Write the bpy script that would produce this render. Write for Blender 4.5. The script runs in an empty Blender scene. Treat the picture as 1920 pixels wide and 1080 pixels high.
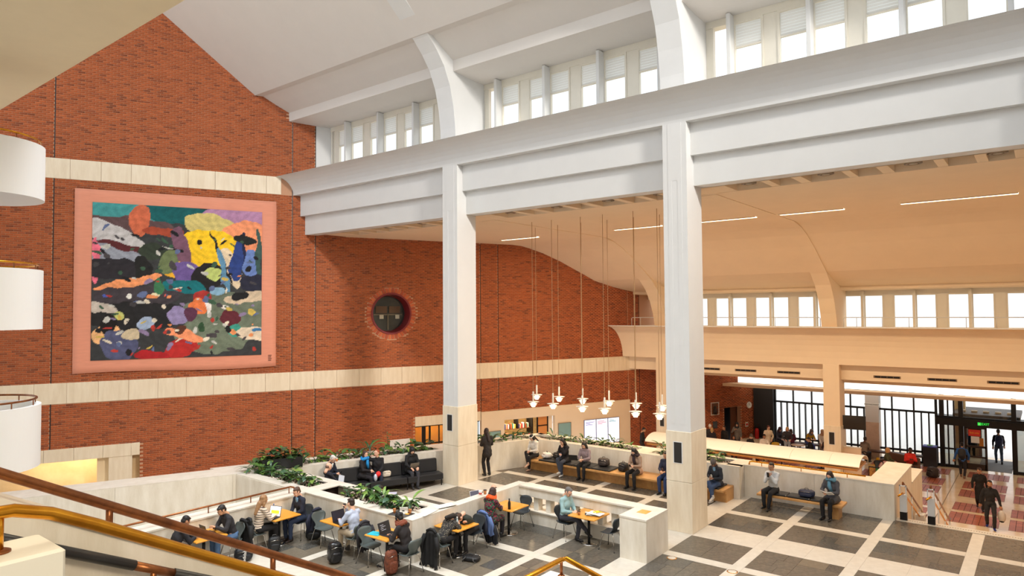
import bpy, math, random
import numpy as np
from mathutils import Vector, Matrix, Euler

random.seed(7)
RNG = np.random.default_rng(11)
PI = math.pi
S = bpy.context.scene
COL = S.collection

# ---------------------------------------------------------------- camera
EYE = (0.0, 0.0, 6.0)
YAW, PITCH, ROLL = 0.903143715, 0.0347442898, -0.00722570253
F = Vector((math.sin(YAW) * math.cos(PITCH), math.cos(YAW) * math.cos(PITCH), math.sin(PITCH)))
R0 = Vector((math.cos(YAW), -math.sin(YAW), 0))
U0 = R0.cross(F)
RR = R0 * math.cos(ROLL) + U0 * math.sin(ROLL)
UU = -R0 * math.sin(ROLL) + U0 * math.cos(ROLL)
cd = bpy.data.cameras.new('camera')
cam = bpy.data.objects.new('camera', cd)
COL.objects.link(cam)
m = Matrix((RR, UU, -F)).transposed().to_4x4()
m.translation = EYE
cam.matrix_world = m
cd.sensor_width = 36.0
cd.lens = 36.0 * 1273.1 / 1920.0
cd.clip_start = 0.1
cd.clip_end = 300
S.camera = cam

# ---------------------------------------------------------------- world, daylight, exposure
w = bpy.data.worlds.new('sky')
S.world = w
w.use_nodes = True
w.node_tree.nodes['Background'].inputs[0].default_value = (0.91, 0.955, 1.0, 1)
w.node_tree.nodes['Background'].inputs[1].default_value = 1.55
S.view_settings.view_transform = 'Standard'
S.view_settings.look = 'None'
S.view_settings.exposure = -0.14
S.view_settings.gamma = 1.0
S.view_settings.use_curve_mapping = False


def area(name, loc, target, sx, sy, power, col, spread=180, along=(0, 1, 0)):
    ld = bpy.data.lights.new(name, 'AREA')
    ld.shape = 'RECTANGLE'
    ld.size, ld.size_y, ld.energy, ld.color = sx, sy, power, col
    ld.spread = math.radians(spread)
    o = bpy.data.objects.new(name, ld)
    COL.objects.link(o)
    o.location = loc
    zz = (Vector(loc) - Vector(target)).normalized()
    xx = (Vector(along) - zz * zz.dot(Vector(along))).normalized()
    yy = zz.cross(xx)
    o.rotation_euler = Matrix((xx, yy, zz)).transposed().to_euler()
    return o


# assumed unseen lamp added to throw the beam shadow on the brick (a long strip that runs along the beams)
area('roof_skylight', (10.0, -12.0, 18.6), (17.0, 26.0, 6.5), 5.0, 0.9, 600, (1.0, 0.94, 0.86), 50)
area('roof_daylight', (8.4, 8.0, 18.8), (8.0, 8.0, 0.0), 24.0, 4.6, 2200, (0.86, 0.93, 1.0), 88)  # added fill panel aimed straight down to brighten the hall floor
# warm lamps of the low hall, cove lamps and fills added at the near stair
area('cove_downlight', (25.3, 8.0, 9.3), (25.3, 8.0, 0.0), 20.0, 0.3, 1650, (1.0, 0.76, 0.5))
area('cafe_downlight', (36.6, 7.0, 2.5), (36.6, 7.0, -2.0), 14.0, 0.8, 600, (1.0, 0.85, 0.68))


area('landing_lamp', (1.0, 7.0, 11.9), (1.5, 7.0, 0.0), 6.0, 6.0, 520, (1.0, 0.86, 0.66))  # unseen fill added under the landing ceiling to lift the near foreground
area('stair_landing_lamp', (-1.0, -3.0, 9.5), (2.2, 5.0, 3.6), 2.5, 2.5, 130, (1.0, 0.88, 0.7), 80)  # unseen fill added behind the camera to light the parapet face
sd = bpy.data.lights.new('hazy_sun', 'SUN')
sd.energy, sd.angle, sd.color = 1.3, math.radians(25), (1.0, 0.98, 0.95)
so = bpy.data.objects.new('hazy_sun', sd)
COL.objects.link(so)
so.rotation_euler = Vector((-0.62, 0.35, -0.7)).to_track_quat('-Z', 'Y').to_euler()


# ---------------------------------------------------------------- materials
def lin(c):
    return tuple((x / 255 / 12.92 if x / 255 <= 0.04045 else ((x / 255 + 0.055) / 1.055) ** 2.4) for x in c)


MATS = {}


def mat(name, rgb=(200, 200, 200), rough=0.6, metal=0.0, emit=0.0, var=0.0, scale=8.0, stretch=(1, 1, 1), bump=0.0, bscale=None,
        coat=0.0, rgb2=None, spec=0.5, sheen=0.0, attr=None):
    if name in MATS:
        return MATS[name]
    M = bpy.data.materials.new(name)
    M.use_nodes = True
    nt = M.node_tree
    b = nt.nodes['Principled BSDF']
    c = lin(rgb)
    b.inputs['Base Color'].default_value = (*c, 1)
    b.inputs['Roughness'].default_value = rough
    b.inputs['Metallic'].default_value = metal
    b.inputs['Coat Weight'].default_value = coat
    b.inputs['Specular IOR Level'].default_value = spec
    b.inputs['Sheen Weight'].default_value = sheen
    if emit:
        b.inputs['Emission Color'].default_value = (*c, 1)
        b.inputs['Emission Strength'].default_value = emit
    if var or bump or rgb2:
        tc = nt.nodes.new('ShaderNodeTexCoord')
        mp = nt.nodes.new('ShaderNodeMapping')
        mp.inputs['Scale'].default_value = stretch
        nt.links.new(tc.outputs['Object'], mp.inputs['Vector'])
        nz = nt.nodes.new('ShaderNodeTexNoise')
        nz.inputs['Scale'].default_value = scale
        nz.inputs['Detail'].default_value = 5
        nz.inputs['Roughness'].default_value = 0.62
        nt.links.new(mp.outputs[0], nz.inputs['Vector'])
        if var or rgb2:
            rp = nt.nodes.new('ShaderNodeValToRGB')
            c2 = lin(rgb2) if rgb2 else tuple(x * (1 - var) for x in c)
            c1 = c if rgb2 else tuple(min(1, x * (1 + var)) for x in c)
            rp.color_ramp.elements[0].position = 0.33
            rp.color_ramp.elements[1].position = 0.67
            rp.color_ramp.elements[0].color = (*c2, 1)
            rp.color_ramp.elements[1].color = (*c1, 1)
            nt.links.new(nz.outputs['Fac'], rp.inputs['Fac'])
            out = rp.outputs['Color']
            if attr:
                at = nt.nodes.new('ShaderNodeAttribute')
                at.attribute_name = attr
                mx = nt.nodes.new('ShaderNodeMix')
                mx.data_type = 'RGBA'
                mx.blend_type = 'MULTIPLY'
                mx.inputs[0].default_value = 1.0
                nt.links.new(out, mx.inputs[6])
                nt.links.new(at.outputs['Color'], mx.inputs[7])
                out = mx.outputs[2]
            nt.links.new(out, b.inputs['Base Color'])
        if bump:
            n2 = nz
            if bscale:
                n2 = nt.nodes.new('ShaderNodeTexNoise')
                n2.inputs['Scale'].default_value = bscale
                n2.inputs['Detail'].default_value = 4
                nt.links.new(mp.outputs[0], n2.inputs['Vector'])
            bp = nt.nodes.new('ShaderNodeBump')
            bp.inputs['Strength'].default_value = min(1, bump)
            bp.inputs['Distance'].default_value = 0.02 * bump
            nt.links.new(n2.outputs['Fac'], bp.inputs['Height'])
            nt.links.new(bp.outputs['Normal'], b.inputs['Normal'])
    MATS[name] = M
    return M


def attr_mat(name, rough=0.8, bump=0.0, bscale=60):
    M = mat(name, (255, 255, 255), rough)
    nt = M.node_tree
    at = nt.nodes.new('ShaderNodeAttribute')
    at.attribute_name = 'Col'
    nt.links.new(at.outputs['Color'], nt.nodes['Principled BSDF'].inputs['Base Color'])
    if bump:
        tc = nt.nodes.new('ShaderNodeTexCoord')
        n2 = nt.nodes.new('ShaderNodeTexNoise')
        n2.inputs['Scale'].default_value = bscale
        nt.links.new(tc.outputs['Object'], n2.inputs['Vector'])
        bp = nt.nodes.new('ShaderNodeBump')
        bp.inputs['Strength'].default_value = 0.6
        bp.inputs['Distance'].default_value = bump
        nt.links.new(n2.outputs['Fac'], bp.inputs['Height'])
        nt.links.new(bp.outputs['Normal'], nt.nodes['Principled BSDF'].inputs['Normal'])
    return M


def glass_mat(name, tint=(235, 240, 240), fac=0.12):
    if name in MATS:
        return MATS[name]
    M = bpy.data.materials.new(name)
    M.use_nodes = True
    nt = M.node_tree
    nt.nodes.clear()
    o = nt.nodes.new('ShaderNodeOutputMaterial')
    t = nt.nodes.new('ShaderNodeBsdfTransparent')
    t.inputs[0].default_value = (*lin(tint), 1)
    g = nt.nodes.new('ShaderNodeBsdfGlossy')
    g.inputs['Roughness'].default_value = 0.03
    x = nt.nodes.new('ShaderNodeMixShader')
    x.inputs[0].default_value = fac
    nt.links.new(t.outputs[0], x.inputs[1])
    nt.links.new(g.outputs[0], x.inputs[2])
    nt.links.new(x.outputs[0], o.inputs[0])
    MATS[name] = M
    return M


WHITE = mat('white_plaster', (220, 220, 219), 0.75, var=0.015, scale=1.5, bump=0.12, bscale=160)
OFFW = mat('roof_plaster', (218, 213, 208), 0.8, var=0.015, scale=1.2, bump=0.12, bscale=120)
CREAM = mat('cream_plaster', (238, 216, 186), 0.8, var=0.02, scale=1.0, bump=0.15, bscale=120)
SOFFIT = mat('tan_plaster', (242, 226, 190), 0.8, var=0.02, scale=1.0, bump=0.1, bscale=120)
FRAMEW = mat('window_paint', (228, 222, 208), 0.5, var=0.02, scale=3)
TRAV = mat('travertine', (238, 225, 202), 0.5, rgb2=(224, 208, 182), scale=2.0, stretch=(3.0, 3.0, 0.5), bump=0.25, bscale=40)
TRAVT = mat('travertine_top', (228, 221, 209), 0.4, rgb2=(214, 205, 190), scale=3.0, bump=0.1, bscale=40)
CONC = mat('pitted_travertine', (236, 229, 216), 0.6, rgb2=(216, 206, 188), scale=1.6, stretch=(2.2, 2.2, 0.5), bump=0.4, bscale=26)
DARKST = mat('grey_floor_stone', (108, 100, 88), 0.26, rgb2=(84, 78, 70), scale=9)
DARKST2 = mat('grey_floor_stone_pale', (126, 115, 98), 0.3, rgb2=(102, 92, 78), scale=14)
DARKST3 = mat('grey_floor_stone_deep', (94, 90, 83), 0.24, rgb2=(72, 70, 66), scale=14)
LIGHTST = mat('pale_floor_stone', (218, 210, 196), 0.3, rgb2=(204, 195, 180), scale=5)
GROUT = mat('grout', (120, 108, 94), 0.9)
MORTAR = mat('mortar', (196, 150, 120), 0.95)
BRICK = attr_mat('brick', 0.85, 0.004, 90)
BRONZE = mat('bronze', (158, 98, 56), 0.36, 0.8, rgb2=(112, 68, 42), scale=6)
BRASS = mat('brass', (226, 160, 46), 0.24, 0.9, rgb2=(196, 128, 34), scale=5)
BLACKM = mat('black_metal', (26, 24, 24), 0.4, 0.4)
BLACKP = mat('black_plastic', (20, 20, 21), 0.45)
LEATHER = mat('black_leather', (32, 32, 34), 0.35, bump=0.2, bscale=40)
CHROME = mat('chrome', (205, 200, 194), 0.18, 1.0)
WOOD = mat('beech', (232, 165, 62), 0.35, rgb2=(214, 140, 44), scale=3, stretch=(1, 9, 1), coat=0.2)
OAK = mat('oak', (206, 158, 98), 0.4, rgb2=(182, 132, 76), scale=4, stretch=(9, 1, 1))
SHELL = mat('grey_shell', (84, 92, 90), 0.4)
SHELLB = mat('dark_shell', (46, 52, 56), 0.4)
BALC = mat('balcony_white', (242, 242, 241), 0.7, bump=0.1, bscale=120)
LAMPW = mat('lamp_white', (240, 238, 232), 0.4)
GLOW = mat('lamp_glow', (255, 236, 200), 0.5, emit=9)
GLOWS = mat('strip_glow', (255, 240, 214), 0.5, emit=5)
SOIL = mat('soil', (62, 44, 36), 0.95, var=0.4, scale=30, bump=1, bscale=60)
GLASS = glass_mat('clear_glass', (250, 252, 252), 0.04)
GLASSD = glass_mat('door_glass', (205, 208, 205), 0.1)


# ---------------------------------------------------------------- helpers
def props(o, label=None, cat=None, group=None, kind=None):
    if label: o['label'] = label
    if cat: o['category'] = cat
    if group: o['group'] = group
    if kind: o['kind'] = kind
    return o


def thing(name, label, cat, loc=(0, 0, 0), rz=0, group=None, kind=None):
    o = bpy.data.objects.new(name, None)
    o.empty_display_size = 0.1
    COL.objects.link(o)
    o.location = loc
    o.rotation_euler = (0, 0, rz)
    return props(o, label, cat, group, kind)


def linkmesh(name, me, parent=None, loc=None, rot=None, scale=None):
    o = bpy.data.objects.new(name, me)
    COL.objects.link(o)
    if parent: o.parent = parent
    if loc is not None: o.location = loc
    if rot is not None: o.rotation_euler = rot
    if scale is not None: o.scale = scale
    return o


class MB:
    def __init__(s):
        s.v, s.f, s.m, s.s = [], [], [], []

    def add(s, vs, fs, mi=0, smooth=False):
        k = len(s.v)
        s.v += [tuple(p) for p in vs]
        for f in fs:
            s.f.append([i + k for i in f])
            s.m.append(mi)
            s.s.append(smooth)
        return s

    def box(s, x0, x1, y0, y1, z0, z1, mi=0, b=0.0):
        if x0 > x1: x0, x1 = x1, x0
        if y0 > y1: y0, y1 = y1, y0
        if z0 > z1: z0, z1 = z1, z0
        if b <= 0:
            vs = [(x0, y0, z0), (x1, y0, z0), (x1, y1, z0), (x0, y1, z0), (x0, y0, z1), (x1, y0, z1), (x1, y1, z1), (x0, y1, z1)]
            return s.add(vs, [(0, 3, 2, 1), (4, 5, 6, 7), (0, 1, 5, 4), (1, 2, 6, 5), (2, 3, 7, 6), (3, 0, 4, 7)], mi)
        # chamfered in plan and on top/bottom
        def ring(d, z):
            return [(x0 + d + b, y0 + d, z), (x1 - d - b, y0 + d, z), (x1 - d, y0 + d + b, z), (x1 - d, y1 - d - b, z),
                    (x1 - d - b, y1 - d, z), (x0 + d + b, y1 - d, z), (x0 + d, y1 - d - b, z), (x0 + d, y0 + d + b, z)]
        vs = ring(b, z0) + ring(0, z0 + b) + ring(0, z1 - b) + ring(b, z1)
        fs = [tuple(range(7, -1, -1)), tuple(range(24, 32))]
        for r in range(3):
            for i in range(8):
                j = (i + 1) % 8
                fs.append((r * 8 + i, r * 8 + j, r * 8 + 8 + j, r * 8 + 8 + i))
        return s.add(vs, fs, mi)

    def xbox(s, M, hx, hy, hz, mi=0, b=0.0):
        t = MB().box(-hx, hx, -hy, hy, -hz, hz, 0, b)
        return s.add([M @ Vector(p) for p in t.v], t.f, mi)

    def quad(s, a, b, c, d, mi=0):
        return s.add([a, b, c, d], [(0, 1, 2, 3)], mi)

    def tube(s, path, r, n=8, mi=0, caps=True):
        P = [Vector(p) for p in path]
        rs = r if isinstance(r, (list, tuple)) else [r] * len(P)
        vs, fs = [], []
        prev = None
        for i, p in enumerate(P):
            d = (P[min(i + 1, len(P) - 1)] - P[max(i - 1, 0)]).normalized()
            if prev is None:
                a = Vector((0, 0, 1)) if abs(d.z) < 0.9 else Vector((1, 0, 0))
                u = d.cross(a).normalized()
            else:
                u = (prev - d * prev.dot(d)).normalized()
            prev = u
            q = d.cross(u)
            for k in range(n):
                t = 2 * PI * k / n
                vs.append(p + (u * math.cos(t) + q * math.sin(t)) * rs[i])
        for i in range(len(P) - 1):
            for k in range(n):
                j = (k + 1) % n
                fs.append((i * n + k, i * n + j, (i + 1) * n + j, (i + 1) * n + k))
        if caps:
            fs.append(tuple(range(n - 1, -1, -1)))
            fs.append(tuple(range((len(P) - 1) * n, len(P) * n)))
        return s.add(vs, fs, mi, True)

    def lathe(s, prof, n=20, c=(0, 0, 0), mi=0):
        vs, fs = [], []
        for r, z in prof:
            for k in range(n):
                t = 2 * PI * k / n
                vs.append((c[0] + r * math.cos(t), c[1] + r * math.sin(t), c[2] + z))
        for i in range(len(prof) - 1):
            for k in range(n):
                j = (k + 1) % n
                fs.append((i * n + k, i * n + j, (i + 1) * n + j, (i + 1) * n + k))
        fs.append(tuple(range(n - 1, -1, -1)))
        fs.append(tuple(range((len(prof) - 1) * n, len(prof) * n)))
        return s.add(vs, fs, mi, True)

    def prism(s, poly, z0, z1, mi=0, b=0):
        n = len(poly)
        vs = [(x, y, z0) for x, y in poly] + [(x, y, z1) for x, y in poly]
        fs = [tuple(range(n - 1, -1, -1)), tuple(range(n, 2 * n))] + [(i, (i + 1) % n, n + (i + 1) % n, n + i) for i in range(n)]
        return s.add(vs, fs, mi)

    def sweep(s, prof, ya, yb, mi=0, smooth=False):
        """closed (x, z) profile extruded along Y; ya / yb numbers or functions of x"""
        fa = ya if callable(ya) else (lambda x: ya)
        fb = yb if callable(yb) else (lambda x: yb)
        n = len(prof)
        vs = [(x, fa(x), z) for x, z in prof] + [(x, fb(x), z) for x, z in prof]
        fs = [tuple(range(n)), tuple(range(2 * n - 1, n - 1, -1))] + [(i, n + i, n + (i + 1) % n, (i + 1) % n) for i in range(n)]
        return s.add(vs, fs, mi, smooth)

    def ell(s, c, r, n=12, h=8, mi=0, M=None):
        vs, fs = [], []
        for i in range(h + 1):
            a = PI * i / h
            for k in range(n):
                t = 2 * PI * k / n
                p = Vector((r[0] * math.sin(a) * math.cos(t), r[1] * math.sin(a) * math.sin(t), r[2] * math.cos(a)))
                if M is not None: p = M @ p
                vs.append(p + Vector(c))
        for i in range(h):
            for k in range(n):
                j = (k + 1) % n
                fs.append((i * n + k, (i + 1) * n + k, (i + 1) * n + j, i * n + j))
        return s.add(vs, fs, mi, True)

    def mesh(s, name, mats):
        me = bpy.data.meshes.new(name)
        me.from_pydata([tuple(p) for p in s.v], [], s.f)
        for x in (mats if isinstance(mats, (list, tuple)) else [mats]):
            me.materials.append(x)
        me.polygons.foreach_set('material_index', s.m)
        me.polygons.foreach_set('use_smooth', s.s)
        me.validate()
        me.update()
        return me

    def build(s, name, mats, parent=None, kind=None, loc=None, rot=None):
        o = linkmesh(name, s.mesh(name, mats), parent, loc, rot)
        if kind: o['kind'] = kind
        return o


def struct(name, mb, mats, label=None, parent=None, loc=None, rot=None):
    return props(mb.build(name, mats, parent, 'structure' if parent is None else None, loc, rot), label)


def copy_tree(o, parent=None):
    c = o.copy()
    COL.objects.link(c)
    c.parent = parent
    for ch in list(o.children):
        copy_tree(ch, c)
    return c


# the long brick wall stands in its own frame: u along it, v into it, z up
WA = math.radians(-23.12)
WD = Vector((math.cos(WA), math.sin(WA), 0))
WN = Vector((-math.sin(WA), math.cos(WA), 0))
WO = WN * 30.73


def wy(x, d=30.73):
    return (d - WN.x * x) / WN.y


def u_of(x):
    return (x - WO.x) / WD.x


def wp(u, v, z):
    return WO + WD * u + WN * v + Vector((0, 0, z))
# ================================================================ BRICKWORK
def brick_rows(segs, z0, z1, inside, sw=0.235, sh=0.077, j=0.012):
    """rects (u0, u1, za, zb) of a running bond between the movement joints in segs"""
    out = []
    nrow = int((z1 - z0) / sh)
    for r in range(nrow):
        za = z0 + r * sh
        for a, b in segs:
            u = a + (0 if r % 2 else -sw / 2)
            while u < b:
                ua, ub = max(u, a), min(u + sw - j, b)
                if ub - ua > 0.04 and inside((ua + ub) / 2, za + sh / 2):
                    out.append((ua, ub, za, za + sh - j))
                u += sw
    return out


def brick_mesh(name, rects, depth=0.012):
    R = np.array(rects)
    n = len(R)
    d = RNG.uniform(depth * 0.6, depth, n)
    V = np.zeros((n, 8, 3))
    ua, ub, za, zb = R.T
    c = 0.0015
    for k, (x, z) in enumerate(((ua, za), (ub, za), (ub, zb), (ua, zb))):
        V[:, k, 0], V[:, k, 2] = x, z
        V[:, k, 1] = 0.012
        V[:, k + 4, 0] = x + (c if k in (0, 3) else -c)
        V[:, k + 4, 2] = z + (c if k in (0, 1) else -c)
        V[:, k + 4, 1] = -d
    base = (np.arange(n) * 8)[:, None, None]
    fq = np.array([(4, 5, 6, 7), (0, 1, 5, 4), (1, 2, 6, 5), (2, 3, 7, 6), (3, 0, 4, 7)])[None]
    FQ = (base + fq).reshape(-1, 4)
    me = bpy.data.meshes.new(name)
    me.vertices.add(n * 8)
    me.vertices.foreach_set('co', V.reshape(-1))
    me.loops.add(FQ.size)
    me.loops.foreach_set('vertex_index', FQ.reshape(-1).astype(np.int32))
    me.polygons.add(len(FQ))
    me.polygons.foreach_set('loop_start', (np.arange(len(FQ)) * 4).astype(np.int32))
    me.polygons.foreach_set('loop_total', np.full(len(FQ), 4, dtype=np.int32))
    col = brick_cols(n)
    ca = me.color_attributes.new('Col', 'FLOAT_COLOR', 'POINT')
    ca.data.foreach_set('color', np.repeat(col, 8, axis=0).reshape(-1))
    me.materials.append(BRICK)
    me.update(calc_edges=True)
    me.validate()
    return me


def brick_cols(n):
    base = np.array(lin((166, 84, 44)))
    dark = np.array(lin((142, 72, 41)))
    hot = np.array(lin((180, 94, 50)))
    t = RNG.random(n)[:, None]
    col = base * (1 - t) + hot * t
    k = RNG.random(n) < 0.16
    col[k] = dark * RNG.uniform(0.85, 1.25, (k.sum(), 1))
    col *= RNG.uniform(0.88, 1.1, (n, 1))
    return np.concatenate([np.clip(col, 0, 1), np.ones((n, 1))], 1)


ROOF = [(2.0, 27.5), (12.71, 18.2), (15.93, 15.4), (16.24, 15.4), (16.7, 15.12), (17.24, 14.83), (17.25, 14.45), (18.31, 14.38), (19.6, 14.38)]
CEIL = [(17.89, 9.46), (27.5, 9.45), (28.0, 9.41), (28.4, 9.32), (29.2, 9.08), (30.2, 8.68), (31.3, 8.15), (32.25, 7.68), (32.44, 7.62), (33.0, 7.46),
        (33.5, 7.32), (34.1, 7.2), (34.72, 7.08), (34.73, 6.93), (35.09, 6.9), (35.9, 6.88)]


def lerp_prof(P, x):
    for (a, za), (b, zb) in zip(P, P[1:]):
        if a <= x <= b and b > a:
            return za + (zb - za) * (x - a) / (b - a)
    return P[-1][1] if x > P[-1][0] else P[0][1]


PORT = (10.31, 5.95)


def wall_inside(u, z):
    x = WO.x + WD.x * u
    if 11.18 < z < 11.95 and x < 17.6: return False
    if 2.655 < z < 3.435: return False
    if 1.02 < z + 0.03 and z - 0.03 < 0.57 and False: return False
    if math.hypot(u - PORT[0], z - PORT[1]) < 1.22: return False
    if x < 12.07 and z < 0.96: return False
    if 22.61 < x < 25.8 and z < 1.02: return False
    if 25.8 < x < 34.35 and z < 1.0: return False
    if 10.1 < x < 16.6 and 3.9 < z < 10.7: return False      # behind the hanging
    if x > 18.4 and z > 9.6 and x > 18.4 and z < 11.2: return False
    if x > 18.31 and z > 9.6: return False
    if x <= 18.31:
        if z > lerp_prof(ROOF, x) + 0.12: return False
    elif z > lerp_prof(CEIL, x) + 0.12: return False
    if x > 35.12 and z > 3.5: return False
    return True


JX = (9.35, 17.39, 18.31, 25.82, 26.74, 34.35, 35.1)
wall = thing('wall_back', 'tall orange brick wall with pale stone bands behind the hall', None, WO, WA, kind='structure')
backing = MB()
for (ua, ub, za, zb) in ((-9, u_of(18.31), 11.95, 20), (-9, PORT[0] - 1.3, 3.43, 11.95), (PORT[0] - 1.3, u_of(36.6), PORT[1] + 1.3, 9.7),
                         (PORT[0] - 1.3, u_of(36.6), 3.43, PORT[1] - 1.3), (PORT[0] + 1.3, u_of(36.6), PORT[1] - 1.3, PORT[1] + 1.3), (-9, u_of(36.6), 1.0, 3.43),
                         (u_of(12.07), u_of(22.61), -3.2, 1.0), (u_of(34.3), u_of(36.6), -3.2, 1.0)):
    backing.box(ua, ub, 0.004, 0.3, za, zb)
n = 48
vs, fs = [], []
for k in range(n):
    t = 2 * PI * k / n
    c, s_ = math.cos(t), math.sin(t)
    q = 1.3 / max(abs(c), abs(s_))
    for rr, vv in ((0.96, 0.004), (q, 0.004), (0.96, 0.3)):
        vs.append((PORT[0] + rr * c, vv, PORT[1] + rr * s_))
for k in range(n):
    j = (k + 1) % n
    fs += [(k * 3, k * 3 + 1, j * 3 + 1, j * 3), (k * 3, j * 3, j * 3 + 2, k * 3 + 2)]
backing.add(vs, fs)
backing.build('mortar_face', MORTAR, wall)

us = [-9.0] + [u_of(x) for x in JX] + [u_of(36.6)]
segs = [(a + 0.018, b - 0.018) for a, b in zip(us, us[1:])]
rects = brick_rows(segs, -2.3, 18.6, wall_inside)
# the 300 that show largest are bricks of their own: between the round balconies and the hanging
own = [r for r in rects if u_of(8.75) < r[0] and r[1] < u_of(9.95) and 3.6 < r[2] < 9.2]
own = own[:300]
ownset = set(own)
me = brick_mesh('brickwork', [r for r in rects if r not in ownset])
o = linkmesh('brickwork', me, wall)
o['kind'] = 'stuff'
bm_full = [brick_mesh('brick', [(0, 0.223, 0, 0.065)]) for _ in range(7)]
bm_half = [brick_mesh('brick', [(0, 0.105, 0, 0.065)]) for _ in range(3)]
for i, (a, b, c, d) in enumerate(own):
    src = bm_full[i * 5 % 7] if b - a > 0.15 else bm_half[i % 3]
    L = 0.223 if b - a > 0.15 else 0.105
    o = linkmesh('brick', src, wall, (a, 0, c), None, ((b - a) / L, 1, 1))
# dark movement joints
for x in JX[:-2] + (35.1,):
    u = u_of(x)
    top = 16.5 if x < 18.4 else (9.4 if x < 27 else 6.9)
    if x == 18.31: top = 14.4
    if x == 17.39: top = 14.4
    MB().box(u - 0.017, u + 0.017, -0.004, 0.01, 0.97 if x < 10 else -2.1, top).build('movement_joint', BLACKP, wall)
mj = MB()
mj.box(u_of(22.61) - 0.015, u_of(22.61) + 0.015, -0.004, 0.01, 1.0, 2.65)
mj.build('movement_joint', BLACKP, wall)


def stone_course(name, xs0, xs1, z0, z1, step, proud, parent, mt=TRAV, off=0.0):
    u = u_of(xs0) + off
    e = u_of(xs1)
    first = u_of(xs0)
    while first < e - 0.02:
        nxt = min(u if u > first + 0.02 else first + step, e)
        MB().box(first + 0.004, nxt - 0.004, -proud, 0.25, z0, z1, b=0.006).build('stone_slab', mt, parent)
        first = nxt
        u = nxt + step
stone_course('band', 7.0, 16.95, 11.18, 11.95, 1.02, 0.03, wall)
stone_course('band', 7.0, 34.75, 2.65, 3.43, 1.02, 0.03, wall)
stone_course('band', 8.3, 12.07, 0.48, 0.96, 0.95, 0.03, wall)
stone_course('band', 22.61, 25.8, 0.57, 1.03, 1.6, 0.03, wall)

# round window: brick ring, red reveal, glass
port = thing('window_1', 'round window with dark red reveal in the brick wall', None, WO, WA, kind='structure')
nb = 44
rb = MB()
for k in range(nb):
    t = 2 * PI * (k + 0.5) / nb
    M = Matrix.Translation((PORT[0] + 1.09 * math.cos(t), -0.004, PORT[1] + 1.09 * math.sin(t))) @ Matrix.Rotation(-t, 4, 'Y')
    rb = MB().xbox(M, 0.11, 0.012, 0.062)
    o = rb.build('brick', mat('ring_brick_%d' % (k % 3), ((186, 92, 58), (168, 80, 52), (200, 106, 66))[k % 3], 0.85, var=0.1, scale=20), port)
ring = MB()
prof = [(0.97, -0.05), (1.0, -0.05), (1.0, 0.02), (0.97, 0.02)]
for nm, pr, mt in (('reveal', [(0.98, -0.05, 1), (0.90, -0.05, 1), (0.82, 0.55, 1), (0.90, 0.55, 1)], mat('oxblood_paint', (120, 28, 36), 0.4)),
                   ('inner_frame', [(0.84, 0.50, 1), (0.78, 0.50, 1), (0.78, 0.56, 1), (0.84, 0.56, 1)], mat('dark_bronze_paint', (46, 40, 36), 0.5))):
    q = MB()
    n = 48
    vs = [(PORT[0] + r * math.cos(2 * PI * k / n), v, PORT[1] + r * math.sin(2 * PI * k / n)) for (r, v, _) in pr for k in range(n)]
    fs = [(i * n + k, i * n + (k + 1) % n, ((i + 1) % 4) * n + (k + 1) % n, ((i + 1) % 4) * n + k) for i in range(4) for k in range(n)]
    q.add(vs, fs, 0, False)
    q.build(nm, mt, port)
q = MB()
q.add([(PORT[0] + 0.8 * math.cos(2 * PI * k / 32), 0.54, PORT[1] + 0.8 * math.sin(2 * PI * k / 32)) for k in range(32)], [tuple(range(32))])
q.build('pane', mat('dim_green_glass', (52, 58, 52), 0.08, var=0.3, scale=2, spec=0.8), port)
MB().box(PORT[0] - 0.03, PORT[0] + 0.03, 0.5, 0.53, PORT[1] - 0.78, PORT[1] - 0.05).box(PORT[0] - 0.7, PORT[0] + 0.7, 0.5, 0.53, PORT[1] - 0.08, PORT[1] - 0.02) \
    .build('glazing_bar', mat('faded_frame', (110, 104, 86), 0.6), port)
for du in (-0.42, 0.36):
    MB().box(PORT[0] + du, PORT[0] + du + 0.2, 0.49, 0.5, PORT[1] - 0.25, PORT[1] - 0.06).build('notice_card', mat('pale_card', (196, 196, 178), 0.7), port)
MB().box(PORT[0] - 0.6, PORT[0] - 0.05, 0.5, 0.52, PORT[1] + 0.02, PORT[1] + 0.35).box(PORT[0] + 0.05, PORT[0] + 0.6, 0.5, 0.52, PORT[1] + 0.02, PORT[1] + 0.35) \
    .build('inner_panel', mat('dim_wood', (96, 74, 54), 0.6), port)

# ================================================================ ROOF AND CEILINGS
roof = MB()
up = [(19.6, 15.5), (13.5, 19.5), (2.0, 29.5)]
prof = ROOF + up
roof.sweep([p for p in prof], lambda x: wy(x) + 0.25, -9.0)
roof_o = struct('ceiling', roof, OFFW, 'white sloping plaster ceiling over the tall hall')
# ribs of the roof that run down to the cornice
RIB = [(11.4, 19.30), (13.0, 17.92), (14.6, 16.52), (15.16, 16.05), (15.6, 15.7), (16.05, 15.35), (16.45, 14.95), (16.8, 14.5), (17.08, 13.9), (17.25, 13.2), (17.34, 12.5), (17.36, 11.9)]
# thin shadow lines on the slope where the ribs meet it
k = 0
for yc in (16.52, 7.99, -0.53):
    rb = MB().sweep(RIB + [(19.2, 11.9), (19.2, 14.6), (17.4, 15.4), (15.8, 16.6), (11.6, 19.6)], yc + 0.36, yc - 0.36)
    o = rb.build('roof_rib', WHITE)
    props(o, ('white curved roof rib above the middle column', 'white curved roof rib above the big right-hand column', 'white curved roof rib past the edge of the view')[k], 'roof rib', 'curved ribs along the high windows', 'structure')
    k += 1

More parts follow.
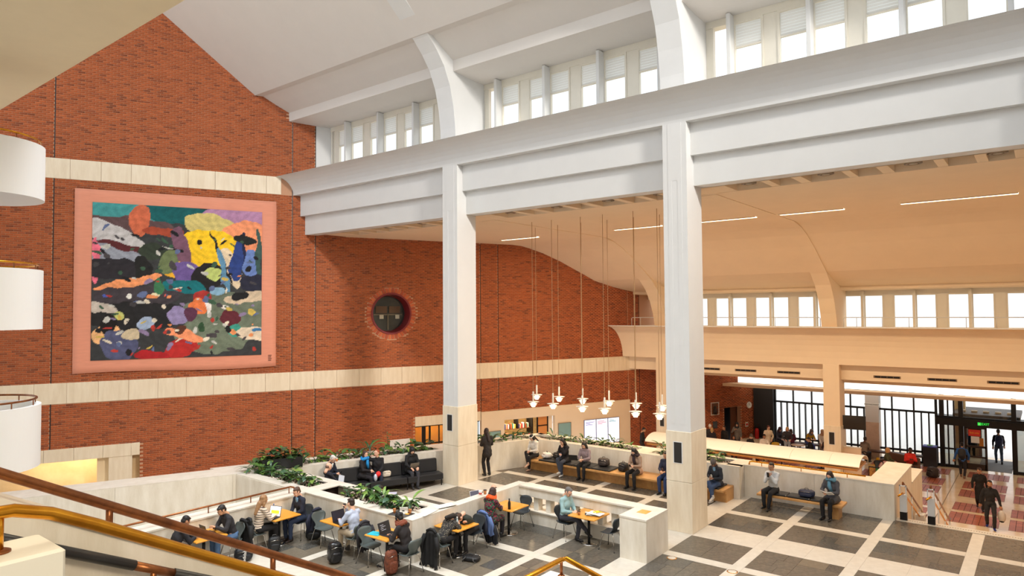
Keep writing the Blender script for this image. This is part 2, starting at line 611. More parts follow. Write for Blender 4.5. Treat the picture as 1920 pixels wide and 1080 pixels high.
# high windows
FINS = [8.985 + 2.13 * i for i in range(-4, 8)]
slat_me = MB().xbox(Matrix.Rotation(math.radians(62), 4, 'Y'), 0.036, 0.36, 0.006).mesh('slat', mat('slat_white', (236, 236, 232), 0.5))
pane_me = MB().box(-0.004, 0.004, -0.38, 0.38, -1.13, 1.13).mesh('pane', GLASS)
for wi, (ya, yb) in enumerate(((16.88, 25.3), (8.36, 16.16), (-0.16, 7.64))):
    win = thing('window_%d' % (wi + 2), ('high window band nearest the brick wall', 'high window band between the two roof ribs', 'high window band at the upper right')[wi], None, (18.95, 0, 13.06), 0, kind='structure')
    fr = MB()
    fr.box(-0.05, 0.25, ya, yb, 1.12, 1.34)
    fr.box(-0.05, 0.25, ya, yb, -1.2, -1.1)
    edges = [ya, yb]
    for f in FINS:
        c = f + 1.065
        if ya < c < yb: edges.append(c)
    for c in edges:
        fr.box(-0.02, 0.12, max(ya, c - 0.2), min(yb, c + 0.2), -1.1, 1.12)
        for s_ in (-1, 1):
            e = c + s_ * 0.215
            if ya < e < yb: fr.box(-0.05, 0.1, e - 0.02, e + 0.02, -1.1, 1.12)
    fr.build('frame', FRAMEW, win)
    for f in FINS:
        if ya - 0.1 < f < yb + 0.1 and f + 0.05 < yb:
            MB().box(-0.36, 0.02, f - 0.055, f + 0.055, -1.15, 1.3, b=0.008).build('mullion_fin', WHITE, win)
        for s_ in (-1, 1):
            c = f + s_ * 0.45
            if ya + 0.35 < c < yb - 0.35:
                linkmesh('pane', pane_me, win, (0.06, c, 0))
                MB().box(-0.04, 0.06, c - 0.40, c + 0.40, 1.06, 1.12).box(-0.04, 0.06, c - 0.40, c - 0.36, -1.1, 1.06).box(-0.04, 0.06, c + 0.36, c + 0.40, -1.1, 1.06) \
                    .box(-0.03, 0.04, c - 0.36, c + 0.36, 0.36, 0.40).build('sash', FRAMEW, win)
                for q in range(8):
                    linkmesh('slat', slat_me, win, (0.0, c, 0.44 + q * 0.082))
# reveal panel between brick and the first high window
struct('trim_1', MB().add([tuple(wp(u_of(18.31), 0, 11.9)), (19.0, wy(19.0) - 0.0, 11.9), (19.0, wy(19.0), 14.4), tuple(wp(u_of(18.31), 0, 14.4))], [(0, 1, 2, 3)]), WHITE, 'white reveal panel between brick wall and the first high window')
# neighbouring wing seen through the middle windows
struct('wall_outer', MB().box(25, 26, 6.5, 16.2, 10.6, 14.0), mat('outer_render', (214, 204, 184), 0.9), 'pale wing of the building outside the high windows')

# the stepped white beam over the columns
cove = [(16.72, 11.95)] + [(16.72 + 0.70 * math.sin(t), 11.18 + 0.0 + 0.77 * math.cos(t)) for t in [math.radians(a) for a in (12, 25, 38, 50, 62, 74, 84)]] + [(17.42, 11.18)]
beam = MB()
beam.sweep(cove + [(17.70, 11.18), (17.70, 10.28), (17.89, 10.28), (17.89, 9.46), (18.4, 9.46), (18.4, 10.4), (19.3, 10.6), (19.3, 11.95)], lambda x: wy(x) + 0.1, -9.0)
struct('trim_2', beam, WHITE, 'white stepped beam with hollow-moulded cornice above the columns')

# low hall ceiling, coffers and gallery
c2 = MB()
top = [(35.9, 9.9), (17.9, 9.9)]
c2.sweep([(19.55, 9.45)] + CEIL[1:] + [(35.9, 10.2), (19.55, 10.2)], lambda x: wy(x) + 0.2, -9.0)
struct('ceiling_low_hall', c2, CREAM, 'warm cream ceiling that curves down to the gallery windows')
cf = MB()
cf.box(18.4, 19.55, -9, 24.9, 9.98, 10.1)
for c in [(-9.0, 24.9)]:
    cf.box(18.36, 18.42, c[0], c[1], 9.46, 9.92)
    cf.box(19.45, 19.55, c[0], c[1], 9.45, 9.92)
HOLES = ((1.01, 2.0), (2.22, 2.79), (3.04, 4.0), (4.2, 4.78), (5.04, 5.98), (6.19, 6.77), (6.99, 7.5))
for b in (-0.53, 7.99, 16.51, 25.03):
    y = b
    for h0, h1 in HOLES:
        cf.box(18.41, 19.46, b - h0, y, 9.46, 9.92)
        y = b - h1
    cf.box(18.41, 19.46, b - 8.52, y, 9.46, 9.92)
struct('ceiling_coffers', cf, CREAM, 'row of recessed coffers under the stepped beam')
for i, y in enumerate((0.8, 2.48, 4.47, 6.48, 9.2, 11.0, 13.0, 15.0, 17.9, 19.5, 21.5)):
    t = thing('downlight', 'small round downlight in the ceiling coffers, %s' % ('first from the view edge', 'second from the view edge', 'third from the view edge', 'nearest past the big column',
        'just beyond the big column', 'second beyond the big column', 'third beyond the big column', 'just before the middle column', 'first past the middle column', 'second past the middle column', 'nearest the brick wall')[i],
        'downlight', (18.98, y, 9.53), 0, 'downlights in the coffers')
    MB().lathe([(0.0, 0.2), (0.12, 0.19), (0.2, 0.03), (0.2, 0.0), (0.13, 0.0), (0.1, 0.06), (0.0, 0.06)], 20).build('ring', mat('lamp_can', (120, 108, 92), 0.4, 0.3), t)
    MB().tube([(0, 0, 0.18), (0, 0, 0.45)], 0.02, 6).build('stem', BLACKM, t)
    MB().lathe([(0.1, -0.004), (0.09, 0.005)], 16).build('lens', mat('dim_lens', (190, 180, 160), 0.3), t)
# linear lights recessed in the cream ceiling
for i, (ya, yb) in enumerate(((0.6, 3.7), (5.4, 7.55), (8.4, 10.7), (12.2, 14.4), (18.4, 20.6))):
    t = thing('strip_light', ('recessed ceiling strip light at the right edge', 'recessed ceiling strip light beside the rib, right of it', 'recessed ceiling strip light just left of the rib', 'recessed ceiling strip light left of the big column', 'recessed ceiling strip light beside the middle column')[i],
              'strip light', (25.3, (ya + yb) / 2, 9.43), 0, 'recessed strip lights in the cream ceiling')
    h = (yb - ya) / 2
    MB().box(-0.09, 0.09, -h, h, -0.0, 0.03).build('diffuser', GLOWS, t)
    MB().box(-0.15, -0.09, -h, h, -0.012, 0.03).box(0.09, 0.15, -h, h, -0.012, 0.03).build('trim_frame', CREAM, t)

for i, yc in enumerate((16.52, 7.99, -0.53)):
    P = [(19.55, 9.43), (27.4, 9.43), (28.4, 9.29), (29.2, 9.05), (30.2, 8.64), (31.3, 8.1), (32.25, 7.6), (32.9, 7.1), (33.4, 6.5), (33.75, 5.8), (33.95, 5.1), (35.8, 5.1), (35.8, 7.2), (34.0, 7.6), (28.0, 9.6), (19.55, 9.6)]
    o = MB().sweep(P, yc + 0.34, yc - 0.34).build('ceiling_rib', CREAM)
    props(o, ('cream ceiling rib curving down behind the hanging lamps', 'cream ceiling rib curving down to the gallery, right of the big column', 'cream ceiling rib past the edge of the view')[i], 'ceiling rib', 'curved ribs of the low hall', 'structure')

gal = MB()
gc = [(32.98, 5.16)] + [(32.98 + 1.02 * math.sin(math.radians(a)), 3.44 + 1.72 * math.cos(math.radians(a))) for a in (10, 20, 30, 40, 50, 60, 70, 80)] + [(34.0, 3.44)]
gal.sweep(gc + [(34.4, 3.44), (34.4, 2.73), (36.2, 2.73), (36.2, 5.16)], lambda x: wy(x) + 0.2, -9)
struct('trim_3', gal, CREAM, 'curved cream gallery front above the entrance')
struct('trim_4', MB().box(32.95, 33.08, -9, 19.2, 5.16, 5.2), WHITE, 'thin white edge along the gallery top')

# gallery windows
winl = thing('window_5', 'long row of bright gallery windows under the curved ceiling', None, (35.8, 0, 0), 0, kind='structure')
fr = MB()
fr.box(-0.06, 0.2, -9, 18.2, 6.72, 6.95)
panel = MB().box(-0.004, 0.004, -0.38, 0.38, 5.0, 6.72).mesh('pane', GLASS)
FL = [9.03 + 2.13 * i for i in range(-6, 5)]
for f in FL:
    c = f + 1.065
    fr.box(-0.04, 0.12, c - 0.2, c + 0.2, 5.0, 6.72)
    MB().box(-0.3, 0.02, f - 0.055, f + 0.055, 5.0, 6.85).build('mullion_fin', FRAMEW, winl)
    for s_ in (-1, 1):
        c = f + s_ * 0.45
        linkmesh('pane', panel, winl, (0.06, c, 0))
        MB().box(-0.04, 0.06, c - 0.42, c - 0.36, 5.0, 6.72).box(-0.04, 0.06, c + 0.36, c + 0.42, 5.0, 6.72).box(-0.04, 0.06, c - 0.36, c + 0.36, 6.62, 6.72).build('sash', FRAMEW, winl)
fr.build('frame', FRAMEW, winl)
for i, (ya, yb) in enumerate(((8.4, 18.3), (-5.0, 7.4))):
    t = thing('railing', ('thin white gallery railing left of the cream rib', 'thin white gallery railing right of the cream rib')[i], 'railing', (34.0, 0, 5.17), 0, 'gallery railings')
    MB().tube([(0, ya, 0), (0, ya, 0.40), (0, ya + 0.05, 0.45), (0, yb - 0.05, 0.45), (0, yb, 0.40), (0, yb, 0)], 0.02, 6).build('top_rail', WHITE, t)
    y = yb - 0.55
    while y > ya + 0.2:
        MB().tube([(0, y, 0), (0, y, 0.45)], 0.014, 6).build('post', WHITE, t)
        y -= 1.04

# ceiling slab over the near-left landing
struct('ceiling_left_landing', MB().box(-8, 6.19, -9, 29.8, 12.0, 12.5), SOFFIT, 'plain tan underside of the floor above at upper left')
# rounded white balconies
for i, (z0, z1, lb) in enumerate(((8.78, 10.08, 'upper round-ended white balcony at the left edge'), (5.66, 7.08, 'middle round-ended white balcony at the left edge'), (2.40, 3.86, 'lowest round-ended white balcony at the left edge, its rail ring seen from above'))):
    t = thing('balcony', lb, 'balcony', (4.68, 19.75, 0), 0, 'round-ended balconies stacked at the left')
    cx = 0
    n = 40
    R = 1.34
    # ends in a half circle toward +x / -y, runs back to -x
    out = [(R * math.cos(math.radians(a)), R * math.sin(math.radians(a))) for a in np.linspace(-110, 70, n)]
    bk = Vector((-0.94, -0.34)).normalized()
    tail = [(out[-1][0] - 6, out[-1][1] - 0.0 + 2.2), (out[0][0] - 6, out[0][1] + 2.2)]
    tail = [(out[-1][0] - 5.6, out[-1][1] + 2.0), (out[0][0] - 5.6, out[0][1] + 2.0)]
    poly = out + tail
    inn = [(p[0] * 0.9, p[1] * 0.9) for p in out] + [(tail[0][0], tail[0][1] - 0.15), (tail[1][0], tail[1][1] + 0.15)]
    q = MB()
    m_ = len(poly)
    vs = [(x, y, z0) for x, y in poly] + [(x, y, z1) for x, y in poly] + [(x, y, z1) for x, y in inn] + [(x, y, z0 + 0.3) for x, y in inn]
    fs = [tuple(range(m_ - 1, -1, -1)), tuple(range(3 * m_, 4 * m_))]
    for a in range(m_):
        b = (a + 1) % m_
        for L in range(3):
            fs.append((L * m_ + a, L * m_ + b, (L + 1) * m_ + b, (L + 1) * m_ + a))
    q.add(vs, fs, 0)
    o = q.build('parapet', BALC, t)
    path = [(x * 0.93, y * 0.93, z1 + 0.14) for x, y in out]
    path = path + [(tail[0][0], tail[0][1] - 0.1, z1 + 0.14)]
    MB().tube(path, 0.024, 8).build('handrail', BRONZE if i == 2 else BRASS, t)
    for a in (2, 9, 16, 23, 30, 37):
        x, y = out[a]
        MB().tube([(x * 0.93, y * 0.93, z1 - 0.02), (x * 0.93, y * 0.93, z1 + 0.14)], 0.014, 6).build('post', BRONZE, t)

struct('wall_left', MB().box(-8.4, -8.2, -9, 30, -3, 12.4), WHITE, 'plain wall on the far left side of the hall, out of view')
struct('wall_near', MB().box(-8.4, 22, -9.4, -9.2, -3, 12.4), WHITE, 'plain wall behind the camera, out of view')
# ================================================================ COLUMNS
CLAB = {(17.42, 7.64): 'large white square column nearest the view, stone-clad foot', (17.42, 16.16): 'middle white square column between sofa and standing woman',
        (34.0, 7.64): 'cream column by the cafe with a wall screen beside it', (34.0, 16.16): 'cream column at the far end behind the hanging lamps', (17.42, -0.89): 'white square column past the view edge'}


def column(x0, y0, zb, zt, mt, vis=True):
    t = thing('column', CLAB[(x0, y0)], 'column', (x0, y0, zb), 0, None, 'structure')
    h = zt - zb
    q = MB().box(0, 0.98, 0, 0.70, 2.7, h)
    # shallow slot up the face
    q.box(-0.006, 0.0, 0.15, 0.27, 2.9, h)
    q.box(-0.006, 0.0, 0.44, 0.55, 2.9, h)
    q.box(-0.006, 0.0, 0.27, 0.44, h - 1.6, h)
    q.build('shaft', mt, t)
    p = 0.02
    for (a, b) in ((0.0, 1.35), (1.35, 2.71)):
        MB().box(-p, 1.0, -p, 0.72, a + (0.0 if a == 0 else 0.004), b - 0.004, b=0.006).build('stone_cladding', TRAV, t)
    g = MB().box(-p - 0.012, -p, 0.26, 0.48, 1.86, 2.41)
    g.build('speaker_grille', mat('grille_black', (38, 36, 35), 0.6), t)
    MB().box(-p - 0.008, -p, 0.235, 0.505, 1.84, 2.43).build('grille_frame', WHITE, t)
    return t


column(17.42, 7.64, 0, 11.18, WHITE)
column(17.42, 16.16, 0, 11.18, WHITE)
column(17.42, -0.89, 0, 11.18, WHITE)
column(34.0, 7.64, -2.1, 3.44, CREAM)
column(34.0, 16.16, -2.1, 3.44, CREAM)
# ================================================================ UPPER FLOOR
XL = [9.37 + 8.52 * i for i in range(-1, 2)]
YL = [7.99 + 8.52 * i for i in range(-2, 2)]


def cells(lines, wide, narrow, lo, hi):
    """dark intervals and light strips of one direction of the paving grid"""
    st = []
    for c in lines:
        st.append((c - wide / 2, c + wide / 2))
        for k in (1, 2, 3):
            st.append((c + 2.13 * k - narrow / 2, c + 2.13 * k + narrow / 2))
    st = sorted(s for s in st if s[1] > lo and s[0] < hi)
    dk = [(a[1], b[0]) for a, b in zip(st, st[1:])]
    return dk, st


DX, LX = cells(XL, 1.08, 0.33, 6.0, 22.6)
DY, LY = cells(YL, 0.72, 0.28, -3.0, 18.0)


def floor_ok(x, y, m=0.0):
    if x > 22.05 + m: return False
    if WN.x * x + WN.y * y > 22.75: return False
    if x < 11.39 and y > 16.5: return False
    if 11.5 < x < 12.7 and y > 12.3: return False
    if x < 8.2 and y > 12.5 and False: return False
    if x > 21.6 and y > 7.9: return False
    return True


fl = thing('floor', 'grey stone floor with pale stone grid in the hall', None, (0, 0, 0), kind='structure')
base = MB()
base.prism([(-3, -9), (22.05, -9), (22.05, 7.8), (21.5, 7.9), (21.5, wy(21.5, 23.1)), (11.4, wy(11.4, 22.83)), (11.4, 16.39), (-3, 16.39)], -0.35, -0.012)
base.build('bed', GROUT, fl)
DMATS = (DARKST, DARKST, DARKST2, DARKST3, DARKST, DARKST)
DARKST.node_tree.nodes['Principled BSDF']
pc = 0
far_st = MB()
cand = []
for (xa, xb) in DX:
    for (ya, yb) in DY:
        nx = 3
        for i in range(nx):
            x0, x1 = xa + (xb - xa) * i / nx, xa + (xb - xa) * (i + 1) / nx
            mid = (ya + yb) / 2
            for (y0, y1) in ((ya, mid), (mid, yb)):
                if random.random() < 0.55:
                    c = y0 + (y1 - y0) * random.choice((0.35, 0.5, 0.65))
                    parts = ((y0, c), (c, y1))
                else:
                    parts = ((y0, y1),)
                for (p, q) in parts:
                    if floor_ok((x0 + x1) / 2, (p + q) / 2): cand.append((x0, x1, p, q))
cand.sort(key=lambda r: math.hypot(r[0], r[2]) + (30 if (r[2] < -1.0 or r[0] < 8.5) else 0))
stone_meshes = {}
for r in cand[:300]:
    x0, x1, p, q = r
    mt = random.choice(DMATS)
    key = (round(x1 - x0, 2), round(q - p, 2), mt.name)
    if key not in stone_meshes:
        a, b = (x1 - x0) / 2 - 0.003, (q - p) / 2 - 0.003
        stone_meshes[key] = MB().box(-a, a, -b, b, -0.03, 0.0).mesh('paving_stone', mt)
    linkmesh('paving_stone', stone_meshes[key], fl, ((x0 + x1) / 2, (p + q) / 2, random.uniform(-0.0015, 0)))
if cand[300:]:
    q_ = MB()
    for r in cand[300:]:
        q_.box(r[0] + 0.003, r[1] - 0.003, r[2] + 0.003, r[3] - 0.003, -0.03, 0)
    q_.build('paving_stones_beyond', DARKST, fl, 'stuff')
light_meshes = {}


def light_slab(x0, x1, y0, y1):
    if not floor_ok((x0 + x1) / 2, (y0 + y1) / 2): return
    key = (round(x1 - x0, 2), round(y1 - y0, 2))
    if key not in light_meshes:
        a, b = (x1 - x0) / 2 - 0.0015, (y1 - y0) / 2 - 0.0015
        light_meshes[key] = MB().box(-a, a, -b, b, -0.03, 0.0).mesh('pale_slab', LIGHTST)
    linkmesh('pale_slab', light_meshes[key], fl, ((x0 + x1) / 2, (y0 + y1) / 2, 0))


for (ya, yb) in LY:
    for (xa, xb) in DX:
        m_ = (xa + xb) / 2
        light_slab(xa, xb, ya, yb)
for (xa, xb) in LX:
    for (ya, yb) in DY:
        m_ = (ya + yb) / 2
        light_slab(xa, xb, ya, m_)
        light_slab(xa, xb, m_, yb)
    for (ya, yb) in LY:
        light_slab(xa, xb, ya, yb)
for i, (x, y) in enumerate(((15.33, 7.33), (15.36, 5.85), (13.6, 7.6))):
    if i < 2:
        t = thing('floor_light', ('round brass floor ring nearer the stone pier', 'round brass floor ring farther from the stone pier')[i], 'floor light', (x + 0.15, y, 0), 0, 'brass rings in the floor')
        MB().lathe([(0.1, 0.0), (0.125, 0.0), (0.125, 0.004), (0.1, 0.004)], 28).build('ring', BRASS, t)
        MB().lathe([(0.1, 0.0045), (0.099, 0.005)], 24).build('lid', LIGHTST, t)

# ================================================================ LOW STONE WALLS
H = 1.02


def low_wall(name, label, poly, h=H, z0=0.0, body=CONC, top=TRAVT, cap=0.035, kind='structure', slabs=None, cat=None, edge=0.0):
    t = thing(name, label, cat, (0, 0, 0), 0, kind=kind)
    MB().prism(poly, z0, h - cap).build('body', body, t)
    MB().prism(poly, h - cap, h).build('coping', top, t)
    return t


# void wall along the brick side, continues behind the sofa: one W-parallel line
def wl(x, d): return (x, wy(x, d))


pw = thing('wall_planter_back', 'long pale stone planter wall running behind the sofa', None, kind='structure')
xs = [5.0, 8.4, 11.3, 14.2, 16.6, 18.6]
for a, b in zip(xs, xs[1:]):
    MB().prism([wl(a + .003, 22.83), wl(b - .003, 22.83), wl(b - .003, 22.95), wl(a + .003, 22.95)], -3, H - 0.03).build('stone_panel', CONC, pw)
    deep = 23.84 if b < 11.5 else 24.35
    if b < 11.5:
        MB().prism([wl(a, 22.83), wl(b, 22.83), wl(b, deep), wl(a, deep)], H - 0.03, H).build('coping', TRAVT, pw)
MB().prism([wl(5.0, 22.95), wl(11.3, 22.95), wl(11.3, 23.84), wl(5.0, 23.84)], -3, H - 0.04).build('body', CONC, pw)
PA, PB = 13.7, 17.0      # planted trough, in x
MB().prism([wl(11.3, 22.83), wl(18.6, 22.83), wl(18.6, 23.15), wl(11.3, 23.15)], H - 0.03, H).build('coping', TRAVT, pw)
MB().prism([wl(11.3, 23.75), wl(22.7, 23.75), wl(22.7, 24.1), wl(11.3, 24.1)], H - 0.03, H).build('coping', TRAVT, pw)
MB().prism([wl(11.3, 23.15), wl(13.3, 23.15), wl(13.3, 23.75), wl(11.3, 23.75)], H - 0.03, H).build('coping', TRAVT, pw)
MB().prism([wl(17.9, 23.15), wl(18.5, 23.15), wl(18.5, 23.75), wl(17.9, 23.75)], H - 0.03, H).build('coping', TRAVT, pw)
MB().prism([wl(11.3, 24.0), wl(22.7, 24.0), wl(22.7, 24.09), wl(11.3, 24.09)], -2.1, H - 0.03).build('body', CONC, pw)
MB().prism([wl(13.3, 23.15), wl(17.9, 23.15), wl(17.9, 23.75), wl(13.3, 23.75)], 0.6, H - 0.08).build('planting_bed', SOIL, pw)

# planter behind the standing woman, then down along the long bench
pb = thing('wall_planter_bench', 'pitted stone planter wall behind the long wooden bench', None, kind='structure')
MB().prism([(18.5, wy(18.5, 22.95)), (21.53, wy(21.53, 23.05)), (21.53, wy(21.53, 23.05) + 0.12), (18.5, wy(18.5, 22.95) + 0.12)], 0, H - 0.03).build('stone_panel', CONC, pb)
Y0 = wy(21.53, 23.05)
MB().prism([(18.4, wy(18.4, 22.95)), (21.53, Y0), (22.0, Y0 + 0.1), (22.0, Y0 + 0.45), (18.4, wy(18.4, 23.35))], H - 0.03, H).build('coping', TRAVT, pb)
for a, b in ((Y0, 13.4), (13.4, 10.6), (10.6, 7.83)):
    MB().box(21.53, 21.65, b + .003, a - .003, 0, H - 0.03).build('stone_panel', CONC, pb)
MB().box(21.53, 21.85, 7.83, Y0, H - 0.03, H).build('coping', TRAVT, pb)
MB().box(22.45, 22.7, 7.83, Y0 + 0.6, -2.1, H).build('outer_face', CONC, pb)
MB().box(21.85, 22.45, 10.9, 11.7, H - 0.03, H).build('coping', TRAVT, pb)
MB().box(21.65, 22.45, 7.83, 8.3, 0, H).build('coping', TRAVT, pb)
MB().box(21.65, 22.45, 8.3, Y0 + 0.2, 0.5, H - 0.08).build('planting_bed', SOIL, pb)
MB().prism([(18.5, wy(18.5, 23.35)), (22.0, wy(22.0, 23.35)), (22.6, wy(22.6, 23.75)), (18.5, wy(18.5, 23.75))], 0.5, H - 0.08).build('planting_bed', SOIL, pb)

w2 = thing('wall_bench_right', 'pitted stone wall behind the bench with the scarfed woman', None, kind='structure')
for a, b in ((7.83, 5.7), (5.7, 3.56)):
    MB().box(21.95, 22.3, b + .003, a - .003, 0, H - 0.03).build('stone_panel', CONC, w2)
MB().box(21.94, 22.62, 4.27, 7.83, H - 0.03, H).build('coping', TRAVT, w2)
MB().box(22.3, 22.6, 3.58, 7.83, -2.1, H - 0.03).build('outer_face', CONC, w2)
# end cheek beside the steps
MB().box(22.0, 25.1, 3.57, 4.25, -2.1, H - 0.04).build('cheek', TRAV, w2)
MB().box(21.94, 25.14, 3.55, 4.27, H - 0.04, H - 0.0).build('coping', TRAVT, w2)
MB().box(25.14, 27.3, 3.57, 4.25, -2.1, 0.42).build('cheek', TRAV, w2)
MB().box(25.14, 27.34, 3.55, 4.27, 0.42, 0.46).build('coping', TRAVT, w2)

# seating enclosure
low_wall('wall_seating_back', 'stone wall with cups and papers between cafe tables and terrace', [(11.4, 12.08), (15.94, 12.08), (15.94, 12.37), (11.4, 12.37)])
bal = thing('balustrade', 'stone balustrade with square openings beside the blue-shirted man', 'balustrade', (0, 0, 0), 0, kind='structure')
MB().box(15.60, 15.94, 8.35, 12.08, H - 0.28, H - 0.04).build('top_beam', CONC, bal)
MB().box(15.57, 15.97, 8.35, 12.10, H - 0.04, H).build('coping', TRAVT, bal)
MB().box(15.60, 15.94, 8.35, 12.08, 0, 0.34).build('base', CONC, bal)
MB().box(15.56, 15.94, 8.35, 12.08, 0.34, 0.37).build('ledge', TRAVT, bal)
for i in range(9):
    y = 8.52 + i * 0.42
    MB().box(15.66, 15.88, y, y + 0.16, 0.37, H - 0.28, b=0.006).build('baluster', CONC, bal)
pier = thing('pier', 'square stone pier with a wooden inset on top', 'pier', (0, 0, 0), 0, kind='structure')
MB().box(14.76, 15.92, 7.63, 8.35, 0, H - 0.04).build('body', CONC, pier)
MB().box(14.75, 15.93, 7.62, 8.36, H - 0.04, H).build('cap', TRAVT, pier)
MB().box(15.2, 15.5, 7.86, 8.12, H, H + 0.006).build('wood_inset', WOOD, pier)

# planter between cafe tables and sofa terrace
pl = thing('wall_planter_middle', 'broad stone planter between cafe tables and sofa', None, kind='structure')
ye = wy(11.4, 22.83)
for a, b in ((12.37, 14.3), (14.3, 16.4)):
    MB().box(11.40, 11.55, a, b - .004, 0, H - 0.03).build('stone_panel', CONC, pl)
MB().box(11.38, 11.55, 16.4, ye, -3, H - 0.03).build('stone_panel', CONC, pl)
MB().box(11.39, 11.78, 12.37, ye, H - 0.03, H).build('coping', TRAVT, pl)
MB().box(12.45, 12.75, 12.37, wy(12.5, 22.83), H - 0.03, H).build('coping', TRAVT, pl)
MB().box(12.62, 12.75, 12.37, wy(12.5, 22.83), 0, H - 0.03).build('stone_panel', CONC, pl)
MB().box(11.78, 12.45, 12.37, 12.62, H - 0.03, H).build('coping', TRAVT, pl)
MB().box(11.78, 12.45, 16.25, 16.75, H - 0.03, H).build('coping', TRAVT, pl)
MB().box(11.55, 12.62, 12.37, 15.55, 0.4, H - 0.08).build('planting_bed', SOIL, pl)
MB().box(11.55, 12.62, 16.5, ye - 0.4, 0.4, H - 0.08).build('planting_bed', SOIL, pl)
MB().box(11.55, 12.62, 15.5, 16.5, 0.1, 0.15).build('pit_floor', BLACKP, pl)

# parapet with handrail beside the stair void
pp = low_wall('wall_parapet', 'low parapet with a bronze handrail behind the table row', [(3.0, 16.39), (11.38, 16.39), (11.38, 16.55), (3.0, 16.55)], H - 0.02)
MB().box(3.0, 11.38, 16.36, 16.95, H - 0.04, H + 0.0).build('coping', TRAVT, pp)
MB().box(3.0, 11.38, 16.6, 16.93, -3, H - 0.04).build('body', CONC, pp)
hr = thing('handrail', 'thin bronze handrail on the parapet behind the table row', 'handrail', (0, 16.62, H))
MB().tube([(11.25, 0, 0.02), (11.2, 0, 0.13), (11.1, 0, 0.17), (4.0, 0, 0.17)], 0.025, 8).build('rail', BRONZE, hr)
for x in (11.05, 9.9, 8.75, 7.6, 6.45, 5.3):
    MB().tube([(x, 0, 0), (x, 0, 0.16)], 0.014, 6).build('post', BRONZE, hr)
# floor deep inside the stair void and behind it
struct('floor_lower_left', MB().prism([(-4, 16.95), (11.38, 16.95), (11.38, wy(11.38, 22.83)), (-4, wy(-4, 22.83))], -3.1, -3.0), LIGHTST, 'floor at the bottom of the stair void')
struct('floor_corridor', MB().prism([wl(-4, 23.8), wl(26, 23.8), wl(26, 33.4), wl(-4, 33.4)], -2.2, -2.1), LIGHTST, 'corridor floor along the brick wall')

# lit recess at the lower left
rc = thing('wall_recess', 'warm lit recess under the stone lintel at lower left', None, WO, WA, kind='structure')
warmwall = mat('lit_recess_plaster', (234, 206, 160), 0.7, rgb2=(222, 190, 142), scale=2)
u1 = u_of(12.07)
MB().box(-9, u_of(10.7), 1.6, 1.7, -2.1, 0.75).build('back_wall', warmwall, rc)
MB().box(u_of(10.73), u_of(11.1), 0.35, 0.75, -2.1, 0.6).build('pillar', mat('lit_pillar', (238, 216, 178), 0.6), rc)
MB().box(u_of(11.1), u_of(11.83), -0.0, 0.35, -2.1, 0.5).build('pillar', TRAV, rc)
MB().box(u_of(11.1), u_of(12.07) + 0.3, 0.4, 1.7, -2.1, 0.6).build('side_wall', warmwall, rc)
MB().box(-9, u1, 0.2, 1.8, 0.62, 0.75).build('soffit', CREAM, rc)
area('recess_lamp', wp(-2.4, 0.9, 0.55), wp(-2.4, 1.1, -2), 3.0, 0.3, 55, (1.0, 0.8, 0.54), 180, WD)
# doorway behind the middle column
dr = thing('door_1', 'glazed doorway with orange light behind the middle column', None, WO, WA, kind='structure')
ua, ub = u_of(22.61), u_of(25.8)
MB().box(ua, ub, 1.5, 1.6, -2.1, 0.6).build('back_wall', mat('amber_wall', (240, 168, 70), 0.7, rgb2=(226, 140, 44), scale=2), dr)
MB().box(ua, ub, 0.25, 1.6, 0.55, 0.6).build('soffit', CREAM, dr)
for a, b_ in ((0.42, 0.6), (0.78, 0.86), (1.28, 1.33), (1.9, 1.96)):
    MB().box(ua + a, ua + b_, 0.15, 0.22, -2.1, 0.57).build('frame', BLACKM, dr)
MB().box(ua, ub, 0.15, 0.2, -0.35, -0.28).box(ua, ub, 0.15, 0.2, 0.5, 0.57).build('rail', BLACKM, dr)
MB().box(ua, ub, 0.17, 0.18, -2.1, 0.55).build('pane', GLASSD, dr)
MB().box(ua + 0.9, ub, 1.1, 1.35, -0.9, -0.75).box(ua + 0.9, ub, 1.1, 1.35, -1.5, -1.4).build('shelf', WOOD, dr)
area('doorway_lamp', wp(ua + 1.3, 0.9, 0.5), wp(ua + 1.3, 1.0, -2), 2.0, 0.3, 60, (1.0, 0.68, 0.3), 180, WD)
sg = thing('sign_board', 'blank white board fixed low on the brick wall', 'board', wp(u_of(21.47), -0.03, 0), WA)
MB().box(0, 0.98, -0.02, 0.02, -0.75, 0.05, b=0.008).build('board', WHITE, sg)
for x in (0.1, 0.88):
    for z in (-0.68, -0.02): MB().box(x, x + 0.02, -0.03, -0.02, z - 0.01, z + 0.01).build('screw', BLACKM, sg)

# ================================================================ BOOKSHOP PARTITION
pt = thing('wall_shop', 'cream partition with the shop window and screens', None, WO, WA, kind='structure')
u0, u1 = u_of(25.8), u_of(34.36)
ws0, ws1 = u_of(26.98), u_of(29.75)
SHOPW = mat('shop_plaster', (228, 206, 178), 0.8, var=0.02, scale=1)
MB().box(u0, ws0, -0.12, 0.1, -2.1, 1.0).box(ws1, u1, -0.12, 0.1, -2.1, 1.0).box(ws0, ws1, -0.12, 0.1, 0.5, 1.0).box(ws0, ws1, -0.12, 0.1, -2.1, -1.3).build('panel', SHOPW, pt)
sh = thing('bookcase', 'bookshop shelves with rows of colourful book spines behind the shop window', 'bookcase', wp(ws0, 0, 0), WA)
L = ws1 - ws0
MB().box(-0.3, L + 0.6, 1.5, 1.6, -2.1, 0.7).build('back_panel', mat('shop_backlit', (196, 160, 96), 0.7, rgb2=(150, 116, 66), scale=9, bump=0.2), sh)
for z in (-0.95, -0.52, -0.1):
    MB().box(0, L * 0.62, 0.5, 0.85, z - 0.03, z).build('shelf', mat('shop_shelf', (120, 72, 34), 0.5), sh)
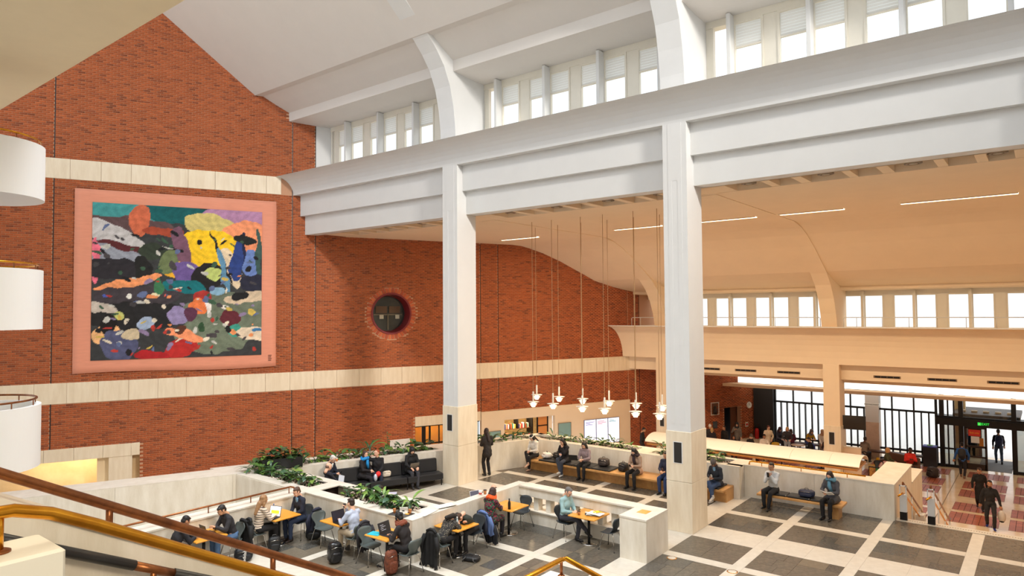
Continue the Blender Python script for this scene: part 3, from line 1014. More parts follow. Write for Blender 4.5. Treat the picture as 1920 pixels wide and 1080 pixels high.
MB().box(L * 0.36, L * 0.38, 0.48, 0.9, -0.1, 0.5).box(-0.02, 0.0, 0.48, 0.9, -1.3, 0.5).box(L * 0.62, L * 0.64, 0.3, 0.9, -1.3, 0.5).build('upright', BLACKM, sh)
BC = [(214, 92, 44), (40, 120, 96), (236, 226, 200), (226, 186, 60), (122, 56, 84), (60, 70, 120), (236, 170, 120), (200, 40, 50), (240, 236, 226), (90, 60, 40)]
BKM = [mat('book_cover_%d' % i, c, 0.6) for i, c in enumerate(BC)]
bkme = [MB().box(-0.5, 0.5, -0.5, 0.5, 0, 1).mesh('book', m_) for m_ in BKM]
x = 0.05
BN = 0
CN = ['orange', 'green', 'cream', 'yellow', 'plum', 'blue', 'peach', 'red', 'white', 'brown']
NTH = ['first', 'second', 'third', 'fourth', 'fifth', 'sixth', 'seventh', 'eighth', 'ninth', 'tenth', 'eleventh', 'twelfth', 'thirteenth', 'fourteenth', 'fifteenth', 'sixteenth', 'seventeenth',
       'eighteenth', 'nineteenth', 'twentieth', 'twenty-first', 'twenty-second', 'twenty-third', 'twenty-fourth', 'twenty-fifth', 'twenty-sixth', 'twenty-seventh', 'twenty-eighth', 'twenty-ninth', 'thirtieth', 'last'] + ['last'] * 9
while x < L * 0.60:
    th = random.uniform(0.05, 0.1)
    hh = random.uniform(0.2, 0.28)
    if not (L * 0.34 < x < L * 0.38):
        o = linkmesh('book', bkme[BN % 10], None, wp(ws0 + x, 0.62, -0.1), (0, 0, WA), (th * 0.9, 0.18, hh))
        props(o, '%s upright book, %s along the top shop shelf' % (CN[BN % 10], NTH[BN]), 'book', 'upright books on the top shop shelf')
        BN += 1
    x += th
for z, g in ((-0.52, 'books lying on the middle shop shelf'), (-0.95, 'books lying on the lowest shop shelf')):
    x = 0.1
    k_ = 0
    while x < L * 0.58:
        o = linkmesh('book', bkme[(BN * 3) % 10 if BN % 2 else 6], None, wp(ws0 + x + 0.1, 0.62, z), (0, 0, WA), (0.2, 0.2, random.uniform(0.1, 0.24)))
        props(o, 'face-out book, %s along the %s shop shelf' % (NTH[k_], 'middle' if z > -0.6 else 'lowest'), 'book', g)
        k_ += 1
        BN += 1
        x += 0.27
area('shop_lamp', wp(ws0 + 1.2, 0.4, 0.45), wp(ws0 + 1.2, 1.0, -1), 2.6, 0.3, 45, (1.0, 0.8, 0.5), 180, WD)
dd = thing('door_2', 'shop door with two orange panes and black frame', None, wp(ws0 + L * 0.66, 0.0, 0), WA, kind='structure')
MB().box(0, 0.07, 0.0, 0.06, -2.1, 0.5).box(0.62, 0.69, 0.0, 0.06, -2.1, 0.5).box(0, 0.69, 0.0, 0.06, 0.0, 0.05).build('frame', BLACKM, dd)
for za, zb in ((-1.2, 0.0), (0.05, 0.5)):
    MB().box(0.07, 0.62, 0.02, 0.03, za, zb).build('pane', mat('orange_pane', (206, 132, 70), 0.4), dd)
MB().box(0.69, 0.95, 0.02, 0.06, -2.1, 0.5).build('side_panel', SHOPW, dd)


def text_obj(name, body, size, mt, loc, rot, parent=None, ext=0.004, align='CENTER', sx=1.0):
    cu = bpy.data.curves.new(name, 'FONT')
    cu.body = body
    cu.size = size
    cu.extrude = ext
    cu.align_x = align
    cu.align_y = 'CENTER'
    tmp = bpy.data.objects.new(name + '_tmp', cu)
    COL.objects.link(tmp)
    bpy.context.view_layer.update()
    me = bpy.data.meshes.new_from_object(tmp.evaluated_get(bpy.context.evaluated_depsgraph_get()))
    bpy.data.objects.remove(tmp)
    me.materials.clear()
    me.materials.append(mt)
    o = linkmesh(name, me, parent, loc, rot, (sx, 1, 1))
    return o


TEAL = mat('teal_panel', (126, 160, 158), 0.4, var=0.03, scale=3)
for i, (xa, xb, za, zb, lb) in enumerate(((25.95, 26.75, -0.9, -0.02, 'teal shop poster panel beside the standing woman'), (29.95, 30.65, -1.1, 0.05, 'teal shop sign panel with white lettering'))):
    t = thing('shop_panel', lb, 'sign', wp(u_of(xa), -0.14, 0), WA)
    W_ = (xb - xa) / WD.x
    MB().box(0, W_, -0.01, 0.02, za, zb).build('panel', TEAL, t)
    MB().box(-0.03, 0, -0.02, 0.02, za, zb + 0.03).box(W_, W_ + 0.03, -0.02, 0.02, za, zb + 0.03).box(0, W_, -0.02, 0.02, zb, zb + 0.03).build('frame', mat('grey_frame', (130, 120, 108), 0.5), t)
    if i: text_obj('lettering', 'Bookshop', 0.24, LAMPW, (W_ / 2 + 0.02, -0.03, -0.74), (PI / 2, 0, 0), t, 0.02)
SCR = mat('screen_white', (232, 238, 255), 0.4, emit=0.95)
DK = mat('screen_text', (120, 110, 190), 0.5, emit=0.4)
DKR = mat('screen_text_red', (200, 120, 150), 0.5, emit=0.5)
for i in range(3):
    u = u_of(31.45) + i * 0.79
    t = thing('display_screen', ('left upright white information screen on the partition', 'middle upright white information screen on the partition', 'right upright white information screen on the partition')[i], 'screen', wp(u, -0.16, 0), WA, 'three upright information screens')
    MB().box(0, 0.78, 0.0, 0.04, -1.27, 0.1).build('casing', mat('screen_edge', (70, 74, 130), 0.4), t)
    MB().box(0.02, 0.76, -0.004, 0.0, -1.25, 0.08).build('screen', SCR, t)
    q = MB()
    for r in range(3 if i < 2 else 2):
        q.box(0.08, 0.68 - 0.13 * ((r * 2 + i) % 3), -0.008, -0.004, -0.05 - r * 0.07, -0.02 - r * 0.07)
    if i == 2: q.box(0.1, 0.5, -0.008, -0.004, -0.62, -0.61)
    q.build('text_lines', (DK, DKR, mat('screen_text_teal', (80, 160, 170), 0.5, emit=0.5))[i], t, 'stuff')

# ================================================================ LOWER FLOOR, STEPS, FACADE
LZ = -2.1
BUFF = mat('buff_stone', (240, 216, 184), 0.14, rgb2=(226, 200, 166), scale=1.6)
lf = thing('floor_entrance', 'glossy buff stone floor with red tile panels at the entrance', None, kind='structure')
MB().prism([(22.6, -12), (49, -12), (49, 14), (41.5, 14.03), (34.5, wy(34.5)), (22.6, wy(22.6, 23.8))], LZ - 0.3, LZ).build('slab', BUFF, lf)
TILE = attr_mat('red_tile', 0.35)
trs = []
for xa, xb in ((26.5, 28.1), (28.4, 29.9), (30.82, 32.4), (32.74, 34.07), (35.18, 36.58), (36.85, 38.36), (39.3, 40.7)):
    for ya, yb in ((-2.7, -1.1), (-0.25, 1.35), (1.65, 3.27), (4.02, 5.6), (5.9, 7.5), (8.5, 10.1), (10.4, 12.0), (12.3, 13.9)):
        if xa > 32 and ya < 4 or ya > 3.9 or xa > 30:
            trs.append((xa, xb, ya, yb))
tcells = []
for xa, xb, ya, yb in trs:
    nx, ny = 14, 8
    for i in range(nx):
        for k in range(ny):
            tcells.append((xa + (xb - xa) * i / nx, xa + (xb - xa) * (i + 1) / nx, ya + (yb - ya) * k / ny, ya + (yb - ya) * (k + 1) / ny))
A = np.array(tcells)
n = len(A)
V = np.zeros((n, 4, 3))
g = 0.008
V[:, 0] = np.stack([A[:, 0] + g, A[:, 2] + g, np.full(n, LZ + 0.004)], 1)
V[:, 1] = np.stack([A[:, 1] - g, A[:, 2] + g, np.full(n, LZ + 0.004)], 1)
V[:, 2] = np.stack([A[:, 1] - g, A[:, 3] - g, np.full(n, LZ + 0.004)], 1)
V[:, 3] = np.stack([A[:, 0] + g, A[:, 3] - g, np.full(n, LZ + 0.004)], 1)
me = bpy.data.meshes.new('red_tiles')
me.from_pydata(V.reshape(-1, 3).tolist(), [], (np.arange(n * 4).reshape(-1, 4)).tolist())
cl = np.array(lin((188, 106, 78))) * RNG.uniform(0.75, 1.15, (n, 1))
ca = me.color_attributes.new('Col', 'FLOAT_COLOR', 'POINT')
ca.data.foreach_set('color', np.repeat(np.concatenate([cl, np.ones((n, 1))], 1), 4, axis=0).reshape(-1))
me.materials.append(TILE)
o = linkmesh('red_tiles', me, lf)
o['kind'] = 'stuff'
q = MB()
for xa, xb, ya, yb in trs: q.box(xa, xb, ya, yb, LZ - 0.01, LZ + 0.001)
q.build('tile_grout', mat('dark_grout', (70, 44, 38), 0.9), lf)
MB().box(26, 41, 3.63, 3.655, LZ, LZ + 0.0015).build('floor_joint', GROUT, lf)

st = thing('stairs', 'wide pale stone steps going down to the entrance', 'stairs', (0, 0, 0), 0, kind='structure')
for i in range(14):
    x0 = 22.05 + i * 0.32
    MB().box(x0, x0 + 0.34, -9, 3.56, LZ - 0.2, -i * 0.15 - (0.0 if i else 0.0), b=0.0).build('step', BUFF if i else LIGHTST, st)
for i in range(1):
    q = MB()
    y = 3.3
    while y > -3:
        q.box(22.2, 22.23, y - 0.03, y, 0, 0.003)
        y -= 0.06
    q.build('tactile_strip', mat('strip_brown', (120, 96, 70), 0.7), st, 'stuff')
# handrails of the steps
for i, (yy, lb) in enumerate(((3.38, 'brass and white handrail post set against the stone cheek'), (2.70, 'brass and white handrail post set out in the middle of the steps'))):
    t = thing('stair_handrail', lb, 'handrail', (22.2, yy, 0), 0, 'handrails of the entrance steps')
    sl = -0.15 / 0.32
    MB().box(-0.03, 0.09, -0.09, 0.09, 0.0, 0.22).build('black_foot', BLACKM, t)
    MB().box(-0.03, 0.09, -0.09, 0.09, 0.22, 0.72, b=0.01).build('white_casing', WHITE, t)
    MB().box(-0.03, -0.0, -0.09, -0.065, 0.72, 0.98).box(-0.03, -0.0, 0.065, 0.09, 0.72, 0.98).box(-0.03, 0.0, -0.09, 0.09, 0.95, 0.98).build('white_frame', WHITE, t)
    MB().tube([(0, 0, 0.96), (0, 0, 1.05), (0.3, 0, 1.05 + 0.3 * sl), (4.2, 0, 1.05 + 4.2 * sl), (4.5, 0, 1.05 + 4.2 * sl)], 0.026, 8).build('upper_rail', BRONZE, t)
    MB().tube([(-0.42, 0.05, 0.76), (0.0, 0, 0.76), (0.3, 0, 0.78 + 0.3 * sl), (4.2, 0, 0.78 + 4.2 * sl), (4.3, 0, 0.68 + 4.2 * sl)], 0.024, 8).build('lower_rail', BRASS, t)
    for x in (1.5, 3.0, 4.2):
        MB().tube([(x, 0, x * sl - 0.15), (x, 0, 1.03 + x * sl)], 0.02, 6).build('post', WHITE, t)
    if i == 0:
        MB().box(2.9, 3.25, -0.12, 0.12, LZ + 0.6, -0.55).build('white_box', WHITE, t)

# facade
FX = 41.5
fa = thing('window_6', 'tall dark-framed glass front of the cafe', None, (FX, 0, 0), 0, kind='structure')
TR, TP, BT = 0.58, 1.45, -1.5
ymx = [4.69 + 1.02 * i for i in range(10)]
fr = MB()
fr.box(-0.06, 0.06, 4.69, 14.0, TR - 0.05, TR + 0.05).box(-0.06, 0.06, 4.69, 14.0, BT - 0.06, BT + 0.04).box(-0.06, 0.06, 4.69, 14.0, TP, TP + 0.4)
fr.box(-0.1, 0.1, 4.69, 14.0, LZ, LZ + 0.1)
fr.build('frame', BLACKM, fa)
pme = MB().box(-0.004, 0.004, -0.49, 0.49, TR, TP).mesh('pane', GLASS)
pml = MB().box(-0.004, 0.004, -0.15, 0.15, BT, TR).mesh('pane', GLASS)
mul = MB().box(-0.07, 0.07, -0.035, 0.035, LZ, TP).mesh('mullion', BLACKM)
muf = MB().box(-0.14, 0.04, -0.03, 0.03, LZ + 0.1, TR).mesh('fin', BLACKM)
y = 4.69
i = 0
while y < 13.9:
    linkmesh('mullion', mul, fa, (0, y, 0))
    linkmesh('pane', pme, fa, (0, y + 0.51, 0))
    for k in range(3):
        yy = y + 0.34 * k
        if k: linkmesh('fin', muf, fa, (0, yy, 0))
        linkmesh('pane', pml, fa, (0, yy + 0.17, 0))
    y += 1.02
MB().box(-0.02, 0.02, 4.69, 14.0, LZ, BT - 0.06).build('spandrel_glass', GLASS, fa)
MB().box(-0.3, 0.1, 12.9, 14.05, LZ, TP + 0.3).build('dark_end_panel', BLACKP, fa)
t = thing('column', 'pinkish stone pillar in the glass front between the window bays', 'column', (FX - 0.25, 7.34, LZ), 0, None, 'structure')
MB().box(0, 0.6, 0, 0.66, 0, 1.95).build('shaft', mat('pink_stone', (214, 184, 160), 0.5, rgb2=(200, 168, 144), scale=3), t)
MB().box(0, 0.6, 0, 0.66, 1.95, 2.95).box(0, 0.6, 0, 0.66, 2.95, 3.6).build('upper_shaft', OFFW, t)
MB().box(-0.01, 0.61, -0.01, 0.67, 2.83, 2.98).build('collar', LAMPW, t)
text_obj('lettering', 'MEETING POINT', 0.1, mat('grey_letters', (96, 90, 84), 0.6), (-0.015, 0.33, 2.905), (PI / 2, 0, -PI / 2), t, 0.004)
# lit strip and shelf over the glass front
struct('trim_5', MB().box(39.0, 39.8, -9, 15.6, 1.56, 1.72), CREAM, 'cream light shelf over the cafe windows')
t = thing('light_box', 'long luminous white strip above the cafe windows', 'light', (39.9, 0, 0))
MB().box(0, 0.03, 4.0, 14.5, 1.73, 2.4).build('diffuser', mat('strip_luminous', (255, 252, 244), 0.5, emit=1.6), t)
MB().box(0, 0.03, -9, 3.996, 1.73, 2.4).build('diffuser', MATS['strip_luminous'], t)
struct('ceiling_entrance', MB().box(36.2, 43.5, -9, 18.0, 2.42, 2.73), CREAM, 'low cream ceiling over cafe and entrance')
for i, y in enumerate((13.97, 12.1, 10.0, 5.75, 3.65, 1.52)):
    t = thing('air_vent', ('slotted dark vent just right of the big column', 'second slotted vent from the big column', 'slotted vent left of the cafe column', 'slotted vent right of the cafe column', 'slotted vent above the glass doors', 'slotted vent nearest the right edge')[i],
              'vent', (34.39, y, 2.94), 0, 'vents along the gallery beam')
    MB().box(-0.01, 0.03, -0.54, 0.54, -0.055, 0.055).build('frame', mat('vent_frame', (130, 100, 70), 0.6), t)
    for k in range(4):
        MB().box(-0.02, 0.0, -0.5 + k * 0.25, -0.27 + k * 0.25, -0.035, 0.035).build('slot', BLACKM, t)

# brick wall with the clock
ck = thing('wall_right_back', 'orange brick wall with clock and dark doorway by the cafe', None, Vector((41.5, 14.03, 0)), WA, kind='structure')
U_ = lambda x: (x - 41.5) / WD.x


def ck_in(u, z):
    x = 41.5 + u * WD.x
    if 39.1 < x < 40.35 and z < 0.28: return False
    if 38.16 < x < 38.66 and -0.04 < z < 0.6: return False
    return True


rects = brick_rows([(U_(34.9), 0.0)], LZ, 3.0, ck_in)
o = linkmesh('brickwork', brick_mesh('clock_brickwork', rects), ck)
o['kind'] = 'stuff'
MB().box(U_(34.9), U_(39.1), 0.004, 0.3, LZ, 3).box(U_(40.35), 0.1, 0.004, 0.3, LZ, 3).box(U_(39.1), U_(40.35), 0.004, 0.3, 0.27, 3).build('mortar_face', MORTAR, ck)
MB().box(U_(39.1) - 0.1, U_(40.35) + 0.1, 1.2, 1.25, LZ, 0.3).box(U_(39.1) - 0.1, U_(39.1), 0.3, 1.2, LZ, 0.3).box(U_(40.35), U_(40.35) + 0.1, 0.3, 1.2, LZ, 0.3).box(U_(39.1) - 0.1, U_(40.35) + 0.1, 0.3, 1.25, 0.3, 0.35).build('dark_recess', mat('dim_room', (40, 34, 32), 0.8), ck)
MB().box(U_(39.9), U_(40.35), 0.35, 0.4, LZ, 0.27).build('door_leaf', mat('brown_door', (104, 66, 46), 0.6), ck)
MB().box(U_(40.1), 0.0, -0.7, 0.0, LZ, LZ + 0.45).build('plinth', TRAV, ck)
t = thing('niche', 'pale framed niche in the brick wall left of the clock', 'niche', Vector((41.5, 14.03, 0)), WA)
q = MB()
a, b_ = U_(38.16), U_(38.66)
q.box(a - 0.05, a, -0.03, 0.2, -0.09, 0.65).box(b_, b_ + 0.05, -0.03, 0.2, -0.09, 0.65).box(a, b_, -0.03, 0.2, 0.6, 0.65).box(a, b_, -0.03, 0.2, -0.09, -0.04)
q.build('frame', TRAVT, t)
MB().box(a, b_, 0.002, 0.02, -0.04, 0.6).build('recess', mat('niche_brown', (110, 78, 56), 0.7), t)
MB().lathe([(0.0, 0), (0.12, 0.0), (0.12, 0.2), (0.06, 0.3), (0.08, 0.42), (0.02, 0.48)], 12, ((a + b_) / 2, -0.02, -0.04)).build('bust', mat('bust_dark', (48, 40, 36), 0.5), t)
t = thing('wall_clock', 'round white wall clock on the brick wall', 'clock', Vector((41.5, 14.03, 0)) + WD * U_(40.95) - WN * 0.02 + Vector((0, 0, 0.3)), WA)
M = Matrix.Rotation(PI / 2, 4, 'X')
c_ = MB().lathe([(0.0, 0), (0.19, 0), (0.2, 0.02), (0.19, 0.05), (0.17, 0.05), (0.16, 0.035), (0.0, 0.035)], 24)
MB().add([M @ Vector(p) for p in c_.v], c_.f, 0, True).build('face', LAMPW, t)
MB().box(-0.008, 0.008, -0.05, -0.042, 0, 0.12).box(0, 0.09, -0.05, -0.042, -0.008, 0.008).build('hands', BLACKP, t)
t = thing('wall_panel', 'small dark notice panel under the niche', 'panel', Vector((41.5, 14.03, 0)) + WD * U_(38.35), WA)
MB().box(-0.12, 0.22, -0.04, 0.0, -0.85, -0.45, b=0.01).build('panel', mat('panel_grey', (60, 62, 66), 0.4), t)
MB().box(-0.08, 0.18, -0.045, -0.04, -0.8, -0.52).build('glass', mat('panel_glass', (84, 90, 96), 0.2), t)
t = thing('fire_extinguisher', 'red fire extinguisher at the foot of the clock wall', 'extinguisher', Vector((41.5, 14.03, LZ)) + WD * U_(41.1) - WN * 0.45 + Vector((0, 0, 0.45)), WA)
MB().lathe([(0.0, 0.0), (0.1, 0.0), (0.12, 0.03), (0.12, 0.5), (0.08, 0.6), (0.03, 0.63)], 16).build('cylinder', mat('signal_red', (206, 36, 36), 0.3), t)
MB().box(-0.03, 0.03, -0.08, 0.05, 0.63, 0.7).build('valve', BLACKM, t)
MB().tube([(0, -0.07, 0.66), (0.05, -0.16, 0.55), (0.06, -0.15, 0.3)], 0.015, 6).build('hose', BLACKM, t)
t = thing('wall_sign', 'small pale safety sign above the extinguisher', 'sign', Vector((41.5, 14.03, LZ)) + WD * U_(40.75) - WN * 0.02, WA)
MB().box(-0.1, 0.12, -0.015, 0.015, 1.12, 1.4, b=0.006).build('plate', mat('sign_pale', (226, 220, 206), 0.5), t)
MB().box(-0.06, 0.08, -0.02, -0.015, 1.2, 1.32).build('symbol', MATS['signal_red'], t)

# entrance doors
dz = thing('door_3', 'dark framed glass entrance lobby with automatic doors', None, (41.35, 0, 0), 0, kind='structure')
fr = MB()
fr.box(-0.25, 0.15, -3.0, 4.72, 0.06, 0.42)
for y in (4.45, 3.62, 1.45, -1.2):
    fr.box(-0.12, 0.12, y - 0.1, y + 0.1, LZ, 1.6)
for y in (4.72, 4.18, 3.92):
    fr.box(-0.04, 0.04, y - 0.035, y + 0.035, LZ, 1.5)
fr.box(-0.05, 0.05, 3.62, 4.72, LZ, LZ + 0.14).box(-0.05, 0.05, 3.62, 4.72, -1.2, -1.12)
fr.box(-0.05, 0.05, -3.0, 1.45, LZ, LZ + 0.14)
for y in (0.95, 0.45): fr.box(-0.04, 0.04, y - 0.035, y + 0.035, LZ, 0.1)
fr.box(-0.1, 0.6, -3.0, 4.72, 0.42, 0.5)
fr.build('frame', BLACKM, dz)
for ya, yb in ((3.96, 4.14), (4.22, 4.36), (3.68, 3.88), (1.0, 1.35), (0.5, 0.9), (-1.1, 0.4)):
    MB().box(-0.004, 0.004, ya, yb, LZ + 0.14, 0.06).build('pane', GLASSD, dz)
for ya, yb in ((3.72, 4.65), (1.55, 3.52), (-1.1, 1.35)):
    MB().box(-0.004, 0.004, ya, yb, 0.5, 1.5).build('pane', GLASS, dz)
# open leaf in the middle, seen at an angle
lf_ = MB()
lf_.box(-0.03, 0.03, 2.55, 2.65, LZ, 0.06).box(-0.03, 0.03, 3.4, 3.5, LZ, 0.06).box(-0.03, 0.03, 2.6, 3.45, LZ, LZ + 0.3).box(-0.03, 0.03, 2.6, 3.45, -1.0, -0.9).box(-0.03, 0.03, 2.6, 3.45, -0.05, 0.06)
lf_.box(-0.03, 0.03, 2.6, 3.45, -1.5, -1.42)
lf_.build('door_leaf', mat('dark_brown_frame', (58, 44, 38), 0.4, 0.3), dz)
MB().box(-0.02, 0.02, 2.7, 2.88, -1.0, -0.5).build('amber_panel', mat('amber_panel', (190, 120, 40), 0.4), dz)
MB().box(0.0, 0.006, 2.65, 3.4, LZ + 0.3, 0.0).build('pane', GLASSD, dz)
# lobby beyond: side glass, floor mat, top grille
lb2 = MB()
lb2.box(0.4, 3.4, 1.45, 1.53, LZ, LZ + 0.1).box(0.4, 3.4, 1.45, 1.53, 0.0, 0.1)
for x in (1.2, 2.3, 3.4): lb2.box(x, x + 0.08, 1.45, 1.53, LZ, 0.06)
for x in (1.2, 2.3, 3.4): lb2.box(x, x + 0.08, 3.55, 3.63, LZ, 0.06)
lb2.box(3.4, 3.5, 1.45, 3.6, -0.02, 0.2).box(3.4, 3.5, 3.0, 3.6, LZ, 0)
lb2.build('lobby_frame', BLACKM, dz)
MB().box(0.1, 3.2, 1.6, 3.0, LZ, LZ + 0.012).build('door_mat', mat('grey_mat', (110, 108, 106), 0.9, var=0.2, scale=40), dz)
MB().box(0.3, 3.4, 1.2, 4.0, 0.5, 0.62).build('lobby_roof', mat('lobby_roof', (64, 58, 54), 0.6, var=0.2, scale=10), dz)
for k in range(5):
    MB().box(1.0, 1.3, 1.5 + k * 0.5, 1.75 + k * 0.5, 0.63, 0.72).build('roof_block', mat('roof_block', (170, 150, 124), 0.6), dz)
MB().box(2.0, 2.5, 3.6, 4.1, LZ, 1.6).build('lobby_pillar', mat('lobby_pillar', (196, 168, 120), 0.6), dz)
ex = thing('exit_sign', 'green illuminated exit sign on the dark door header', 'sign', (41.08, 2.66, 0.24))
MB().box(0, 0.02, -0.27, 0.27, -0.09, 0.09).build('plate', BLACKP, ex)
GRN = mat('exit_green', (40, 220, 70), 0.5, emit=1.2)
MB().box(-0.008, 0.0, 0.11, 0.24, -0.07, 0.07).build('pictogram_plate', GRN, ex)
MB().ell((-0.012, 0.16, 0.035), (0.004, 0.014, 0.014)).box(-0.014, -0.009, 0.15, 0.185, -0.02, 0.02).box(-0.014, -0.009, 0.14, 0.155, -0.055, -0.02).box(-0.014, -0.009, 0.18, 0.2, -0.05, -0.02) \
    .build('running_figure', LAMPW, ex)
text_obj('lettering', 'EXIT', 0.16, GRN, (-0.008, -0.07, 0), (PI / 2, 0, -PI / 2), ex, 0.004)
rs = thing('door_notice', 'red notice with yellow lettering on the entrance door', 'sign', (41.2, 3.06, -0.24))
MB().box(0, 0.012, -0.25, 0.25, -0.16, 0.16).build('plate', mat('notice_red', (224, 62, 48), 0.5), rs)
text_obj('lettering', 'Exit only', 0.11, mat('notice_yellow', (250, 190, 40), 0.5), (-0.008, 0, 0), (PI / 2, 0, -PI / 2), rs, 0.004)
MB().box(0, 0.012, -0.2, 0.15, -0.5, -0.18).build('white_sheet', LAMPW, rs)
# ground outside and a little of the forecourt
struct('ground_outside', MB().box(41.6, 90, -40, 60, LZ - 0.2, LZ - 0.02), mat('paving_outside', (250, 249, 247), 0.7), 'bright pale forecourt outside the glass')
ot = thing('wall_outside_steps', 'pinkish forecourt terrace beyond the cafe windows', None, kind='structure')
MB().add([(45, -12, LZ - 0.05), (53, -12, 0.2), (90, -12, 0.2), (90, 50, 0.2), (53, 50, 0.2), (45, 50, LZ - 0.05)], [(0, 1, 4, 5), (1, 2, 3, 4)]).build('terrace', mat('terrace_pale', (250, 247, 244), 0.8), ot)
for k in range(3):
    MB().box(53.5 + k * 4, 54.7 + k * 4, 14.5, 30, 0.2, 0.21).build('brick_band', mat('band_pink', (214, 160, 140), 0.8), ot)
struct('wall_side_right', MB().box(22, 45, -9.3, -9.0, -2.1, 10), CREAM, 'cream side wall past the right edge')
# ================================================================ HANGING ON THE BRICK WALL
hg = thing('tapestry', 'huge abstract woven hanging in many colours with a pink border', 'tapestry', wp(0, -0.1, 0), WA)
ta, tb = u_of(9.97), u_of(16.76)
pa, pb_ = u_of(10.51), u_of(16.21)
NG = 200


def cloth(u0, u1, z0, z1, v, nu, nz, wav=0.02):
    vs, fs = [], []
    for j in range(nz + 1):
        for i in range(nu + 1):
            s_, t_ = i / nu, j / nz
            u, z = u0 + (u1 - u0) * s_, z0 + (z1 - z0) * t_
            sag = 0.0
            if z0 < 4.0: sag = (1 - t_) * (0.06 * math.sin(s_ * 5.2 + 0.7) + 0.05 * s_ - 0.02)
            vs.append((u, v + wav * math.sin(u * 2.1) * (1 - t_) + wav * 0.5 * math.sin(z * 3.1 + u), z + sag))
    for j in range(nz):
        for i in range(nu):
            k = j * (nu + 1) + i
            fs.append((k, k + 1, k + nu + 2, k + nu + 1))
    return vs, fs


vs, fs = cloth(ta, tb, 3.73, 10.84, 0.0, 30, 30)
c_ = MB().add(vs, fs, 0, True)
o = c_.build('border', mat('pink_weave', (226, 152, 126), 0.95, var=0.05, scale=2, stretch=(1, 1, 8), bump=0.3, bscale=80), hg)
o.modifiers.new('thick', 'SOLIDIFY').thickness = 0.03
vs, fs = cloth(pa, pb_, 4.24, 10.34, -0.035, NG, NG)
q = MB().add(vs, fs, 0, True)
me = q.mesh('picture', attr_mat('woven_wool', 0.95, 0.004, 120))
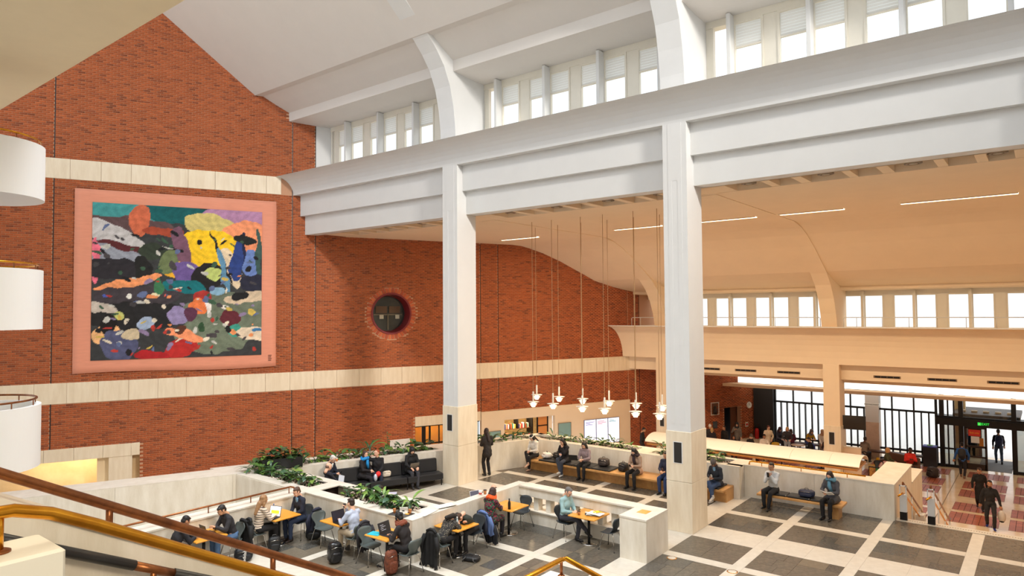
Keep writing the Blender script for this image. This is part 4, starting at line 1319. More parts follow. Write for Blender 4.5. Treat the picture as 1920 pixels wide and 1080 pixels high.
# flat woven colour fields (x, y from top-left 0..1, radii, tilt, colour): a loose abstract of the hanging's palette
BL = [(0.0, 0.0, 3, 3, 0, (58, 60, 62)), (0.15, 0.05, 0.3, 0.08, 0, (70, 150, 152)), (0.5, 0.05, 0.24, 0.07, 0.1, (20, 92, 96)), (0.85, 0.06, 0.25, 0.1, 0, (176, 132, 168)),
      (0.70, 0.14, 0.2, 0.1, 0.3, (206, 190, 120)), (0.9, 0.2, 0.18, 0.13, 0, (236, 150, 108)), (0.66, 0.28, 0.2, 0.14, 0, (246, 200, 40)), (0.47, 0.37, 0.1, 0.1, 0, (238, 178, 50)),
      (0.2, 0.13, 0.26, 0.05, 0.03, (96, 74, 76)), (0.26, 0.1, 0.06, 0.1, 0, (206, 108, 76)), (0.4, 0.17, 0.12, 0.03, 0.0, (170, 76, 52)), (0.13, 0.22, 0.2, 0.07, 0.5, (196, 194, 196)),
      (0.1, 0.32, 0.2, 0.08, 0.2, (146, 152, 166)), (0.18, 0.28, 0.16, 0.022, 0.25, (92, 40, 44)), (0.02, 0.36, 0.022, 0.15, 0, (236, 116, 140)), (0.12, 0.42, 0.16, 0.07, 0.05, (44, 42, 48)),
      (0.33, 0.3, 0.08, 0.05, 0, (52, 62, 50)), (0.43, 0.36, 0.06, 0.09, 0.4, (108, 122, 84)), (0.28, 0.42, 0.05, 0.09, 0, (34, 34, 34)), (0.5, 0.26, 0.05, 0.13, -0.25, (120, 84, 104)),
      (0.54, 0.44, 0.09, 0.08, 0.2, (108, 88, 150)), (0.66, 0.46, 0.1, 0.09, 0, (34, 32, 34)), (0.69, 0.44, 0.06, 0.04, 0.2, (190, 206, 120)), (0.8, 0.4, 0.05, 0.14, -0.3, (226, 206, 176)),
      (0.74, 0.33, 0.012, 0.2, -0.35, (30, 28, 34)), (0.76, 0.44, 0.02, 0.18, -0.2, (96, 144, 178)), (0.84, 0.36, 0.045, 0.14, 0.1, (44, 66, 130)), (0.885, 0.27, 0.012, 0.13, 0, (34, 38, 70)),
      (0.89, 0.2, 0.07, 0.03, 0, (32, 36, 36)), (0.93, 0.36, 0.05, 0.1, 0, (104, 130, 190)), (0.98, 0.32, 0.02, 0.2, 0, (60, 88, 84)), (0.95, 0.5, 0.1, 0.06, 0, (40, 42, 60)),
      (0.52, 0.53, 0.13, 0.045, 0.1, (20, 110, 118)), (0.2, 0.51, 0.2, 0.03, -0.25, (240, 156, 104)), (0.25, 0.6, 0.25, 0.07, 0, (66, 60, 66)), (0.25, 0.72, 0.3, 0.09, 0, (36, 36, 38)),
      (0.8, 0.72, 0.3, 0.16, 0, (106, 116, 100)), (0.7, 0.86, 0.24, 0.12, 0, (112, 124, 106)), (0.9, 0.6, 0.14, 0.04, -0.1, (206, 186, 160)), (0.86, 0.59, 0.05, 0.03, 0, (30, 30, 34)),
      (0.63, 0.6, 0.06, 0.05, 0, (168, 54, 50)), (0.72, 0.56, 0.04, 0.03, 0, (136, 178, 206)), (0.6, 0.66, 0.05, 0.06, 0, (226, 122, 70)), (0.66, 0.67, 0.014, 0.05, 0, (236, 230, 226)),
      (0.48, 0.72, 0.065, 0.055, 0.2, (148, 136, 180)), (0.56, 0.72, 0.04, 0.05, 0, (90, 50, 74)), (0.3, 0.77, 0.05, 0.045, -0.2, (160, 178, 206)), (0.15, 0.72, 0.035, 0.03, 0, (196, 200, 120)),
      (0.06, 0.67, 0.08, 0.035, 0.2, (196, 186, 176)), (0.08, 0.84, 0.08, 0.06, -0.2, (240, 186, 130)), (0.09, 0.78, 0.045, 0.06, 0, (30, 26, 26)), (0.15, 0.91, 0.1, 0.1, 0.3, (84, 88, 122)),
      (0.22, 0.84, 0.05, 0.045, 0, (206, 190, 160)), (0.52, 0.85, 0.12, 0.035, 0.35, (244, 152, 108)), (0.5, 0.94, 0.1, 0.06, -0.2, (186, 46, 44)), (0.34, 0.98, 0.1, 0.03, 0.1, (176, 34, 40)),
      (0.5, 0.82, 0.03, 0.035, 0.5, (92, 54, 40)), (0.63, 0.8, 0.02, 0.03, 0, (48, 78, 52)), (0.8, 0.75, 0.06, 0.06, 0.3, (96, 40, 50)), (0.84, 0.83, 0.045, 0.04, 0, (62, 152, 136)),
      (0.94, 0.85, 0.1, 0.05, 0.1, (226, 208, 184)), (0.77, 0.67, 0.03, 0.02, 0, (232, 226, 220)), (0.97, 0.83, 0.04, 0.012, 0, (60, 120, 170)), (0.2, 0.6, 0.02, 0.016, 0, (226, 226, 220)), (0.08, 0.59, 0.014, 0.01, 0, (74, 92, 170)),
      (0.35, 0.58, 0.016, 0.016, 0, (226, 216, 180)), (0.41, 0.59, 0.01, 0.01, 0, (214, 90, 70)), (0.37, 0.53, 0.022, 0.05, 0, (62, 120, 84))]
ii, jj = np.meshgrid(np.arange(NG + 1), np.arange(NG + 1))
SX, SY = ii / NG, 1 - jj / NG
wx = 0.007 * np.sin(SY * 29 + 3 * np.sin(SX * 17)) + 0.003 * np.sin(SX * 73 + SY * 47)
wyy = 0.007 * np.sin(SX * 27 + 2 * np.sin(SY * 23)) + 0.003 * np.sin(SX * 71 - SY * 67)
rq = random.Random(5)
PALT = [(226, 216, 196), (30, 30, 34), (180, 60, 52), (236, 150, 96), (96, 110, 150), (196, 196, 190), (60, 90, 70), (140, 124, 160), (70, 66, 70), (206, 180, 90)]
for k in range(150):
    cy = rq.uniform(0.15, 0.97)
    BL.append((rq.uniform(0.02, 0.98), cy, rq.uniform(0.006, 0.03), rq.uniform(0.004, 0.018), rq.uniform(-0.8, 0.8), PALT[rq.randrange(10)] if cy > 0.45 else PALT[(1, 5, 6, 8, 4)[rq.randrange(5)]]))
img = np.zeros((NG + 1, NG + 1, 3))
for (cx, cy, rx, ry, tl, cc) in BL:
    dx, dy = SX + wx - cx, SY + wyy - cy
    a = dx * math.cos(tl) + dy * math.sin(tl)
    b = -dx * math.sin(tl) + dy * math.cos(tl)
    msk = (a / rx) ** 2 + (b / ry) ** 2 < 1
    img[msk] = lin(cc)
mott = 1 + 0.16 * np.sin(SX * 60 + 4 * np.sin(SY * 31)) * np.sin(SY * 52 + 3 * np.sin(SX * 27)) + RNG.uniform(-0.1, 0.1, SX.shape)
img *= mott[..., None]
col = np.concatenate([np.clip(img, 0, 1).reshape(-1, 3), np.ones(((NG + 1) ** 2, 1))], 1)
ca = me.color_attributes.new('Col', 'FLOAT_COLOR', 'POINT')
ca.data.foreach_set('color', col.reshape(-1))
linkmesh('picture', me, hg)
q = MB()
for k in range(4): q.box(tb - 0.32, tb - 0.2 + 0.02 * (k % 2), -0.05, -0.035, 3.98 + k * 0.07, 4.01 + k * 0.07)
q.build('woven_mark', mat('mark_brown', (110, 70, 60), 0.9), hg, 'stuff')

# ================================================================ NEAR STAIR, LOWER LEFT
ns = thing('wall_stair_parapet', 'sloping stone stair parapet in the lower left corner', None, kind='structure')
slp = -0.545


def zt(x): return 4.68 + slp * (x - 1.75)


MB().add([(-1, 4.36, zt(-1)), (8, 4.36, zt(8)), (8, 4.36, -2), (-1, 4.36, -0), (-1, 4.72, zt(-1)), (8, 4.72, zt(8)), (8, 4.72, -2), (-1, 4.72, 0)],
         [(0, 3, 2, 1), (4, 5, 6, 7), (0, 1, 5, 4), (1, 2, 6, 5), (2, 3, 7, 6), (3, 0, 4, 7)]).build('body', CONC, ns)
MB().add([(-1, 4.33, zt(-1)), (8, 4.33, zt(8)), (8, 4.75, zt(8)), (-1, 4.75, zt(-1)), (-1, 4.33, zt(-1) + .04), (8, 4.33, zt(8) + .04), (8, 4.75, zt(8) + .04), (-1, 4.75, zt(-1) + .04)],
         [(0, 3, 2, 1), (4, 5, 6, 7), (0, 1, 5, 4), (1, 2, 6, 5), (2, 3, 7, 6), (3, 0, 4, 7)]).build('coping', TRAVT, ns)
t = thing('handrail', 'brown bronze handrail on the sloping parapet at lower left', 'handrail', (0, 4.5, 0), 0, 'stair handrails near the camera')
MB().tube([(x, 0, 4.84 + slp * (x - 1.75)) for x in (-1, 1, 3, 5, 8)], 0.029, 16).build('rail', BRONZE, t)
for x in (0.35, 1.75, 2.86, 4.0, 5.2): MB().tube([(x, 0, zt(x) + 0.03), (x, 0, 4.83 + slp * (x - 1.75))], 0.02, 10).build('post', BRONZE, t)
t = thing('handrail', 'thick polished brass handrail bending over the white newel box', 'handrail', (0, 3.5, 0), 0, 'stair handrails near the camera')
MB().tube([(-0.4, 0, 5.17), (0.85, 0, 5.17), (0.98, 0, 5.165), (1.12, 0, 5.12)] + [(x, 0, 5.15 - 0.557 * (x - 1.08)) for x in (1.3, 2, 4, 6)], 0.028, 18).build('rail', BRASS, t)
for x in (0.93, 2.6, 4.2): MB().tube([(x, 0, min(5.0, 5.1 - 0.557 * (x - 1.08)) - (0 if x < 1 else 1.0)), (x, 0, min(5.16, 5.14 - 0.557 * (x - 1.08)))], 0.018, 10).build('post', BRASS, t)
MB().lathe([(0.0, 0), (0.045, 0.0), (0.045, 0.008), (0.03, 0.014)], 20, (0.93, 0, 5.0)).build('collar', BRONZE, t)
t = thing('newel_box', 'white newel box under the brass handrail in the corner', 'newel', (0.86, 3.5, 3.0))
MB().box(-0.5, 0.27, -0.16, 0.16, 0, 2.0, b=0.012).build('casing', mat('newel_white', (226, 222, 208), 0.5), t)
t = thing('wall_handrail', 'lower handrail wrapped in black leather with a bare bronze gap', 'handrail', (0, 4.27, 0), 0, 'stair handrails near the camera')
zb = lambda x: 4.79 - 0.50 * (x - 1.26)
MB().tube([(x, 0, zb(x)) for x in (1.12, 1.3, 1.8)], 0.03, 14).build('leather_wrap', LEATHER, t)
MB().tube([(x, 0, zb(x)) for x in (1.8, 2.03)], 0.026, 14).build('rail', BRONZE, t)
MB().tube([(x, 0, zb(x)) for x in (2.03, 4.0, 6.0)], 0.03, 14).build('leather_wrap', LEATHER, t)
MB().tube([(1.91, 0, zb(1.91) - 0.12), (1.91, 0, zb(1.91))], 0.018, 8).build('bracket', BRONZE, t)
t = thing('corner_handrail', 'brass handrail corner over a pale newel at the bottom edge', 'handrail', (5.88, 3.98, 3.46), 0, 'stair handrails near the camera')
MB().tube([(-2.0, 0, 0), (-0.06, 0, 0), (0.0, -0.03, 0), (0.14, -1.4, -0.42)], 0.026, 12).build('rail', BRASS, t)
MB().tube([(-0.05, 0, -0.16), (-0.05, 0, 0)], 0.016, 8).build('post', BRONZE, t)
MB().lathe([(0, 0), (0.04, 0), (0.03, 0.012)], 14, (-0.05, 0, -0.165)).build('collar', BRONZE, t)
nw = MB().prism([(-2.2, -0.17), (-0.0, -0.17), (-0.0, 0.17), (-2.2, 0.17)], -1.2, -0.165)
nw.build('newel', TRAVT, t)
MB().box(-0.9, -0.12, -0.14, 0.0, -0.165, -0.16).build('tan_inset', mat('tan_inset', (206, 176, 130), 0.4), t)

# ================================================================ TABLES AND CHAIRS
def table(label, x, y, w=0.78, d=0.80):
    t = thing('cafe_table', label, 'table', (x, y, 0), 0, 'square cafe tables')
    MB().box(-w / 2, w / 2, -d / 2, d / 2, 0.70, 0.735, b=0.008).build('table_top', WOOD, t)
    MB().box(-w / 2 + .05, w / 2 - .05, -d / 2 + .05, d / 2 - .05, 0.685, 0.70).build('under_panel', BLACKM, t)
    MB().lathe([(0.035, 0.02), (0.035, 0.69)], 14).build('pedestal', BLACKM, t)
    MB().lathe([(0.0, 0), (0.25, 0.0), (0.255, 0.008), (0.24, 0.018), (0.05, 0.026), (0.0, 0.026)], 28).build('base_disc', CHROME, t)
    return t


TABLES = {'A': (15.2, 9.5), 'B': (14.56, 11.65), 'C': (12.5, 11.66), 'D': (10.98, 12.5), 'E': (11.0, 14.27), 'F': (10.3, 15.93), 'G': (8.28, 15.93)}
table('wooden cafe table in front of the blue-shirted man', *TABLES['A'])
table('wooden cafe table beside the woman in the orange scarf', *TABLES['B'])
table('wooden cafe table with two people slumped over it', *TABLES['C'])
table('wooden cafe table with a teal folder and a laptop', *TABLES['D'], w=0.72)
table('wooden cafe table of the man in the pale grey sweater', *TABLES['E'], w=0.72)
table('wooden cafe table between the blonde woman and the navy pullover', *TABLES['F'])
table('wooden cafe table of the two dark-haired men by the stair rail', *TABLES['G'])


def shell_back():
    vs, fs = [], []
    N, Mv = 10, 9
    for sgn in (0, 1):
        for j in range(Mv):
            v = j / (Mv - 1)
            z = 0.44 + 0.36 * v
            hw = [0.20, 0.16, 0.135, 0.15, 0.18, 0.205, 0.215, 0.205, 0.16][j]
            for i in range(N):
                s_ = i / (N - 1) * 2 - 1
                x = -0.16 - 0.09 * v - 0.06 * max(0, 1 - 3 * v) * -1 + 0.05 * s_ * s_
                vs.append((x - 0.012 * sgn, hw * s_, z + (0.015 * (1 - s_ * s_) if j == Mv - 1 else 0)))
    n = N * Mv
    for sgn in (0, 1):
        for j in range(Mv - 1):
            for i in range(N - 1):
                k = sgn * n + j * N + i
                f = (k, k + 1, k + N + 1, k + N)
                fs.append(f if sgn == 0 else f[::-1])
    for j in range(Mv - 1):
        for i in (0, N - 1):
            k = j * N + i
            fs.append((k, k + N, n + k + N, n + k) if i == 0 else (k, n + k, n + k + N, k + N))
    for i in range(N - 1):
        k = (Mv - 1) * N + i
        fs.append((k, k + 1, n + k + 1, n + k))
    return MB().add(vs, fs, 0, True)


def shell_seat():
    vs, fs = [], []
    N = 9
    prof = [(-0.17, 0.455), (-0.12, 0.437), (0.0, 0.43), (0.12, 0.435), (0.19, 0.43), (0.225, 0.41)]
    hw = [0.15, 0.19, 0.215, 0.215, 0.195, 0.15]
    for d in (0, 0.012):
        for (x, z), h in zip(prof, hw):
            for i in range(N):
                s_ = i / (N - 1) * 2 - 1
                vs.append((x, h * s_, z + 0.012 * s_ * s_ - d))
    n = N * len(prof)
    for d in (0, 1):
        for j in range(len(prof) - 1):
            for i in range(N - 1):
                k = d * n + j * N + i
                f = (k, k + N, k + N + 1, k + 1)
                fs.append(f if d == 0 else f[::-1])
    for j in range(len(prof) - 1):
        for i in (0, N - 1):
            k = j * N + i
            fs.append((k, k + 1 if False else k + N, n + k + N, n + k))
    for j in (0, len(prof) - 1):
        for i in range(N - 1):
            k = j * N + i
            fs.append((k, k + 1, n + k + 1, n + k))
    return MB().add(vs, fs, 0, True)


CH_ME = {}
for nm, m_ in (('grey', SHELL), ('dark', SHELLB), ('yellow', mat('mustard_shell', (206, 160, 30), 0.5)), ('black', BLACKP)):
    CH_ME[nm] = (shell_seat().mesh('seat', m_), shell_back().mesh('backrest', m_))
LEGM = {}
for sx in (-1, 1):
    for sy in (-1, 1):
        LEGM[sx, sy] = MB().tube([(0.03 * sx, 0.05 * sy, 0.412), (0.12 * sx, 0.13 * sy, 0.41), (0.15 * sx, 0.15 * sy, 0.38), (0.22 * sx, 0.235 * sy, 0.006)], 0.0105, 8).mesh('leg', CHROME)
FOOTM = MB().lathe([(0.013, 0), (0.013, 0.014)], 8).mesh('foot', BLACKP)


def chair(label, x, y, head, col='grey', z=0.0, group='moulded shell chairs at the cafe tables'):
    t = thing('shell_chair', label, 'chair', (x, y, z), math.radians(head), group)
    linkmesh('seat', CH_ME[col][0], t)
    linkmesh('backrest', CH_ME[col][1], t)
    for k, me_ in LEGM.items():
        l = linkmesh('leg', me_, t)
        if z == 0: linkmesh('foot', FOOTM, l, (0.22 * k[0], 0.235 * k[1], 0))
    return t


chair('dark shell chair under the blue-shirted man', 15.15, 10.22, -95, 'dark')
chair('empty dark shell chair beside the stone pier', 15.15, 8.82, 90, 'dark')
chair('empty dark shell chair against the balustrade corner', 15.2, 11.68, 180, 'dark')
chair('shell chair under the woman in the orange scarf', 13.72, 11.66, 0, 'dark')
chair('shell chair of the hooded sleeper, black coat on its back', 11.8, 11.58, 0, 'grey')
chair('shell chair of the slumped man, blue jacket on its back', 13.08, 11.58, 180, 'dark')
chair('grey shell chair under the woman with headphones', 10.98, 11.72, 90, 'grey')
chair('empty grey shell chair between two table rows, dark jacket behind it', 10.83, 12.95, -90, 'grey')
chair('grey shell chair under the man in the pale sweater', 10.95, 13.62, 90, 'grey')
chair('empty grey shell chair with a dark coat over its back', 10.95, 14.95, -90, 'grey')
chair('shell chair under the man in the navy pullover', 10.98, 15.88, 180, 'dark')
chair('shell chair under the blonde woman', 9.6, 15.9, 0, 'grey')
chair('shell chair under the bearded man in dark grey', 9.0, 15.9, 180, 'grey')
chair('shell chair under the man half hidden by the rail', 7.55, 15.9, 0, 'grey')


def laptop(label, x, y, z, head, scr=(40, 44, 52), body=(52, 54, 58), w=0.32, d=0.22, tilt=105, emit=0.3, rows=None, cat='laptop', name='laptop', base=True, group=None):
    """screen faces the direction head"""
    t = thing(name, label, cat, (x, y, z), math.radians(head), group)
    bm_ = mat('laptop_%d_%d_%d' % body, body, 0.4, 0.4)
    if base:
        MB().box(0.0, d, -w / 2, w / 2, 0, 0.014, b=0.004).build('keyboard_base', bm_, t)
        MB().box(0.02, d * 0.55, -w / 2 + .02, w / 2 - .02, 0.014, 0.016).build('keys', BLACKP, t)
    a = math.radians(tilt - 90)
    M = Matrix.Translation((0, 0, 0.014)) @ Matrix.Rotation(-a, 4, 'Y')
    MB().xbox(M @ Matrix.Translation((-0.005, 0, d / 2)), 0.005, w / 2, d / 2, 0, 0.003).build('lid', bm_, t)
    MB().xbox(M @ Matrix.Translation((0.001, 0, d / 2)), 0.001, w / 2 - 0.012, d / 2 - 0.012).build('display', mat('scr_%d_%d_%d' % scr, scr, 0.3, emit=emit), t)
    if rows:
        q = MB()
        for i, (yy, zz, hy, hz) in enumerate(rows):
            q.xbox(M @ Matrix.Translation((0.003, yy * w, zz * d)), 0.0006, hy * w, hz * d)
        q.build('page_content', rows_mat, t, 'stuff')
    return t


rows_mat = mat('page_yellow', (250, 226, 60), 0.5, emit=0.5)
laptop('open tablet computer with white and yellow page, facing the blonde woman', 10.12, 15.86, 0.735, 200, (236, 238, 246), w=0.34, d=0.26, emit=0.8, rows=[(0, 0.42, 0.36, 0.16)])
laptop('dark laptop of the bearded man', 8.32, 15.98, 0.735, 0, (60, 90, 120), w=0.3)
laptop('black laptop with dark pictures on screen before the man in the pale sweater', 10.9, 14.2, 0.735, -92, (38, 36, 46), (30, 30, 32), 0.38, 0.27, 108, 0.35)
rows_mat = mat('page_grey', (150, 152, 160), 0.5, emit=0.4)
laptop('laptop with lines of text on a dark screen before the woman with headphones', 10.98, 12.55, 0.735, -85, (36, 36, 38), (60, 62, 66), 0.38, 0.26, 108, 0.3, rows=[(-0.2, 0.75, 0.15, 0.03), (-0.1, 0.6, 0.2, 0.03), (-0.22, 0.45, 0.12, 0.03), (-0.1, 0.3, 0.2, 0.03)])
laptop('slim dark laptop of the man half hidden by the rail', 7.98, 15.88, 0.735, 180, (40, 42, 48), w=0.3)


def lathe_thing(name, label, cat, x, y, z, parts, group=None, rz=0):
    t = thing(name, label, cat, (x, y, z), rz, group)
    for pn, prof, mt in parts:
        MB().lathe(prof, 16).build(pn, mt, t)
    return t


CUPM = mat('paper_cup_brown', (176, 112, 60), 0.6)
CUPW = mat('paper_cup_white', (238, 232, 224), 0.6)
LIDM = mat('cup_lid', (52, 38, 32), 0.4)
LIDW = mat('cup_lid_white', (240, 238, 234), 0.4)
BAND = mat('cup_band', (190, 60, 50), 0.6)


def cup(label, x, y, z, body=CUPM, lid=LIDM, band=None, s=1.0):
    p = [('cup_body', [(0.0, 0), (0.028 * s, 0), (0.04 * s, 0.095 * s), (0.0, 0.095 * s)], body), ('lid', [(0.0, 0.095 * s), (0.043 * s, 0.095 * s), (0.043 * s, 0.104 * s), (0.036 * s, 0.112 * s), (0.0, 0.112 * s)], lid)]
    if band: p.append(('sleeve', [(0.0335 * s, 0.03 * s), (0.0395 * s, 0.07 * s), (0.0, 0.071 * s)], band))
    return lathe_thing('paper_cup', label, 'cup', x, y, z, p)


def bottle(label, x, y, z, mt, cap, h=0.24, r=0.034):
    return lathe_thing('bottle', label, 'bottle', x, y, z, [('bottle_body', [(0, 0), (r, 0), (r, h * 0.62), (r * 0.45, h * 0.82), (r * 0.42, h * 0.9), (0, h * 0.9)], mt), ('cap', [(0, h * 0.9), (r * 0.5, h * 0.9), (r * 0.5, h), (0, h)], cap)])


CLEARP = mat('clear_plastic', (190, 205, 208), 0.1, spec=0.8)
bottle('black drink bottle on the table by the orange scarf', 14.3, 11.42, 0.735, BLACKP, BLACKP, 0.28, 0.038)
bottle('clear water bottle on the sleepers\' table', 12.35, 11.5, 0.735, CLEARP, LAMPW, 0.25, 0.032)
bottle('clear bottle with a blue cap beside the tablet computer', 10.3, 16.18, 0.735, CLEARP, mat('blue_cap', (70, 110, 190), 0.4), 0.24, 0.032)
bottle('small dark-capped bottle beside the tablet computer', 10.05, 16.22, 0.735, CLEARP, mat('navy_cap', (30, 40, 80), 0.4), 0.2, 0.03)
cup('brown paper cup on the blue-shirted man\'s table', 14.98, 9.66, 0.735)
cup('pale paper cup with red band on the stone wall', 14.05, 12.22, H, CUPW, LIDW, BAND, 1.2)
cup('brown paper cup with black lid on the stone wall', 14.22, 12.2, H, CUPM, LIDM, None, 1.15)
cup('brown cup on the tray at the planter corner', 11.53, 12.85, H + 0.012, CUPM, CUPM)
cup('brown cup behind the white card at the planter corner', 11.72, 12.5, H + 0.012, CUPM, CUPM)
cup('orange-brown cup on the wall behind the old man', 14.37, wy(14.37, 23.0), H, mat('cup_amber', (206, 120, 50), 0.5), LIDW)
t = thing('tray', 'dark serving tray with crumbs on the planter corner', 'tray', (11.6, 12.68, H), 0.1)
MB().box(-0.2, 0.2, -0.28, 0.28, 0, 0.01, b=0.004).build('tray_base', mat('tray_grey', (66, 64, 62), 0.5), t)
MB().ell((0.05, -0.15, 0.015), (0.05, 0.07, 0.012), 10, 6).build('food_scraps', mat('scraps_orange', (214, 150, 50), 0.8), t)
t = thing('menu_card', 'white folded card standing on the tray', 'card', (11.62, 12.62, H + 0.01), 0.6)
MB().xbox(Matrix.Rotation(0.25, 4, 'Y') @ Matrix.Translation((0, 0, 0.08)), 0.002, 0.1, 0.08).xbox(Matrix.Translation((0.04, 0, 0)) @ Matrix.Rotation(-0.25, 4, 'Y') @ Matrix.Translation((0, 0, 0.08)), 0.002, 0.1, 0.08).build('card', LAMPW, t)
MB().xbox(Matrix.Rotation(0.25, 4, 'Y') @ Matrix.Translation((-0.003, 0.01, 0.09)), 0.001, 0.03, 0.03).build('printed_block', BLACKP, t)


def paper(label, x, y, z, rz, w=0.3, d=0.42, curl=0.02, mt=None, name='paper_sheet', cat='paper'):
    vs, fs = [], []
    for j in range(6):
        for i in range(6):
            s_, t_ = i / 5 - .5, j / 5 - .5
            vs.append((s_ * w, t_ * d, 0.004 + curl * (abs(t_) * 2) ** 2))
    for j in range(5):
        for i in range(5):
            k = j * 6 + i
            fs.append((k, k + 1, k + 7, k + 6))
    o = MB().add(vs, fs, 0, True).build(name, mt or LAMPW, None, None, (x, y, z), (0, 0, rz))
    o.modifiers.new('thick', 'SOLIDIFY').thickness = 0.002
    return props(o, label, cat)


paper('large white paper sheet lying on the stone wall by the planter', 12.05, 12.23, H, 0.2, 0.62, 0.28)
paper('white paper sheet with raised corner on the stone wall', 12.72, 12.24, H, -0.25, 0.55, 0.27, 0.035)
t = thing('folder', 'teal folder on the laptop table', 'folder', (10.8, 12.72, 0.735), 0.25)
MB().box(-0.12, 0.14, -0.16, 0.16, 0, 0.012, b=0.003).build('folder_cover', mat('teal_card', (36, 176, 196), 0.5), t)
t = thing('magazine', 'crumpled newspaper and magazine heap on the blue-shirted man\'s table', 'newspaper', (15.22, 9.35, 0.735), 0.3)
for k, (dx, dy, rz, zz, cc) in enumerate(((0, 0, 0, 0, (224, 220, 212)), (0.03, 0.04, 0.4, 0.015, (206, 204, 200)), (-0.02, -0.05, -0.3, 0.03, (236, 232, 226)), (0.05, -0.07, 0.9, 0.045, (246, 200, 50)))):
    s_ = 0.5 if k == 3 else 1
    vs, fs = [], []
    for j in range(5):
        for i in range(5):
            a, b = (i / 4 - .5) * 0.3 * s_, (j / 4 - .5) * 0.38 * s_
            vs.append(Matrix.Rotation(rz, 3, 'Z') @ Vector((a, b, 0)) + Vector((dx, dy, zz + 0.006 + random.uniform(0, 0.03))))
    for j in range(4):
        for i in range(4):
            q_ = j * 5 + i
            fs.append((q_, q_ + 1, q_ + 6, q_ + 5))
    MB().add(vs, fs).build('page', mat('page_%d' % k, cc, 0.7), t)
t = thing('sunglasses_case', 'small black case on the blue-shirted man\'s table', 'case', (15.1, 9.52, 0.735), 0.5)
MB().ell((0, 0, 0.022), (0.06, 0.035, 0.022), 14, 8).build('case_shell', BLACKP, t)
MB().tube([(-0.06, 0, 0.022), (0, -0.036, 0.022), (0.06, 0, 0.022)], 0.003, 6).build('seam', CHROME, t)
t = thing('camera_lens', 'black camera-like lens on the sleepers\' table', 'camera', (12.22, 11.46, 0.735), 0.2)
MB().lathe([(0, 0), (0.045, 0), (0.045, 0.06), (0.038, 0.075), (0, 0.075)], 16).build('barrel', BLACKP, t)
MB().box(-0.07, 0.02, -0.04, 0.04, 0, 0.045, b=0.006).build('camera_body', BLACKP, t)

# ================================================================ SOFA, BENCHES
def sofa(name, label, x, y, rz, L, mods, D=0.72, group=None):
    """front faces local +X, runs along local Y"""
    t = thing(name, label, 'sofa', (x, y, 0), rz, group)
    l = L / mods
    for k in range(mods):
        a, b = -L / 2 + k * l, -L / 2 + (k + 1) * l
        MB().box(-0.02, D / 2 + 0.06, a + .006, b - .006, 0.2, 0.42, b=0.025).box(-D / 2, -0.02, a + .006, b - .006, 0.2, 0.36).build('seat', LEATHER, t)
        MB().xbox(Matrix.Translation((-D / 2 + 0.1, (a + b) / 2, 0.59)) @ Matrix.Rotation(-0.12, 4, 'Y'), 0.085, l / 2 - .006, 0.23, 0, 0.03).build('backrest', LEATHER, t)
    for k in range(mods + 1):
        for xx in (-D / 2 + 0.06, D / 2):
            yy = max(-L / 2 + 0.06, min(L / 2 - 0.06, -L / 2 + k * l))
            MB().box(xx - 0.015, xx + 0.015, yy - 0.015, yy + 0.015, 0, 0.2).build('leg', BLACKM, t)
    return t


SD = 22.46     # centre line of the sofa, distance from the wall origin
c = WN * SD
ax = lambda u: WN * SD + WD * u
uu = lambda x, d: (x - WN.x * d) / WD.x
ur, ul = uu(17.35, SD), uu(13.75, SD)
cen = ax((ur + ul) / 2)
sofa('leather_sofa', 'long black leather sofa against the planter wall', cen.x, cen.y, math.atan2(-WN.y, -WN.x), ur - ul, 3)
sofa('leather_sofa', 'shorter black leather sofa section at the planter corner', 13.1, 17.72, math.radians(-5), 1.2, 1, 0.68)


def bench(label, x0, x1, y0, y1, solid, cush, zt_=0.42):
    t = thing('bench', label, 'bench', (x0, y0, 0), 0, 'oak benches along the stone walls')
    W_, L_ = x1 - x0, y1 - y0
    if solid:
        n_ = 6
        for k in range(n_):
            MB().box(0.28, W_, L_ * k / n_ + .003, L_ * (k + 1) / n_ - .003, 0.0, zt_ - 0.14).build('front_panel', OAK, t)
            MB().box(0.2, W_, L_ * k / n_ + .002, L_ * (k + 1) / n_ - .002, zt_ - 0.15, zt_ - 0.065).build('rail', OAK, t)
    else:
        for yy in (0.12, L_ - 0.3):
            MB().box(0.12, W_ - 0.1, yy, yy + 0.18, 0.0, zt_ - 0.065).build('leg', OAK, t)
    MB().box(0, W_, 0, L_, zt_ - 0.065, zt_, b=0.008).build('seat_board', OAK, t)
    for a, b in cush:
        n_ = max(1, round((b - a) / 0.75))
        for k in range(n_):
            MB().box(0.06, W_ - 0.12, a + (b - a) * k / n_ + .006, a + (b - a) * (k + 1) / n_ - .006, zt_, zt_ + 0.055, b=0.018).build('cushion', LEATHER, t)
    return t


bench('long oak bench with black cushions along the far planter wall', 20.62, 21.52, 8.02, Y0 - 0.2, True, ((0.15, 2.2), (4.05, 7.1)))
bench('short oak bench with black cushions under the scarfed woman', 20.98, 21.62, 4.72, 7.12, False, ((0.22, 2.2),))


